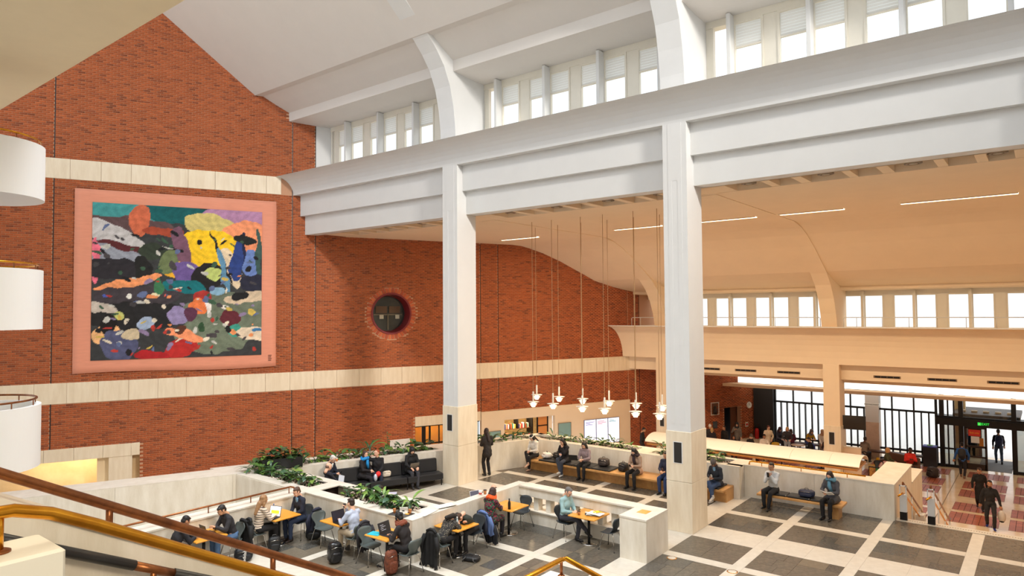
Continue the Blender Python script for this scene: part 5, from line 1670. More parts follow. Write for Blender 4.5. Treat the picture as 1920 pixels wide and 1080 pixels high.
def bag(name, label, x, y, z, s, col, rz=0, kind='backpack', mt=None, group=None, tilt=0.0):
    """soft bag: squashed body, front pocket, top flap, straps and handle"""
    t = thing(name, label, 'bag', (x, y, z), rz, group)
    m_ = mt or mat('bag_%d_%d_%d' % col, col, 0.6, bump=0.4, bscale=14)
    w_, d_, h_ = s
    T = Matrix.Rotation(tilt, 4, 'Y')
    def blob(c, r, n=14, h=10, p=0.55):
        vs, fs = [], []
        e = MB().ell((0, 0, 0), (1, 1, 1), n, h)
        for v in e.v:
            v = Vector([math.copysign(abs(a) ** p, a) for a in v])
            v = Vector((v.x * r[0], v.y * r[1], v.z * r[2]))
            v += Vector((math.sin(v.z * 31 + v.y * 17), math.sin(v.x * 23 + v.z * 19), 0)) * 0.006
            vs.append(T @ (v + Vector(c)))
        return MB().add(vs, e.f, 0, True)
    blob((0, 0, h_ / 2), (d_ / 2, w_ / 2, h_ / 2)).build('bag_body', m_, t)
    blob((d_ * 0.5, 0, h_ * 0.32), (d_ * 0.16, w_ * 0.38, h_ * 0.24)).build('pocket', m_, t)
    st_ = mat('strap_dark', (26, 26, 28), 0.6) if sum(col) > 200 else mat('strap_grey', (70, 68, 66), 0.6)
    MB().tube([T @ Vector(p) for p in ((0, -0.05, h_ * 0.97), (0, -0.04, h_ + 0.04), (0, 0.04, h_ + 0.04), (0, 0.05, h_ * 0.97))], 0.01, 6).build('handle', st_, t)
    for s_ in (-1, 1):
        MB().tube([T @ Vector(p) for p in ((-d_ * 0.42, s_ * w_ * 0.22, h_ * 0.92), (-d_ * 0.68, s_ * w_ * 0.3, h_ * 0.6), (-d_ * 0.6, s_ * w_ * 0.36, h_ * 0.25), (-d_ * 0.4, s_ * w_ * 0.4, h_ * 0.12))], 0.014, 6).build('strap', st_, t)
    MB().tube([T @ Vector(p) for p in ((d_ * 0.5, -w_ * 0.36, h_ * 0.74), (d_ * 0.53, 0, h_ * 0.8), (d_ * 0.5, w_ * 0.36, h_ * 0.74))], 0.005, 6).build('zip', CHROME, t)
    return t


bag('backpack', 'large glossy black backpack standing on the floor between the table rows', 10.32, 13.62, 0, (0.34, 0.26, 0.5), (22, 22, 24), -1.9, mt=mat('glossy_nylon', (20, 20, 22), 0.25, bump=0.6, bscale=12))
bag('shoulder_bag', 'square black bag on the floor beside the coat-draped chair', 11.05, 15.5, 0, (0.4, 0.2, 0.34), (24, 24, 26), -2.2)
bag('shoulder_bag', 'tall black leather bag under the blonde woman\'s table', 9.9, 15.52, 0, (0.3, 0.2, 0.36), (20, 20, 22), -2.0)
t = bag('sports_bag', 'black sports bag with white lettering under the bearded man\'s chair', 9.05, 15.5, 0, (0.42, 0.24, 0.32), (20, 21, 26), -1.95)
text_obj('lettering', 'adidas', 0.1, LAMPW, (0.18, 0.0, 0.17), (PI / 2, -PI / 2 + 0.1, PI / 2), t, 0.003)
bag('bag_flat', 'flat black bag on the floor under the sleepers\' table', 12.42, 11.1, 0, (0.44, 0.3, 0.12), (26, 25, 26), 0.3)
bag('tote_bag', 'long rust-brown crinkled tote hanging down beside the headphones chair', 10.66, 12.0, 0, (0.3, 0.2, 0.55), (134, 72, 44), -1.7, mt=mat('rust_crinkle', (132, 70, 42), 0.7, rgb2=(84, 40, 26), scale=18, bump=0.8, bscale=30))
bag('handbag', 'cream rounded handbag on the sofa beside the hooded woman', 15.63, 17.82, 0.42, (0.3, 0.12, 0.2), (226, 212, 192), -2.0)
bag('backpack', 'white backpack lying on the long bench', 21.1, 15.0, 0.475, (0.4, 0.3, 0.2), (226, 218, 212), 2.6)
bag('backpack', 'black backpack beside the white one on the long bench', 21.25, 14.62, 0.475, (0.36, 0.25, 0.22), (28, 28, 30), 2.9)
bag('shopping_bag', 'pale lavender bag on the long bench left of the dark-coated woman', 21.25, 14.45, 0.475, (0.22, 0.16, 0.36), (196, 194, 216), 3.0)
bag('backpack', 'black and beige backpack on the bench right of the laptop girl', 21.2, 12.6, 0.475, (0.42, 0.26, 0.28), (60, 50, 46), 3.2)
bag('backpack', 'round black backpack beside the woman in the tan jacket', 21.1, 11.75, 0.42, (0.34, 0.26, 0.3), (26, 26, 30), 3.0)
bag('backpack', 'striped brown backpack on the bench beside the big column', 21.25, 10.25, 0.475, (0.34, 0.24, 0.46), (96, 62, 54), 3.1)
bag('backpack', 'navy backpack on the short bench', 21.3, 5.75, 0.475, (0.46, 0.26, 0.2), (30, 38, 66), 3.14)
t = lathe_thing('drink_can', 'small red and white drink can on the short bench end', 'can', 21.15, 7.0, 0.42, [('can_body', [(0, 0), (0.03, 0.002), (0.033, 0.01), (0.033, 0.105), (0.028, 0.115), (0, 0.115)], mat('can_red', (196, 60, 56), 0.3, 0.3)), ('can_rim', [(0.0, 0.115), (0.027, 0.115), (0.027, 0.119), (0, 0.119)], CHROME)])


def coat(label, x, y, ztop, zbot, rz, col, w_=0.5, group='coats hung on chair backs'):
    """a garment folded over a chair back"""
    t = thing('coat', label, 'coat', (x, y, 0), rz, group)
    m_ = mat('coat_%d_%d_%d' % col, col, 0.8, bump=0.5, bscale=10)
    vs, fs = [], []
    N, K = 17, 12
    for j in range(K):
        v = j / (K - 1)
        z = ztop - (ztop - zbot) * v
        hw = w_ / 2 * (0.62 + 0.38 * min(1, v * 2.2) + 0.08 * math.sin(v * 7))
        for i in range(N):
            s_ = i / (N - 1) * 2 - 1
            fold = 0.028 * math.sin(i * 1.35 + v * 2) * min(1, v * 3)
            x_ = -0.035 - 0.05 * v + fold - 0.05 * s_ * s_ * v
            vs.append((x_, hw * s_, z - 0.03 * s_ * s_ + (0.03 * math.sin(i * 2.1) if j == K - 1 else 0)))
    for j in range(K - 1):
        for i in range(N - 1):
            k = j * N + i
            fs.append((k, k + 1, k + N + 1, k + N))
    o = MB().add(vs, fs, 0, True).build('back_panel', m_, t)
    o.modifiers.new('thick', 'SOLIDIFY').thickness = 0.035
    MB().tube([(-0.03, -w_ * 0.3, ztop - 0.02), (0.0, -w_ * 0.1, ztop + 0.025), (0.0, w_ * 0.1, ztop + 0.025), (-0.03, w_ * 0.3, ztop - 0.02)], [0.03, 0.04, 0.04, 0.03], 8).build('collar', m_, t)
    for s_ in (-1, 1):
        MB().tube([(-0.06, s_ * w_ * 0.36, ztop - 0.1), (-0.1, s_ * w_ * 0.5, ztop - 0.3), (-0.09, s_ * w_ * 0.46, ztop - 0.52)], [0.05, 0.05, 0.035], 8).build('sleeve', m_, t)
    return t


coat('long black coat hanging to the floor from the sleeper\'s chair', 11.55, 11.56, 0.84, 0.04, 0, (20, 19, 20), 0.52)
coat('blue denim jacket over the slumped man\'s chair', 13.36, 11.56, 0.84, 0.3, PI, (92, 116, 168), 0.5)
coat('black rucksack-like coat behind the slumped man', 13.47, 11.45, 0.6, 0.06, PI, (24, 26, 34), 0.36)
coat('dark blue coat over the empty chair by the planter', 10.95, 15.2, 0.84, 0.3, -PI / 2, (28, 32, 52), 0.46)
coat('dark grey jacket hanging behind the man in the pale sweater', 10.95, 13.32, 0.85, 0.2, PI / 2, (38, 36, 42), 0.5)
coat('black padded coat over the bearded man\'s chair', 9.26, 15.9, 0.84, 0.2, PI, (24, 23, 25), 0.5)
coat('black shiny coat over the blonde woman\'s chair', 9.36, 15.76, 0.86, 0.25, 0, (22, 22, 24), 0.44)
coat('navy coat over the orange-scarfed woman\'s chair', 13.46, 11.66, 0.82, 0.32, 0, (40, 44, 60), 0.44)

# ================================================================ HANGING LAMPS
LN = ['nearest the middle column', 'second from the middle column', 'third from the middle column', 'third from the big column', 'second from the big column', 'right beside the big column']
LX1, LX2 = (15.56, 14.64, 13.35, 12.42, 11.2, 10.3), (16.42, 15.32, 14.22, 13.05, 11.92, 10.88)
cord = MB().tube([(0, 0, 0.0), (0, 0, 6.62)], 0.011, 6).mesh('cord', mat('cord_tan', (196, 160, 120), 0.5))
stem = MB().lathe([(0.0, 0), (0.032, 0), (0.032, 0.38), (0.02, 0.39), (0, 0.39)], 14).mesh('stem', LAMPW)
LGL = mat('louvre_glow', (255, 232, 190), 0.5, emit=1.6)
d1 = MB().lathe([(0.05, 0.0), (0.225, -0.008), (0.225, 0.0), (0.05, 0.02)], 24).mesh('shade_disc', LAMPW)
d2 = MB().lathe([(0.06, 0.0), (0.15, -0.01), (0.15, 0.0), (0.06, 0.016)], 20).mesh('louvre', LGL)
d3 = MB().lathe([(0.06, 0.0), (0.125, -0.01), (0.125, 0.0), (0.06, 0.016)], 20).mesh('louvre', LGL)
bulb = MB().lathe([(0.0, -0.17), (0.07, -0.16), (0.085, -0.1), (0.075, -0.02), (0.04, 0.0), (0, 0)], 16).mesh('bulb_glass', GLOW)
for r, (X_, YS, nm) in enumerate(((21.0, LX1, 'front'), (22.4, LX2, 'back'))):
    for i, y in enumerate(YS):
        z = 2.55 if r == 0 else 2.62
        t = thing('pendant_lamp', 'louvred white pendant lamp of the %s row, %s' % (nm, LN[i]), 'lamp', (X_, y, z), 0, 'pendant lamps hanging over the bench')
        linkmesh('cord', cord, t, (0, 0, 0.3))
        linkmesh('stem', stem, t, (0, 0, 0.0))
        linkmesh('shade_disc', d1, t, (0, 0, 0.0))
        linkmesh('louvre', d2, t, (0, 0, -0.07))
        linkmesh('louvre', d3, t, (0, 0, -0.12))
        linkmesh('bulb_glass', bulb, t, (0, 0, -0.03))
        if i % 2 == 0:
            ld = bpy.data.lights.new('lamp_light', 'POINT')
            ld.energy, ld.color, ld.shadow_soft_size = 22, (1.0, 0.74, 0.42), 0.12
            lo = bpy.data.objects.new('lamp_light', ld)
            COL.objects.link(lo)
            lo.location = (X_, y, z - 0.35)

# ================================================================ PLANTS
GR = [mat('leaf_dark', (46, 78, 40), 0.4, var=0.15, scale=20), mat('leaf_mid', (74, 110, 52), 0.4, var=0.15, scale=20), mat('leaf_blue', (62, 92, 68), 0.35, var=0.15, scale=20), mat('leaf_light', (112, 142, 62), 0.4, var=0.15, scale=20)]


def leaf_mesh(L, W_, bend, mt, strap):
    vs, fs = [], []
    n_ = 7
    for i in range(n_):
        s_ = i / (n_ - 1)
        w_ = W_ * (math.sin(PI * min(1, s_ * 0.98 + 0.04)) ** (0.5 if strap else 0.8)) * (1 if strap else 1)
        a = bend * s_
        x = L * (math.sin(a) / bend if bend else s_)
        z = -L * (1 - math.cos(a)) / bend if bend else 0
        for k, q_ in enumerate((-1, 0, 1)):
            vs.append((x, q_ * w_, z + (0.25 * w_ if q_ else 0)))
    for i in range(n_ - 1):
        for k in (0, 1):
            a = i * 3 + k
            fs.append((a, a + 3, a + 4, a + 1))
    return MB().add(vs, fs, 0, True).mesh('leaf', mt)


LEAVES = {s_: [leaf_mesh(L, W_, b, m_, s_ == 'strap') for m_ in GR for (L, W_, b) in (((0.34, 0.022, 1.5), (0.28, 0.03, 1.1)) if s_ == 'strap' else ((0.2, 0.055, 0.9), (0.15, 0.045, 0.6)))] for s_ in ('strap', 'broad')}
ORD = ['first', 'second', 'third', 'fourth', 'fifth', 'sixth', 'seventh', 'eighth', 'ninth', 'tenth', 'eleventh', 'twelfth', 'thirteenth', 'fourteenth']


def plant(label, x, y, z, kind_, n_, s=1.0, group=None):
    t = thing('leafy_plant', label, 'plant', (x, y, z), random.uniform(0, 6), group)
    st_ = MB()
    for k in range(3):
        a = k * 2.1
        st_.tube([(0, 0, -0.06), (0.03 * math.cos(a) * s, 0.03 * math.sin(a) * s, 0.08 * s), (0.07 * math.cos(a) * s, 0.07 * math.sin(a) * s, 0.17 * s)], 0.006, 5)
    st_.build('stem', GR[0], t)
    for k in range(n_):
        me_ = random.choice(LEAVES[kind_])
        a = k * 2.4 + random.uniform(-0.3, 0.3)
        el = random.uniform(0.15, 1.15) if kind_ == 'strap' else random.uniform(-0.1, 0.8)
        r = random.uniform(0, 0.09) * s
        h = random.uniform(0.0, 0.2) * s
        linkmesh('leaf', me_, t, (r * math.cos(a), r * math.sin(a), h), Euler((random.uniform(-0.4, 0.4), -el, a), 'XYZ'), (s * random.uniform(0.75, 1.2),) * 3)
    return t


KN = {'strap': ('spiky narrow-leaved plant', 'arching strap-leaved plant'), 'broad': ('low broad-leaved plant', 'bushy round-leaved plant')}


def plant_row(where, ref, pts, group, s=1.0, n_=12):
    for i, p in enumerate(pts):
        k = 'strap' if (i * 7 + len(pts)) % 3 == 0 else 'broad'
        plant('%s %s, %s from %s' % (KN[k][i % 2], where, ORD[i], ref), p[0], p[1], H - 0.06, k, n_ + 4, s * 1.3 * random.uniform(0.85, 1.2), group)


jit = lambda a: random.uniform(-a, a)
plant_row('in the middle planter', 'the tray corner', [(12.1 + jit(.2), 12.85 + i * 0.29, 0) for i in range(9)], 'plants in the middle planter by the tray', 1.1, 13)
plant_row('in the middle planter', 'the black pit', [(12.1 + jit(.22), 16.95 + i * 0.27, 0) for i in range(13)], 'plants in the middle planter past the pit', 1.1, 12)
plant_row('behind the sofa', 'the black planting box', [wl(13.6 + i * 0.36, 23.42 + jit(.12)) for i in range(12)], 'plants in the trough behind the sofa', 1.15, 12)
plant_row('above the standing woman\'s wall', 'the standing woman', [(19.0 + i * 0.42, wy(19.0 + i * 0.42, 23.52)) for i in range(7)], 'plants above the standing woman\'s wall', 1.15, 12)
plant_row('above the long bench', 'the corner of the planter', [(22.05 + jit(.12), 15.3 - i * 0.42) for i in range(9)], 'plants above the long bench', 1.05, 11)
plant_row('in the planter beside the big column', 'the canopy end', [(22.05 + jit(.12), 10.7 - i * 0.4) for i in range(6)], 'plants in the planter beside the big column', 1.15, 13)
bx = thing('planter_box', 'black planting box on the wall end left of the sofa', 'planter', (12.72, 19.55, H), WA)
q = MB()
q.box(-0.62, 0.62, -0.22, -0.2, 0, 0.34).box(-0.62, 0.62, 0.2, 0.22, 0, 0.34).box(-0.62, -0.6, -0.2, 0.2, 0, 0.34).box(0.6, 0.62, -0.2, 0.2, 0, 0.34)
q.build('box_sides', BLACKP, bx)
MB().box(-0.6, 0.6, -0.2, 0.2, 0.0, 0.28).build('soil', SOIL, bx)
for i in range(5):
    p = Vector((12.72, 19.55, 0)) + WD * (-0.5 + i * 0.25)
    plant('glossy upright plant in the black planting box, %s from the brick side' % ORD[i], p.x, p.y, H + 0.28, 'broad', 18, 1.6, 'plants in the black box')
t = thing('leafy_plant', 'tall thin sprig rising in front of the blank white board', 'plant', (16.35, wy(16.35, 23.5), H - 0.06), 0)
MB().tube([(0, 0, -0.02), (0.02, 0, 0.3), (-0.02, 0.02, 0.62), (0.0, 0.02, 0.8)], 0.008, 6).build('stem', GR[0], t)
for k in range(12):
    linkmesh('leaf', LEAVES['broad'][2 + k % 5], t, (0, 0.01, 0.16 + 0.052 * k), (0.2, -0.4, k * 2.4), (0.75,) * 3)


def pebbles(label, box, n_, fn=None):
    q_ = MB()
    for k in range(n_):
        x, y = random.uniform(box[0], box[1]), random.uniform(box[2], box[3])
        if fn: x, y = fn(x, y)
        r = random.uniform(0.018, 0.036)
        q_.ell((x, y, H - 0.065 + r * 0.6), (r, r * random.uniform(0.7, 1), r * 0.7), 5, 4)
    o = q_.build('pebbles', mat('pebble_pale', (226, 206, 190), 0.7), None, 'stuff')
    return props(o, label, 'pebbles')


pebbles('pale pebbles in the middle planter near the tray', (11.82, 12.42, 12.65, 15.5), 420)
pebbles('pale pebbles in the middle planter past the pit', (11.82, 12.42, 16.8, 20.3), 420)
pebbles('pale pebbles in the trough behind the sofa', (13.4, 17.8, 23.2, 23.7), 420, lambda x, y: wl(x, y))
pebbles('pale pebbles in the planter above the long bench', (21.75, 22.4, 8.35, 10.8), 160)
pebbles('pale pebbles at the planter corner above the long bench', (21.75, 22.4, 11.75, 15.6), 260)

# ================================================================ CAFE LEVEL
cn = thing('desk_canopy', 'long white barrel-shaped canopy over the desk below the bench wall', 'canopy', (28.0, 0, 0))
n_ = 28
P1 = [(0.86 - 0.86 * math.cos(PI * (0.08 + 0.80 * k / n_)), 0.0 + 0.38 * math.sin(PI * (0.08 + 0.80 * k / n_))) for k in range(n_ + 1)]
prof = P1 + [(x + (0.86 - x) * 0.035, z - 0.03) for x, z in P1[::-1]]
for a, b in ((5.68, 6.75), (6.75, 8.2), (8.2, 10.2), (10.2, 12.1), (12.1, 14.5)):
    o = MB().sweep(prof, a + .004, b - .004, 0, False).build('canopy_panel', mat('canopy_white', (244, 240, 232), 0.35), cn)
MB().sweep([(0.0, 0.02), (0.05, -0.06), (1.6, -0.02), (1.6, 0.06)], 5.75, 14.4).build('timber_soffit', OAK, cn)
for y in (6.4, 9.8, 13.2):
    MB().box(0.75, 0.85, y, y + 0.1, LZ, 0.0).build('post', CHROME, cn)
for y in (7.0, 9.3, 11.6):
    MB().box(0.2, 0.5, y, y + 1.1, -0.07, -0.055).build('canopy_light', GLOWS, cn)
dk = thing('desk', 'long timber desk under the white canopy', 'desk', (28.2, 0, LZ))
MB().box(0.0, 0.6, 5.9, 13.6, 0, 1.0).build('counter', OAK, dk)
MB().box(-0.08, 0.75, 5.85, 13.7, 1.0, 1.06).build('desk_top', WOOD, dk)
br = thing('handrail', 'brass rail along the wall top behind the short bench', 'handrail', (22.05, 0, H))
MB().tube([(0, 7.7, 0.0), (0, 7.68, 0.09), (0, 7.6, 0.11), (0, 4.3, 0.11)], 0.024, 10).build('rail', BRASS, br)
for y in (7.3, 6.1, 4.8): MB().tube([(0, y, 0), (0, y, 0.1)], 0.013, 6).build('post', BRASS, br)
tv = thing('wall_screen', 'black flat screen on a bracket beside the cafe column', 'screen', (34.6, 7.2, 0.75), 0)
MB().xbox(Matrix.Rotation(0.18, 4, 'Z'), 0.03, 0.5, 0.32, 0, 0.008).build('casing', BLACKP, tv)
MB().xbox(Matrix.Rotation(0.18, 4, 'Z') @ Matrix.Translation((-0.033, 0, 0)), 0.002, 0.47, 0.29).build('display', mat('screen_off', (34, 32, 34), 0.15), tv)
MB().box(-0.02, 0.03, 0.1, 0.46, -0.03, 0.03).build('bracket', BLACKM, tv)
sc = thing('cafe_screen_wall', 'low pale partition beside the cafe column', 'partition', (34.5, 7.35, LZ))
MB().box(0, 0.12, -0.45, 0.28, 0, 1.7, b=0.01).build('panel', mat('partition_pale', (222, 196, 168), 0.6), sc)
MB().box(-0.01, 0.13, -0.46, 0.29, 1.7, 1.74).build('cap', TRAVT, sc)
ms = thing('menu_board', 'green menu board in a dark stand near the stone cheek', 'sign', (34.2, 6.15, LZ), -0.2)
MB().box(-0.02, 0.02, -0.42, 0.42, 0.5, 1.0, b=0.006).box(-0.02, 0.02, -0.42, -0.38, 0, 0.5).box(-0.02, 0.02, 0.38, 0.42, 0, 0.5).build('stand', BLACKM, ms)
MB().box(-0.028, -0.02, -0.36, 0.1, 0.54, 0.96).build('green_panel', mat('menu_green', (44, 120, 74), 0.5), ms)
MB().box(-0.028, -0.02, 0.12, 0.38, 0.54, 0.96).build('food_picture', mat('menu_food', (110, 70, 50), 0.5, rgb2=(200, 150, 70), scale=14), ms)
q = MB()
for k in range(4): q.box(-0.032, -0.028, -0.3, 0.04 - 0.05 * (k % 2), 0.86 - k * 0.08, 0.88 - k * 0.08)
q.build('printed_lines', mat('menu_text', (220, 220, 120), 0.5), ms, 'stuff')
bn = thing('litter_bin', 'tall dark bin with blue and green top beside the doors', 'bin', (40.9, 4.95, LZ))
MB().box(-0.25, 0.25, -0.3, 0.3, 0, 1.0, b=0.02).build('bin_body', mat('bin_dark', (40, 40, 46), 0.5), bn)
MB().box(-0.26, 0.26, -0.31, 0.31, 1.0, 1.06, b=0.01).build('bin_top', mat('bin_blue', (74, 84, 190), 0.5), bn)
MB().box(-0.1, 0.1, -0.12, 0.12, 1.06, 1.09).build('leaflet_stack', mat('leaflet_green', (120, 190, 90), 0.6), bn)
sb = thing('window_bench', 'long low dark bench under the cafe windows', 'bench', (40.9, 0, LZ))
MB().box(-0.2, 0.25, 5.3, 12.5, 0.42, 0.5, b=0.01).build('seat_board', mat('bench_dark', (84, 56, 44), 0.5), sb)
for y in (5.6, 7.9, 10.2, 12.2): MB().box(-0.15, 0.2, y - 0.05, y + 0.05, 0, 0.42).build('leg', BLACKM, sb)


def round_table(label, x, y, mt=None):
    t = thing('round_table', label, 'table', (x, y, LZ), 0, 'small round cafe tables')
    MB().lathe([(0, 0.71), (0.36, 0.71), (0.37, 0.72), (0.36, 0.735), (0, 0.735)], 24).build('table_top', mt or mat('cafe_top', (206, 176, 150), 0.4), t)
    MB().lathe([(0.03, 0.02), (0.03, 0.71)], 10).build('pedestal', BLACKM, t)
    MB().lathe([(0, 0), (0.22, 0), (0.2, 0.02), (0, 0.02)], 18).build('base_disc', BLACKM, t)


for i, (x, y, lb) in enumerate(((37.6, 12.0, 'round cafe table before the cream-coated woman'), (38.9, 10.9, 'round cafe table between the two headscarfed women'), (36.0, 10.9, 'round cafe table with a bottle near the canopy'),
                                (37.2, 9.3, 'round cafe table beside the cafe column'), (37.2, 8.1, 'pale round cafe table right of the cafe column'), (36.0, 7.3, 'black round cafe table behind the canopy end'), (36.3, 14.6, 'round cafe table by the brick wall group'))):
    round_table(lb, x, y)
for i, (x, y, h, c, lb) in enumerate(((38.3, 11.9, 200, 'yellow', 'mustard cafe chair behind the dark-vested woman'), (38.0, 8.35, 160, 'yellow', 'mustard cafe chair left of the man with his back turned'), (37.3, 6.9, 120, 'yellow', 'mustard cafe chair by itself near the brown sofa'),
                                      (36.9, 11.2, 30, 'black', 'black cafe chair behind the canopy, near the cream coat'), (36.6, 9.9, 60, 'black', 'black cafe chair beside the reading man'), (35.6, 8.0, 90, 'black', 'black cafe chair at the canopy end'), (36.6, 6.6, 180, 'black', 'black cafe chair beside the brown sofa'))):
    chair(lb, x, y, h, c, LZ, 'cafe chairs on the lower level')
so = thing('cafe_sofa', 'brown leather cafe sofa with a curved back', 'sofa', (37.9, 5.95, LZ), 2.6)
BRL = mat('brown_leather', (92, 62, 46), 0.45, bump=0.2, bscale=20)
MB().box(-0.35, 0.35, -0.8, 0.8, 0.15, 0.42, b=0.04).build('seat', BRL, so)
MB().box(-0.5, -0.3, -0.85, 0.85, 0.15, 0.95, b=0.05).build('backrest', BRL, so)
for s_ in (-1, 1):
    MB().box(-0.4, 0.35, s_ * 0.82 - 0.08, s_ * 0.82 + 0.08, 0.15, 0.62, b=0.03).build('armrest', BRL, so)
for sx in (-1, 1):
    for sy in (-1, 1): MB().box(sx * 0.3 - .02, sx * 0.3 + .02, sy * 0.75 - .02, sy * 0.75 + .02, 0, 0.15).build('leg', BLACKM, so)
cm = thing('child_seat', 'pink and white round cushion leaning on the brown sofa', 'cushion', (36.9, 6.35, LZ + 0.4), 0.5)
MB().ell((0, 0, 0), (0.12, 0.3, 0.4), 16, 10).build('cushion_body', mat('pink_cushion', (236, 200, 196), 0.7), cm)
MB().tube([(0.0, 0.3 * math.cos(a), 0.4 * math.sin(a)) for a in [i * PI / 8 for i in range(17)]], 0.015, 6).build('piping', mat('piping_red', (170, 60, 60), 0.6), cm)
bag('backpack', 'black rucksack heap on the entrance floor by the red jacket', 38.3, 4.55, LZ, (0.5, 0.36, 0.5), (52, 42, 42), 2.4)
# ================================================================ PEOPLE
TMP = []


def queue(name, mb, voxel, smooth=2):
    o = bpy.data.objects.new('tmp_' + name, mb.mesh('tmp_' + name, []))
    COL.objects.link(o)
    r = o.modifiers.new('r', 'REMESH')
    r.mode = 'VOXEL'
    r.voxel_size = voxel
    if smooth:
        sm = o.modifiers.new('s', 'SMOOTH')
        sm.factor, sm.iterations = 0.5, smooth
    TMP.append(o)
    return o


def flush(objs):
    bpy.context.view_layer.update()
    dg = bpy.context.evaluated_depsgraph_get()
    out = []
    for o in objs:
        me = bpy.data.meshes.new_from_object(o.evaluated_get(dg))
        n_ = len(me.vertices)
        co = np.zeros(n_ * 3)
        me.vertices.foreach_get('co', co)
        fs = [tuple(p.vertices) for p in me.polygons]
        nr = np.zeros(n_ * 3)
        me.vertices.foreach_get('normal', nr)
        out.append((co.reshape(-1, 3), fs, nr.reshape(-1, 3)))
        bpy.data.meshes.remove(me)
    for o in objs:
        d = o.data
        bpy.data.objects.remove(o)
        bpy.data.meshes.remove(d)
    return out


def cap(mb, a, b, ra, rb, n=10):
    """closed tapered capsule"""
    a, b = Vector(a), Vector(b)
    d = (b - a)
    L = max(d.length, 1e-4)
    d = d / L
    path, rs = [], []
    for k in (0, 1, 2):
        t = math.sin(PI / 2 * (k + 0.2) / 3.2)
        path.append(a - d * ra * (1 - t) * 0.98)
        rs.append(ra * math.sqrt(max(0.02, 1 - (1 - t) ** 2)))
    path += [a, b]
    rs += [ra, rb]
    for k in (2, 1, 0):
        t = math.sin(PI / 2 * (k + 0.2) / 3.2)
        path.append(b + d * rb * (1 - t) * 0.98)
        rs.append(rb * math.sqrt(max(0.02, 1 - (1 - t) ** 2)))
    mb.tube(path, rs, n)


def head_src(hi):
    q = MB()
    q.ell((-0.012, 0, 0.028), (0.097, 0.077, 0.09), 20, 14)
    q.ell((0.022, 0, -0.02), (0.07, 0.064, 0.085), 18, 12)
    q.ell((0.034, 0, -0.072), (0.05, 0.045, 0.043), 14, 10)
    q.ell((0.095, 0, -0.02), (0.019, 0.012, 0.024), 10, 8)
    q.ell((0.088, 0, 0.0), (0.014, 0.009, 0.028), 8, 8)
    for s_ in (-1, 1):
        q.ell((-0.002, s_ * 0.078, -0.01), (0.02, 0.011, 0.031), 10, 8)
        q.ell((0.079, s_ * 0.03, 0.02), (0.014, 0.022, 0.009), 8, 6)
        q.ell((0.07, s_ * 0.036, -0.035), (0.022, 0.024, 0.022), 8, 6)
    cap(q, (-0.02, 0, -0.06), (-0.038, 0, -0.17), 0.054, 0.06)
    return q


def hand_src():
    q = MB()
    cap(q, (-0.02, 0, 0), (0.02, 0, 0), 0.025, 0.027)
    q.ell((0.05, 0, 0), (0.05, 0.041, 0.016), 14, 8)
    q.ell((0.03, 0.022, -0.006), (0.034, 0.024, 0.018), 10, 6)
    for y, L, dy in ((0.030, 0.072, 0.05), (0.0105, 0.08, 0.01), (-0.0105, 0.075, -0.03), (-0.031, 0.058, -0.09)):
        p = Vector((0.082, y, 0))
        a = 0.35
        r = 0.0092 if L > 0.06 else 0.0082
        for k, f_ in enumerate((0.45, 0.32, 0.23)):
            d = Vector((math.cos(a), dy, -math.sin(a)))
            e = p + d * L * f_
            cap(q, p, e, r, r * 0.92, 8)
            p, r = e, r * 0.92
            a += 0.5
    cap(q, (0.022, 0.03, -0.006), (0.05, 0.058, -0.018), 0.013, 0.011, 8)
    cap(q, (0.05, 0.058, -0.018), (0.08, 0.062, -0.032), 0.011, 0.009, 8)
    return q


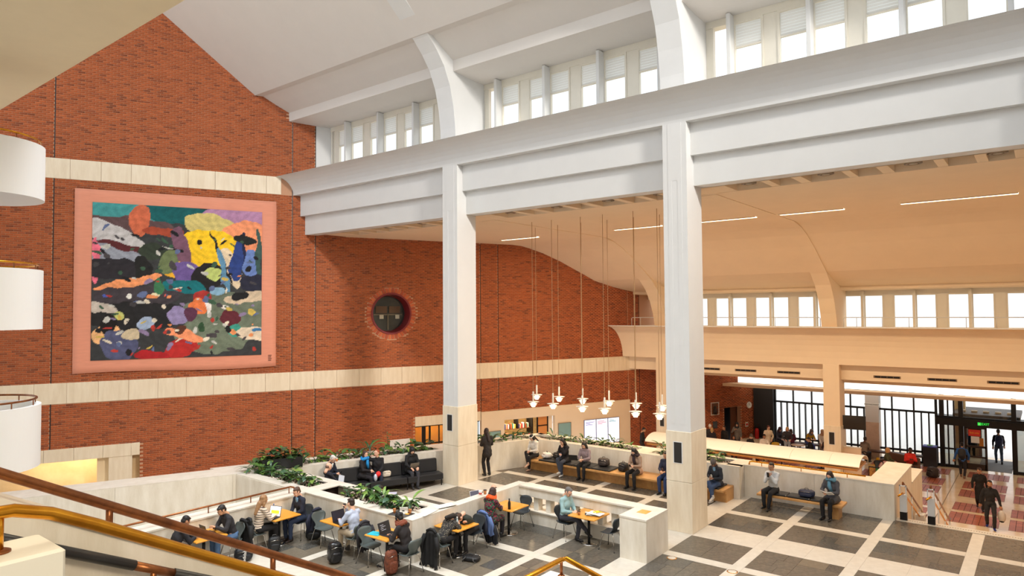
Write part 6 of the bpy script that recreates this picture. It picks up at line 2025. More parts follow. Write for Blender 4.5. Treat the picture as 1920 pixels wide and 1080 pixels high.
def hair_src(st):
    q = MB()
    if st == 'short':
        q.ell((-0.034, 0, 0.056), (0.092, 0.081, 0.078), 18, 12)
        q.ell((-0.06, 0, -0.005), (0.055, 0.074, 0.07), 14, 10)
        q.ell((0.028, 0.012, 0.1), (0.05, 0.052, 0.026), 12, 8)
        for s_ in (-1, 1): q.ell((0.012, s_ * 0.073, 0.025), (0.018, 0.01, 0.035), 8, 6)
    elif st == 'bald':
        q.ell((-0.05, 0, -0.005), (0.066, 0.08, 0.06), 16, 10)
    elif st in ('long', 'bob', 'tail'):
        q.ell((-0.026, 0, 0.038), (0.103, 0.088, 0.094), 18, 12)
        for s_ in (-1, 1):
            q.ell((0.0, s_ * 0.078, -0.035), (0.05, 0.022, 0.09), 12, 8)
        q.ell((-0.062, 0, -0.05), (0.058, 0.084, 0.12), 14, 10)
        if st == 'long':
            cap(q, (-0.085, 0, -0.1), (-0.125, 0, -0.36), 0.075, 0.045)
            for s_ in (-1, 1): cap(q, (-0.01, s_ * 0.085, -0.08), (-0.02, s_ * 0.09, -0.27), 0.034, 0.022)
        if st == 'tail':
            cap(q, (-0.1, 0.02, -0.03), (-0.13, 0.07, -0.28), 0.035, 0.022)
    elif st == 'bun':
        q.ell((-0.026, 0, 0.038), (0.101, 0.084, 0.092), 18, 12)
        q.ell((-0.055, 0, -0.02), (0.058, 0.076, 0.07), 14, 10)
        q.ell((-0.12, 0, 0.045), (0.042, 0.045, 0.042), 12, 8)
    elif st == 'beanie':
        q.ell((-0.022, 0, 0.05), (0.108, 0.09, 0.098), 18, 12)
        q.ell((-0.018, 0, 0.04), (0.112, 0.094, 0.026), 20, 8)
        q.ell((-0.05, 0, 0.13), (0.05, 0.05, 0.03), 10, 8)
    elif st == 'veil':
        q.ell((-0.026, 0, 0.035), (0.112, 0.096, 0.102), 18, 12)
        q.ell((-0.04, 0, -0.07), (0.085, 0.09, 0.11), 16, 10)
        q.ell((-0.01, 0, -0.17), (0.12, 0.13, 0.07), 16, 10)
        for s_ in (-1, 1): q.ell((0.02, s_ * 0.075, -0.03), (0.045, 0.022, 0.1), 12, 8)
        q.ell((0.03, 0, -0.13), (0.06, 0.07, 0.035), 12, 8)
    return q


HS = ['short', 'bald', 'long', 'bob', 'tail', 'bun', 'beanie', 'veil']
_t = [queue('head', head_src(1), 0.0085, 2), queue('hand', hand_src(), 0.0055, 1)] + [queue('hair', hair_src(h), 0.011, 2) for h in HS]
sh_ = MB()
cap(sh_, (-0.05, 0, 0.04), (0.05, 0, 0.035), 0.042, 0.04)
sh_.ell((0.11, 0, 0.03), (0.075, 0.044, 0.032), 12, 8)
cap(sh_, (-0.04, 0, 0.05), (-0.035, 0, 0.1), 0.045, 0.046)
_t.append(queue('shoe', sh_, 0.011, 2))
_r = flush(_t)
HEAD, HAND = _r[0], _r[1]
HAIR = dict(zip(HS, _r[2:2 + len(HS)]))
SHOE = _r[-1]
SKIN = {k: mat('skin_' + k, c, 0.5) for k, c in (('fair', (226, 176, 148)), ('olive', (200, 150, 116)), ('tan', (176, 124, 92)), ('brown', (118, 78, 58)), ('deep', (78, 52, 42)))}
EYEM = mat('eye_dark', (34, 24, 22), 0.3)
EYEW = mat('eye_white', (222, 216, 210), 0.3)
LIPM = mat('lip', (164, 88, 80), 0.5)
SOLE = mat('shoe_sole', (230, 228, 224), 0.6)


def cloth_mat(c, pat=None):
    nm = 'cloth_%s_%d_%d_%d' % ((pat or 'plain',) + tuple(c))
    if nm in MATS: return MATS[nm]
    if pat is None: return mat(nm, c, 0.85, var=0.12, scale=6, bump=0.35, bscale=16)
    M = mat(nm, c, 0.85)
    nt = M.node_tree
    tc = nt.nodes.new('ShaderNodeTexCoord')
    rp = nt.nodes.new('ShaderNodeValToRGB')
    rp.color_ramp.interpolation = 'CONSTANT'
    if pat == 'stripes':
        wv = nt.nodes.new('ShaderNodeTexWave')
        wv.bands_direction = 'Z'
        wv.inputs['Scale'].default_value = 5.5
        wv.inputs['Distortion'].default_value = 0.6
        nt.links.new(tc.outputs['Object'], wv.inputs['Vector'])
        nt.links.new(wv.outputs['Fac'], rp.inputs['Fac'])
        cs = [(0, (60, 44, 42)), (0.16, c)]
    elif pat == 'floral':
        nz = nt.nodes.new('ShaderNodeTexNoise')
        nz.inputs['Scale'].default_value = 26
        nt.links.new(tc.outputs['Object'], nz.inputs['Vector'])
        nt.links.new(nz.outputs['Fac'], rp.inputs['Fac'])
        cs = [(0, (60, 130, 84)), (0.4, c), (0.56, (130, 44, 62)), (0.66, (176, 70, 84))]
    else:
        nz = nt.nodes.new('ShaderNodeTexNoise')
        nz.inputs['Scale'].default_value = 60
        nt.links.new(tc.outputs['Object'], nz.inputs['Vector'])
        nt.links.new(nz.outputs['Fac'], rp.inputs['Fac'])
        cs = [(0, c), (0.6, (150, 138, 116))]
    while len(rp.color_ramp.elements) < len(cs): rp.color_ramp.elements.new(0.5)
    for e, (p, cc) in zip(rp.color_ramp.elements, cs):
        e.position = p
        e.color = (*lin(cc), 1)
    nt.links.new(rp.outputs['Color'], nt.nodes['Principled BSDF'].inputs['Base Color'])
    return M


def ik(a, b, l1, l2, pole):
    a, b = Vector(a), Vector(b)
    d = b - a
    L = min(d.length, (l1 + l2) * 0.995)
    u = d.normalized()
    b = a + u * L
    x = (l1 * l1 - l2 * l2 + L * L) / (2 * L)
    h = math.sqrt(max(0, l1 * l1 - x * x))
    p = Vector(pole)
    p = (p - u * p.dot(u)).normalized()
    return a + u * x + p * h, b


JOBS = []


def arr_mesh(name, parts, mats):
    """parts: (verts, faces, material index)"""
    V, Fc, mi = [], [], []
    k = 0
    for co, fs, i in parts:
        V += [tuple(p) for p in co]
        Fc += [tuple(j + k for j in f) for f in fs]
        mi += [i] * len(fs)
        k += len(co)
    me = bpy.data.meshes.new(name)
    me.from_pydata(V, [], Fc)
    for x in mats: me.materials.append(x)
    me.polygons.foreach_set('material_index', mi)
    me.polygons.foreach_set('use_smooth', [True] * len(Fc))
    me.update()
    return me


def xf(M, src):
    R = np.array(M.to_3x3())
    T = np.array(M.translation)
    fs = src[1]
    if np.linalg.det(R) < 0: fs = [f[::-1] for f in fs]
    return src[0] @ R.T + T, fs


def frame(o, x, up):
    x = Vector(x).normalized()
    y = Vector(up).cross(x).normalized()
    z = x.cross(y)
    M = Matrix((x, y, z)).transposed().to_4x4()
    M.translation = o
    return M


def person(label, x, y, z, head, pose='sit', top=(40, 40, 42), leg=(36, 36, 40), shoe=(24, 22, 22), hair=('short', (36, 26, 22)), skin='olive', s=1.0, lean=8, hp=20, hy=0, lh=None, rh=None,
           lf=None, rf=None, hip=None, tpat=None, long_=0, scarf=None, glasses=False, beard=False, extra=None, group=None, lo=False, hr=0, skirt=False, twist=0, sock=None, cat='person', back=0.0):
    """local frame: +X forward, +Y left; root on the ground under the pelvis"""
    root = thing('person', label, cat, (x, y, z), math.radians(head), group)
    root.scale = (s, s, s)
    d = {'sit': dict(hip=0.57, lf=(0.42, 0.1, 0.09), rf=(0.42, -0.1, 0.09), lh=(0.36, 0.07, 0.74), rh=(0.36, -0.07, 0.74)),
         'stand': dict(hip=0.92, lf=(0.02, 0.1, 0.09), rf=(0.0, -0.1, 0.09), lh=(0.05, 0.24, 0.8), rh=(0.05, -0.24, 0.8)),
         'walk': dict(hip=0.89, lf=(0.28, 0.08, 0.1), rf=(-0.3, -0.08, 0.14), lh=(-0.12, 0.25, 0.82), rh=(0.2, -0.24, 0.86)),
         'floor': dict(hip=0.13, lf=(0.82, 0.1, 0.09), rf=(0.8, -0.1, 0.09), lh=(0.34, 0.08, 0.36), rh=(0.34, -0.08, 0.36))}[pose]
    hip = d['hip'] if hip is None else hip
    lf, rf, lh, rh = lf or d['lf'], rf or d['rf'], lh or d['lh'], rh or d['rh']
    th = math.radians(lean)
    sp = Vector((math.sin(th), 0, math.cos(th)))           # spine direction
    fw = Vector((math.cos(th), 0, -math.sin(th)))
    pel = Vector((back, 0, hip))
    sh = pel + sp * 0.46
    nk = pel + sp * 0.53
    tw = math.radians(twist)
    lat = Vector((-math.sin(tw) * 1.0, math.cos(tw), 0))
    SH = {1: sh + lat * 0.165, -1: sh - lat * 0.165}
    arms, legs = {}, {}
    for sd, hd in ((1, lh), (-1, rh)):
        el, wr = ik(SH[sd], hd, 0.28, 0.25, Vector((-0.45, sd * 0.75, -0.8)))
        arms[sd] = (SH[sd], el, wr)
    for sd, ft in ((1, lf), (-1, rf)):
        hp_ = pel + Vector((0, sd * 0.09, -0.02))
        kn, an = ik(hp_, ft, 0.44, 0.43, Vector((1, sd * 0.08, 0.55)) if pose != 'stand' else Vector((1, 0, 0)))
        legs[sd] = (hp_, kn, an)

    def torso(q, e, belly=True):
        for c, r in ((pel + sp * 0.0, (0.115, 0.155, 0.11)), (pel + sp * 0.14, (0.1, 0.138, 0.15)), (pel + sp * 0.31, (0.115, 0.16, 0.17))):
            M = frame((0, 0, 0), fw, sp).to_3x3()
            q.ell(c, [k + e for k in r], 16, 10, 0, M)
        cap(q, SH[1] - lat * 0.02, SH[-1] + lat * 0.02, 0.058 + e, 0.058 + e)
        cap(q, nk - sp * 0.06, nk + sp * 0.03, 0.075 + e, 0.052 + e * 0.6)

    def armq(q, e, to=1.0):
        for sd in (1, -1):
            a, b, c = arms[sd]
            cap(q, a, b, 0.052 + e, 0.042 + e)
            cap(q, b, b + (c - b) * to, 0.042 + e, 0.03 + e * 0.8)

    def legq(q, e, to=1.0):
        q.ell(pel, (0.12 + e, 0.158 + e, 0.105 + e), 16, 10, 0, frame((0, 0, 0), fw, sp).to_3x3())
        for sd in (1, -1):
            a, b, c = legs[sd]
            cap(q, a, b, 0.082 + e, 0.056 + e)
            cap(q, b, b + (c - b) * 0.45, 0.054 + e, 0.054 + e)
            cap(q, b + (c - b) * 0.45, b + (c - b) * to, 0.053 + e, 0.036 + e * 1.4)

    vx = 0.024 if lo else 0.018
    qb, qt, ql = MB(), MB(), MB()
    torso(qb, 0)
    armq(qb, 0)
    legq(qb, 0)
    torso(qt, 0.014)
    armq(qt, 0.013, 0.93)
    if long_:
        L = long_
        if pose == 'sit' or pose == 'floor':
            for sd in (1, -1):
                a, b, c = legs[sd]
                cap(qt, a, a + (b - a) * min(1, L), 0.115, 0.09)
            qt.ell(pel + Vector((-0.03, 0, -0.06)), (0.17, 0.2, 0.1), 16, 8)
        else:
            cap(qt, pel + sp * 0.05, pel + Vector((0, 0, -L)), 0.15, 0.17, 14)
    legq(ql, 0.012, 0.97)
    if skirt:
        if pose in ('stand', 'walk'):
            cap(ql, pel, pel + Vector((0, 0, -0.55)), 0.15, 0.2, 14)
        else:
            km = (legs[1][1] + legs[-1][1]) / 2
            cap(ql, pel, km, 0.16, 0.13, 14)
            cap(ql, km, km + Vector((-0.02, 0, -0.22)), 0.13, 0.14, 14)
    job = dict(root=root, n=len(TMP), skin=skin, hair=hair, top=cloth_mat(top, tpat), leg=cloth_mat(leg), shoe=shoe, arms=arms, legs=legs, nk=nk, sp=sp, fw=fw, hp=hp, hy=hy, hr=hr,
               glasses=glasses, beard=beard, scarf=scarf, extra=extra, lo=lo, lf=lf, rf=rf, sh=sh, pel=pel, lean=lean, sock=sock)
    job['q'] = [queue('body', qb, vx * 1.2, 3), queue('top', qt, vx, 3), queue('leg', ql, vx, 3)]
    JOBS.append(job)
    return root


def wrinkle(src, amp, ph):
    co, fs, nr = src
    n_ = np.sin(co[:, 2] * 38 + 3 * np.sin(co[:, 1] * 17 + ph) + 2 * np.sin(co[:, 0] * 13)) * 0.6 + np.sin(co[:, 0] * 41 + co[:, 1] * 33 + ph) * 0.4
    return co + nr * (n_ * amp)[:, None], fs


def finish(job, res):
    root = job['root']
    skm = SKIN[job['skin']]
    body, top, leg = res
    # head transform
    pit = math.radians(job['hp'])
    up = (job['sp'] * 0.55 + Vector((0, 0, 0.45))).normalized() if job['lean'] < 40 else job['sp']
    f0 = Vector((up.z, 0, -up.x)).normalized()
    B = frame((0, 0, 0), f0, up).to_3x3()
    Hm = (B @ Matrix.Rotation(math.radians(job['hy']), 3, 'Z') @ Matrix.Rotation(pit, 3, 'Y') @ Matrix.Rotation(math.radians(job['hr']), 3, 'X')).to_4x4()
    hc = job['nk'] + up * 0.075 + Hm.to_3x3() @ Vector((0.038, 0, 0.085))
    Hm.translation = hc
    parts = [(body[0], body[1], 0), (*xf(Hm, HEAD), 0)]
    for sd in (1, -1):
        a, b, c = job['arms'][sd]
        dr = (c - b).normalized()
        upv = Vector((0, 0, 1)) if abs(dr.z) < 0.9 else job['fw']
        M = frame(c - dr * 0.012, dr, upv)
        if sd == 1: M = M @ Matrix.Diagonal((1, -1, 1, 1))
        parts.append((*xf(M, HAND), 0))
    ey = MB()
    for s_ in (-1, 1):
        ey.ell(Hm @ Vector((0.083, s_ * 0.03, 0.002)), (0.009, 0.013, 0.008), 8, 6)
    parts.append((ey.v, ey.f, 2))
    ey = MB()
    for s_ in (-1, 1):
        ey.ell(Hm @ Vector((0.0885, s_ * 0.03, 0.002)), (0.006, 0.006, 0.006), 8, 6)
        ey.tube([Hm @ Vector((0.09, s_ * 0.015, 0.024)), Hm @ Vector((0.091, s_ * 0.032, 0.029)), Hm @ Vector((0.078, s_ * 0.05, 0.022))], 0.0045, 5)
    parts.append((ey.v, ey.f, 1))
    ey = MB().ell(Hm @ Vector((0.088, 0, -0.058)), (0.008, 0.02, 0.008), 10, 6)
    parts.append((ey.v, ey.f, 3))
    linkmesh('body', arr_mesh('body', parts, [skm, EYEM, EYEW, LIPM]), root)
    ph = len(root.name) + job['n'] * 1.7
    linkmesh('top_garment', arr_mesh('top_garment', [(*wrinkle(top, 0.006, ph), 0)], [job['top']]), root)
    linkmesh('trousers', arr_mesh('trousers', [(*wrinkle(leg, 0.004, ph + 2), 0)], [job['leg']]), root)
    st, hcol = job['hair']
    nm = {'beanie': 'knitted_hat', 'veil': 'headscarf'}.get(st, 'hair')
    hm_ = mat('hair_%d_%d_%d' % tuple(hcol), hcol, 0.55, var=0.25, scale=40, stretch=(1, 1, 0.2), bump=0.5, bscale=60)
    linkmesh(nm, arr_mesh(nm, [(*xf(Hm, HAIR[st]), 0)], [hm_]), root)
    if st == 'beanie' and False: pass
    for sd, ft in ((1, job['lf']), (-1, job['rf'])):
        kn, an = job['legs'][sd][1], job['legs'][sd][2]
        shin = (an - kn).normalized()
        fd = Vector((1, sd * 0.12, 0))
        if ft[2] > 0.2: fd = Vector((1, 0, -0.35))
        if job['pel'].z < 0.3: fd = Vector((0.15, 0, 1))
        M = frame(an - (Vector((0, 0, 1)) if job['pel'].z > 0.3 else Vector((-1, 0, 0))) * 0.085, fd, Vector((0, 0, 1)) if job['pel'].z > 0.3 else Vector((-1, 0, 0)))
        c0, f0_ = xf(M, SHOE)
        me = arr_mesh('shoe', [(c0, f0_, 0)], [mat('shoe_%d_%d_%d' % tuple(job['shoe']), job['shoe'], 0.4)])
        so_ = linkmesh('shoe', me, root)
        if sum(job['shoe']) > 300 and not job['lo']:
            pass
    if job['glasses']:
        g = MB()
        for s_ in (-1, 1):
            g.tube([Hm @ Vector((0.101, s_ * 0.032 + 0.021 * math.cos(t), 0.002 + 0.017 * math.sin(t))) for t in [k * PI / 5 for k in range(11)]], 0.0022, 5)
            g.tube([Hm @ Vector((0.1, s_ * 0.053, 0.005)), Hm @ Vector((0.0, s_ * 0.085, 0.005))], 0.002, 5)
        g.tube([Hm @ Vector((0.103, -0.011, 0.005)), Hm @ Vector((0.103, 0.011, 0.005))], 0.002, 5)
        g.build('glasses', BLACKP, root)
    if job['beard']:
        g = MB()
        g.ell(Hm @ Vector((0.042, 0, -0.082)), (0.05, 0.05, 0.036), 14, 8, 0, Hm.to_3x3())
        g.build('beard', hm_, root)
    if job['scarf']:
        g = MB()
        R = [job['nk'] + job['sp'] * 0.02 + Vector((0.105 * math.cos(t) + 0.02, 0.105 * math.sin(t), 0.025 * math.cos(2 * t))) for t in [k * PI / 8 for k in range(17)]]
        g.tube(R, [0.045 + 0.008 * math.sin(k * 2.2) for k in range(17)], 10)
        R = [p + job['sp'] * 0.045 + Vector((0.0, 0, 0)) for p in R]
        g.tube([job['nk'] + (p - job['nk']) * 0.85 for p in R], 0.035, 10)
        f_ = job['nk'] + job['fw'] * 0.13
        g.tube([f_, f_ + job['fw'] * 0.02 - job['sp'] * 0.14, f_ - job['sp'] * 0.3 + Vector((0.02, 0.05, 0))], [0.045, 0.055, 0.04], 8)
        g.build('scarf', cloth_mat(job['scarf']), root)
    ex_ = job['extra'] or ''
    if 'headphones' in ex_:
        g = MB()
        g.tube([Hm @ Vector((0, 0.095 * math.cos(t), 0.02 + 0.12 * math.sin(t))) for t in [k * PI / 10 for k in range(11)]], 0.007, 6)
        for s_ in (-1, 1): g.ell(Hm @ Vector((0, s_ * 0.092, 0.0)), (0.03, 0.018, 0.035), 12, 8)
        g.build('headphones', BLACKP, root)
    if 'shirt' in ex_:
        g = MB()
        g.ell(job['nk'] + job['fw'] * 0.085 - job['sp'] * 0.06, (0.03, 0.045, 0.09), 10, 8, 0, frame((0, 0, 0), job['fw'], job['sp']).to_3x3())
        for s_ in (-1, 1): g.tube([job['nk'] + Vector((-0.03, s_ * 0.055, 0.02)), job['nk'] + job['fw'] * 0.08 + Vector((0, s_ * 0.02, -0.03))], 0.014, 6)
        g.build('shirt_front', LAMPW if 'white' in ex_ else cloth_mat((120, 160, 196)), root)
    if 'tie' in ex_:
        MB().ell(job['nk'] + job['fw'] * 0.118 - job['sp'] * 0.09, (0.012, 0.018, 0.08), 8, 6, 0, frame((0, 0, 0), job['fw'], job['sp']).to_3x3()).build('tie', BLACKP, root)
    if 'headband' in ex_:
        MB().tube([Hm @ Vector((-0.012 + 0.098 * math.cos(t), 0.088 * math.sin(t), 0.065)) for t in [k * PI / 10 for k in range(21)]], 0.016, 6).build('headband', LAMPW, root)
    if 'stripeline' in ex_:
        pass
    if 'backpack' in ex_:
        col = (26, 26, 30) if 'black' in ex_ else (34, 44, 86)
        g = MB()
        c_ = job['pel'] + job['sp'] * 0.27 - job['fw'] * 0.2
        e = MB().ell((0, 0, 0), (1, 1, 1), 14, 10)
        Mx = frame(c_, job['fw'], job['sp'])
        vs = []
        for v in e.v:
            v = Vector([math.copysign(abs(a) ** 0.6, a) for a in v])
            vs.append(Mx @ Vector((v.x * 0.1, v.y * 0.16, v.z * 0.24)))
        g.add(vs, e.f, 0, True)
        e2 = [(Mx @ Vector((-0.1 + p[0] * 0.04, p[1] * 0.12, -0.07 + p[2] * 0.1))) for p in e.v]
        g.add(e2, e.f, 0, True)
        for s_ in (-1, 1):
            g.tube([Mx @ Vector(p) for p in ((0.05, s_ * 0.1, 0.2), (0.2, s_ * 0.12, 0.2), (0.33, s_ * 0.12, 0.08), (0.3, s_ * 0.13, -0.1), (0.08, s_ * 0.14, -0.18))], 0.016, 6)
        g.build('worn_backpack', mat('worn_bag_%d' % sum(col), col, 0.6, bump=0.3, bscale=20), root)


def loc2w(x, y, z, head, p, s=1.0):
    a = math.radians(head)
    return Vector((x + s * (p[0] * math.cos(a) - p[1] * math.sin(a)), y + s * (p[0] * math.sin(a) + p[1] * math.cos(a)), z + s * p[2]))


def phone(label, x, y, z, head, p, tilt=50):
    t = thing('smartphone', label, 'phone', loc2w(x, y, z, head, p), math.radians(head))
    M = Matrix.Rotation(math.radians(-tilt), 4, 'Y')
    MB().xbox(M, 0.075, 0.037, 0.004, 0, 0.002).build('casing', BLACKP, t)
    MB().xbox(M @ Matrix.Translation((0, 0, 0.0048)), 0.07, 0.033, 0.0006).build('display', mat('phone_display', (90, 110, 140), 0.3, emit=0.3), t)


BLK, DKN = (26, 24, 26), (28, 32, 46)
K1, K2, K3, BRN, GRY = (24, 20, 20), (44, 30, 24), (70, 46, 32), (96, 64, 42), (150, 146, 142)
# ---- at the cafe tables
person('man in pale teal shirt and glasses sitting cross-legged with a phone', 15.15, 10.22, 0, -97, top=(150, 182, 184), leg=(58, 58, 68), shoe=(20, 18, 20), hair=('short', (104, 100, 98)), skin='fair', lean=6, hp=32,
       lf=(0.42, 0.02, 0.09), rf=(0.62, 0.16, 0.27), lh=(0.33, 0.05, 0.76), rh=(0.31, -0.05, 0.74), glasses=True, extra='')
phone('phone held by the blue-shirted man', 15.15, 10.22, 0, -97, (0.46, 0.03, 0.79))
person('woman in a dark flowered dress with a thick orange scarf', 13.75, 11.66, 0, 3, top=(34, 28, 34), tpat='floral', leg=(30, 24, 30), hair=('bob', (56, 34, 30)), skin='fair', lean=9, hp=22, scarf=(232, 88, 30), long_=0.9,
       lh=(0.46, 0.1, 0.80), rh=(0.44, -0.08, 0.80), hy=-10)
person('person in a speckled black top slumped forward on the table', 11.88, 11.6, 0, 2, top=(34, 32, 32), tpat='speck', leg=BLK, hair=('long', K1), skin='olive', lean=52, hp=35, lh=(0.5, 0.16, 0.79), rh=(0.5, -0.14, 0.79))
person('man in a dark olive jumper asleep with his head on folded arms', 13.06, 11.6, 0, 181, top=(46, 50, 42), leg=BLK, hair=('short', K3), skin='fair', lean=50, hp=48, lh=(0.5, -0.1, 0.79), rh=(0.48, 0.1, 0.79))
person('woman with headphones and a rust scarf typing at a laptop', 10.98, 11.8, 0, 96, top=(34, 28, 28), leg=BLK, hair=('bun', K1), skin='olive', lean=18, hp=24, scarf=(122, 62, 40), lh=(0.42, 0.14, 0.80), rh=(0.26, -0.06, 1.1), extra='headphones')
person('man in a pale grey-blue sweater drinking at his laptop', 10.95, 13.66, 0, 88, top=(178, 186, 206), leg=(188, 172, 148), shoe=(60, 56, 54), hair=('short', K2), skin='fair', lean=10, hp=10, lh=(0.4, 0.16, 0.82), rh=(0.3, 0.05, 1.1))
cup('small black cup in the hand of the man in the pale sweater', 10.92, 14.03, 1.1, BLACKP, BLACKP, None, 0.9)
person('man in a navy pullover and jeans facing the tablet computer', 10.95, 15.88, 0, 182, top=(30, 34, 50), leg=(44, 56, 82), shoe=(36, 26, 24), hair=('short', (80, 54, 38)), skin='fair', lean=9, hp=22, lh=(0.32, 0.04, 0.66), rh=(0.34, -0.04, 0.64), extra='shirt')
person('woman with long light-brown hair in a striped cream jumper', 9.66, 15.88, 0, -2, top=(214, 196, 176), tpat='stripes', leg=BLK, hair=('long', (150, 112, 76)), skin='fair', lean=10, hp=12, lh=(0.46, 0.1, 0.80), rh=(0.42, -0.1, 0.80))
person('bearded man in a charcoal sweatshirt and blue jeans', 8.98, 15.88, 0, 180, top=(44, 42, 46), leg=(76, 104, 140), shoe=(190, 184, 176), hair=('short', K1), skin='olive', lean=20, hp=26, lh=(0.46, 0.05, 0.86), rh=(0.46, -0.05, 0.84), beard=True, s=1.03)
person('dark-haired man in black, partly behind the bronze stair rail', 7.52, 15.88, 0, 0, top=(32, 30, 36), leg=BLK, hair=('short', K1), skin='tan', lean=22, hp=28, lh=(0.5, 0.1, 0.79), rh=(0.48, -0.1, 0.79))
# ---- sofa corner
person('old man in a navy suit and tie looking at a phone on the sofa', 13.86, 18.62, 0, -72, top=(30, 36, 54), leg=(30, 34, 48), hair=('short', (206, 202, 198)), skin='fair', lean=8, hp=30, glasses=True, extra='shirt white tie', lh=(0.33, 0.05, 0.78), rh=(0.33, -0.05, 0.78))
phone('phone held by the old man in the suit', 13.86, 18.62, 0, -72, (0.45, 0, 0.80))
person('bald man in dark navy reclining at the sofa corner', 13.2, 17.72, 0, -8, top=(36, 36, 46), leg=(34, 36, 50), hair=('bald', (120, 92, 80)), skin='fair', lean=-18, hp=34, lh=(0.34, 0.1, 0.62), rh=(0.32, -0.1, 0.62), lf=(0.62, 0.1, 0.09), rf=(0.6, -0.12, 0.09), back=0.1)
laptop('white laptop on the bald man\'s lap', 13.62, 17.68, 0.66, 176, (226, 228, 234), (226, 226, 230), 0.3, 0.2, 100, 0.3)
person('woman in a black cardigan with a bright blue neck scarf', 14.93, 18.2, 0, -78, top=(32, 28, 30), leg=(36, 30, 34), shoe=(206, 204, 202), hair=('bob', (62, 38, 32)), skin='fair', lean=6, hp=6, hy=-18, scarf=(34, 138, 208), long_=0.6, lh=(0.33, 0.04, 0.74), rh=(0.35, -0.04, 0.74))
person('red-haired woman in black with her arm raised behind her head', 15.36, 17.98, 0, -128, top=(26, 24, 28), leg=(34, 38, 56), shoe=(214, 212, 206), hair=('bun', (150, 72, 40)), skin='fair', lean=4, hp=-2, hy=-38, lh=(0.3, 0.02, 0.66), rh=(0.02, -0.22, 1.14))
t = thing('red_scarf', 'bright red cloth and clear plastic bag on the red-haired woman\'s lap', 'cloth', (15.1, 17.62, 0.6), 0.4)
MB().ell((0, 0, 0.04), (0.1, 0.08, 0.09), 12, 8).ell((0.05, 0.05, -0.02), (0.05, 0.07, 0.08), 10, 6).build('cloth_fold', mat('bright_red', (226, 42, 40), 0.7), t)
MB().ell((-0.1, 0.05, -0.06), (0.07, 0.06, 0.12), 10, 8).build('plastic_bag', mat('bag_clear', (190, 196, 210), 0.2), t)
person('woman in a black hat and puffer jacket with a laptop on her knees', 16.45, 17.5, 0, -112, top=(28, 27, 29), leg=(54, 54, 60), shoe=(60, 58, 58), hair=('veil', (24, 23, 25)), skin='fair', lean=6, hp=26, long_=0.35, lh=(0.36, 0.12, 0.68), rh=(0.36, -0.12, 0.68), lf=(0.5, 0.06, 0.09))
laptop('grey laptop on the knees of the woman in the black hat', 16.34, 17.22, 0.64, 70, (70, 66, 62), (120, 112, 100), 0.32, 0.22, 115, 0.1)
# ---- sitting on the floor
person('dark-haired man on the floor leaning on the planter, laptop on his legs', 13.5, 15.6, 0, 14, 'floor', top=(30, 32, 44), leg=(30, 30, 34), shoe=(30, 28, 30), hair=('short', K1), skin='tan', lean=-14, hp=30)
laptop('pale laptop with a red banner page on the legs of the floor-sitting man', 14.2, 15.98, 0.24, 222, (170, 166, 186), (176, 174, 182), 0.34, 0.24, 112, 0.5)
person('man in a blue shirt on the floor behind the low wall', 15.45, 12.85, 0, 78, 'floor', top=(78, 100, 130), leg=(40, 40, 48), hair=('bald', (60, 44, 38)), skin='fair', lean=2, hp=26, beard=True)
laptop('white laptop seen over the low wall beside the floor-sitting man', 15.7, 13.85, 0.3, -110, (86, 88, 104), (232, 232, 236), 0.34, 0.24, 108, 0.2)
# ---- standing woman and the long bench
person('woman with long dark hair in a black blazer standing with her back to us', 19.12, 16.28, 0, 64, 'stand', top=(46, 40, 38), leg=(26, 24, 26), hair=('long', (44, 28, 26)), skin='olive', lean=2, hp=18, lh=(0.3, 0.06, 1.05), rh=(0.28, -0.08, 1.05), long_=0.12, lf=(0.0, 0.11, 0.09), rf=(0.04, -0.09, 0.09))
BX = 21.02
person('woman in a white jumper and white headband at the far end of the bench', BX, 15.5, 0, 172, top=(232, 226, 216), leg=(28, 26, 28), shoe=(206, 166, 142), hair=('tail', K1), skin='fair', lean=10, hp=32, extra='headband', lh=(0.33, 0.05, 0.72), rh=(0.33, -0.05, 0.72), lf=(0.4, 0.06, 0.09), rf=(0.5, 0.1, 0.3))
person('woman in a long dark coat and turned-up jeans with her hand at her chin', BX, 14.1, 0, 178, top=(30, 26, 30), leg=(58, 64, 78), shoe=(232, 230, 226), hair=('long', K1), skin='fair', lean=14, hp=22, long_=0.5, lh=(0.26, 0.02, 1.02), rh=(0.3, -0.06, 0.78), rf=(0.46, 0.06, 0.2))
person('girl with long black hair and mauve top using a laptop on the bench', BX, 13.22, 0, 186, top=(150, 132, 136), leg=(32, 30, 32), hair=('long', K1), skin='fair', lean=10, hp=28, lh=(0.36, 0.06, 0.74), rh=(0.34, -0.08, 0.72), s=0.97)
laptop('black laptop on the knees of the girl in the mauve top', 20.6, 13.5, 0.66, 20, (50, 48, 52), (28, 28, 30), 0.32, 0.2, 110, 0.1)
person('woman in a tan jacket reading her phone on the bench', BX - 0.03, 11.15, 0, 176, top=(170, 142, 122), leg=(28, 26, 28), hair=('long', K1), skin='fair', lean=12, hp=34, scarf=(48, 34, 40), long_=0.25, lh=(0.34, 0.05, 0.76), rh=(0.34, -0.04, 0.76), lf=(0.42, 0.13, 0.09), rf=(0.42, -0.16, 0.09))
phone('phone of the woman in the tan jacket', BX - 0.03, 11.15, 0, 176, (0.46, 0, 0.78))
person('person in blue jeans mostly hidden behind the big column', BX - 0.05, 10.02, 0, 180, top=(44, 48, 70), leg=(44, 62, 104), shoe=(30, 26, 26), hair=('short', K2), skin='olive', lean=8, hp=18)
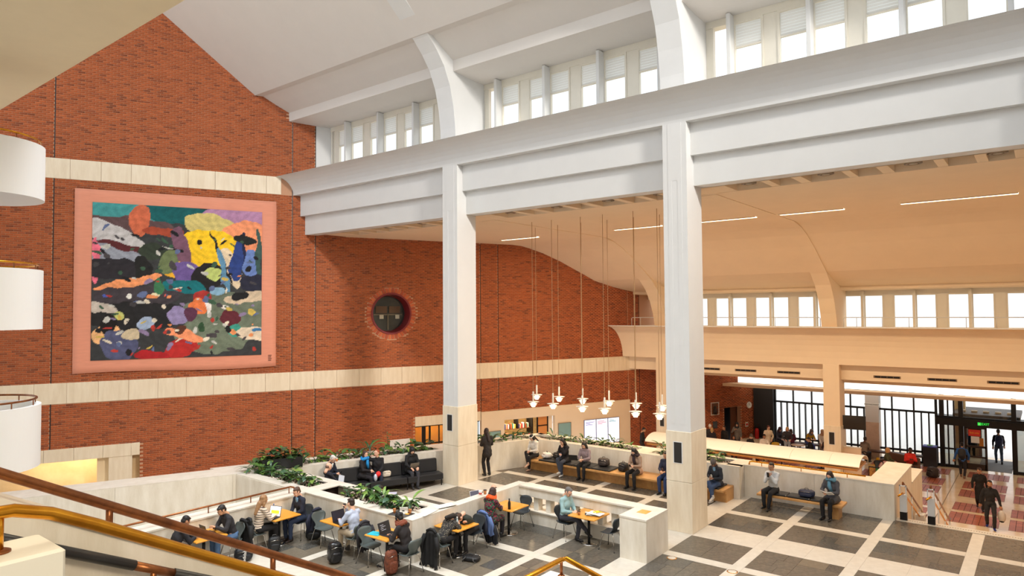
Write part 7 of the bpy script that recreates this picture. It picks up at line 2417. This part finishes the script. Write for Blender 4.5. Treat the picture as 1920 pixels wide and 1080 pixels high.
person('man in a grey knitted hat and dark padded jacket at the bench end', BX - 0.02, 8.34, 0, 170, top=(40, 44, 54), leg=(54, 72, 104), shoe=(196, 190, 182), hair=('beanie', (92, 86, 84)), skin='brown', lean=13, hp=34, extra='shirt', lh=(0.32, 0.05, 0.74), rh=(0.3, -0.08, 0.76), lf=(0.4, 0.02, 0.09), rf=(0.52, 0.14, 0.24), long_=0.2)
person('man in a pale grey shirt and glasses holding a phone to his mouth', 21.28, 6.7, 0, 174, top=(206, 210, 214), leg=(28, 28, 32), hair=('short', K1), skin='olive', lean=8, hp=10, glasses=True, lh=(0.26, 0.03, 1.0), rh=(0.26, -0.03, 1.0), lf=(0.46, 0.03, 0.09), rf=(0.42, -0.12, 0.12))
phone('phone held up by the man in the pale grey shirt', 21.28, 6.7, 0, 174, (0.38, 0, 1.04), 80)
person('woman in a grey coat and blue scarf reading on the short bench', 21.28, 5.02, 0, 168, top=(78, 78, 84), leg=(24, 22, 24), hair=('bob', (40, 28, 28)), skin='fair', lean=10, hp=28, scarf=(92, 140, 166), glasses=True, long_=0.6, lh=(0.36, 0.06, 0.76), rh=(0.34, -0.1, 0.76))
t = thing('notebook', 'open white notebook in the hands of the scarfed woman', 'book', loc2w(21.28, 5.02, 0, 168, (0.45, 0.04, 0.76)), math.radians(168))
MB().xbox(Matrix.Rotation(-0.5, 4, 'Y') @ Matrix.Rotation(0.25, 4, 'X') @ Matrix.Translation((0, 0.08, 0)), 0.11, 0.08, 0.006).build('page', LAMPW, t)
MB().xbox(Matrix.Rotation(-0.5, 4, 'Y') @ Matrix.Rotation(-0.25, 4, 'X') @ Matrix.Translation((0, -0.08, 0)), 0.11, 0.08, 0.006).build('page', LAMPW, t)
# ---- entrance level
person('man in black sweatshirt and trousers walking towards the steps', 30.7, 1.86, LZ, 184, 'walk', top=(26, 25, 28), leg=(34, 32, 34), shoe=(30, 44, 120), hair=('short', K1), skin='tan', lean=3, hp=4, beard=True, lf=(0.2, 0.1, 0.1), rf=(-0.16, -0.1, 0.12), lh=(0.1, 0.3, 0.84), rh=(0.02, -0.3, 0.84), s=1.04)
t = thing('carrier_bag', 'see-through plastic carrier bag hanging from the walking man\'s hand', 'bag', loc2w(30.7, 1.86, LZ, 184, (0.1, 0.33, 0.0)), 0)
MB().ell((0, 0, 0.52), (0.08, 0.13, 0.22), 12, 8).build('bag_skin', mat('carrier_plastic', (206, 196, 188), 0.3), t)
MB().tube([(0, 0.05, 0.7), (0, 0.0, 0.84), (0, -0.05, 0.7)], 0.008, 6).build('handle', MATS['carrier_plastic'], t)
MB().ell((0, 0, 0.38), (0.06, 0.09, 0.09), 10, 6).build('contents', BLACKP, t)
person('dark-clothed person walking just behind the man in black', 33.3, 2.35, LZ, 184, 'walk', top=(22, 20, 20), leg=(26, 24, 24), hair=('short', (52, 34, 28)), skin='tan', lean=6, hp=16, long_=0.4, lo=True)
person('person in a blue jacket and black backpack walking to the doors', 38.9, 3.4, LZ, 2, 'walk', top=(44, 92, 160), leg=(36, 32, 38), shoe=(120, 84, 60), hair=('short', K1), skin='tan', lean=10, hp=6, extra='backpack black', lo=True, lh=(0.12, 0.34, 0.84))
person('man in jeans with a navy backpack going out of the doors', 43.6, 2.2, LZ, 8, 'walk', top=(34, 30, 44), leg=(62, 76, 100), shoe=(30, 28, 30), hair=('short', (40, 34, 34)), skin='fair', lean=2, hp=6, extra='backpack navy', lo=True, lf=(0.2, 0.1, 0.1), rf=(-0.14, -0.1, 0.1), s=1.05)
person('person in a bright red jacket sitting on the brown cafe sofa', 37.75, 5.42, LZ, 200, top=(222, 52, 42), leg=(28, 28, 30), shoe=(200, 196, 190), hair=('short', (22, 18, 18)), skin='deep', lean=8, hp=22, lh=(0.3, 0.05, 0.86), rh=(0.3, -0.05, 0.86), s=1.05, lo=True, lf=(0.6, 0.1, 0.09))
person('blonde woman in a moss-green coat on the brown cafe sofa', 37.3, 6.35, LZ, 262, top=(84, 86, 58), leg=(56, 50, 70), hair=('bob', (206, 150, 90)), skin='fair', lean=4, hp=6, long_=0.4, lo=True)
person('man in a grey-brown jumper seated with his back to us', 39.7, 7.78, LZ, 350, top=(124, 106, 94), leg=(34, 32, 36), hair=('short', (48, 38, 36)), skin='brown', lean=8, hp=12, lo=True)
person('woman in a yellow and maroon top with a grey headscarf leaning over', 40.2, 10.75, LZ, 235, top=(208, 164, 44), leg=(52, 66, 130), hair=('veil', (112, 106, 106)), skin='fair', lean=30, hp=10, hip=0.75, lh=(0.5, 0.1, 0.92), rh=(0.45, -0.1, 0.92), lo=True)
person('woman in white with a beige headscarf by the cafe column', 40.1, 9.95, LZ, 200, top=(232, 226, 222), leg=(120, 100, 90), hair=('veil', (196, 160, 130)), skin='fair', lean=10, hp=16, hip=0.72, lo=True)
person('man in black with a book behind the desk canopy', 38.1, 9.95, LZ, 120, top=(30, 28, 32), leg=(30, 32, 42), hair=('short', (56, 36, 30)), skin='fair', lean=12, hp=18, lo=True)
person('woman with a dusty-pink headscarf beside the cafe column', 38.8, 9.35, LZ, 170, top=(52, 36, 40), leg=(40, 34, 36), hair=('veil', (204, 152, 138)), skin='fair', lean=12, hp=20, lo=True)
person('woman in a black waistcoat and pale jeans standing over a cafe table', 39.0, 11.5, LZ, 205, 'stand', top=(60, 58, 62), leg=(172, 178, 190), hair=('bob', (206, 160, 96)), skin='fair', lean=14, hp=24, lh=(0.3, 0.14, 1.0), rh=(0.32, -0.14, 1.0), lo=True, s=0.98)
person('person in dark purple half hidden behind the waistcoat woman', 39.9, 11.5, LZ, 30, top=(96, 34, 62), leg=(44, 34, 52), hair=('bob', (60, 40, 36)), skin='fair', lean=10, hp=20, lo=True)
person('woman in a cream fur coat standing among the cafe tables', 38.45, 12.35, LZ, 215, 'stand', top=(226, 206, 180), leg=(34, 30, 32), hair=('bun', (96, 50, 40)), skin='fair', lean=6, hp=22, long_=0.3, lo=True, lh=(0.2, 0.14, 0.95), rh=(0.2, -0.14, 0.95))
person('person in a grey-purple hood seated behind the cream fur coat', 40.2, 12.35, LZ, 240, top=(70, 74, 92), leg=(44, 40, 46), hair=('veil', (76, 50, 62)), skin='fair', lean=10, hp=26, lo=True, hip=0.62)
person('man in a white shirt seated near the cream fur coat', 37.7, 12.35, LZ, 210, top=(236, 222, 210), leg=(60, 54, 56), hair=('short', K2), skin='tan', lean=12, hp=16, lo=True, lh=(0.4, 0.1, 0.8))
person('man in a dark flat cap and black coat beside the white shirt', 37.15, 12.95, LZ, 240, top=(36, 32, 34), leg=(34, 30, 34), hair=('beanie', (84, 70, 58)), skin='fair', lean=10, hp=14, lo=True)
person('person with dark curly hair, only the head showing over the canopy', 36.5, 13.55, LZ, 200, top=(34, 30, 32), leg=(34, 30, 34), hair=('bob', (28, 22, 22)), skin='tan', lean=8, hp=20, lo=True)
person('woman in a grey coat and black headscarf by the dark doorway', 38.5, 14.1, LZ, 200, 'stand', top=(112, 104, 98), leg=(60, 56, 58), hair=('veil', (26, 24, 26)), skin='fair', lean=2, hp=14, long_=0.35, rh=(0.16, -0.12, 1.3), lo=True)
person('man in a black jacket looking back by the brick wall', 37.3, 14.35, LZ, 160, 'stand', top=(34, 30, 30), leg=(30, 28, 30), hair=('short', K2), skin='tan', lean=2, hp=6, lo=True, s=0.95)
person('blond person in black at the left of the brick wall group', 36.45, 14.75, LZ, 20, 'stand', top=(38, 32, 40), leg=(30, 28, 30), hair=('bob', (186, 148, 96)), skin='fair', lean=2, hp=10, lo=True, s=0.93)
person('person in a white hat in the brick wall group', 37.1, 15.15, LZ, 220, 'stand', top=(60, 56, 60), leg=(30, 28, 30), hair=('beanie', (232, 226, 222)), skin='fair', lean=2, hp=14, lo=True, s=0.97)
person('man in a black T-shirt holding papers by the end of the brick wall', 33.7, 17.62, LZ, -75, 'stand', top=(28, 26, 28), leg=(34, 30, 32), hair=('short', K1), skin='olive', lean=5, hp=26, beard=True, lh=(0.26, 0.08, 1.02), rh=(0.26, -0.08, 1.02))
paper('white papers in the hands of the man in the black T-shirt', 33.78, 17.3, LZ + 1.06, 0.3, 0.22, 0.3, 0.05)
person('person in a dark-blue coat out on the forecourt terrace', 52.2, 15.7, 0.2, 30, 'walk', top=(60, 66, 84), leg=(40, 42, 54), hair=('veil', (230, 226, 222)), skin='fair', lean=6, hp=10, lo=True)
person('person in pale clothes out on the forecourt terrace', 52.4, 13.4, 0.2, 20, 'stand', top=(206, 206, 190), leg=(190, 190, 180), hair=('beanie', (214, 214, 200)), skin='fair', lean=4, hp=8, lo=True)
t = thing('red_banner', 'tall red panel standing on the forecourt outside', 'panel', (54, 15.0, 0.2))
MB().box(-0.2, 0.2, -0.55, 0.55, 0, 2.6, b=0.03).build('panel', mat('banner_red', (226, 74, 64), 0.6), t)
MB().box(-0.3, 0.3, -0.65, 0.65, 0, 0.15).build('plinth', LAMPW, t)

allq = [q for j in JOBS for q in j['q']]
res = flush(allq)
for i, j in enumerate(JOBS):
    finish(j, res[3 * i:3 * i + 3])
bpy.context.view_layer.update()
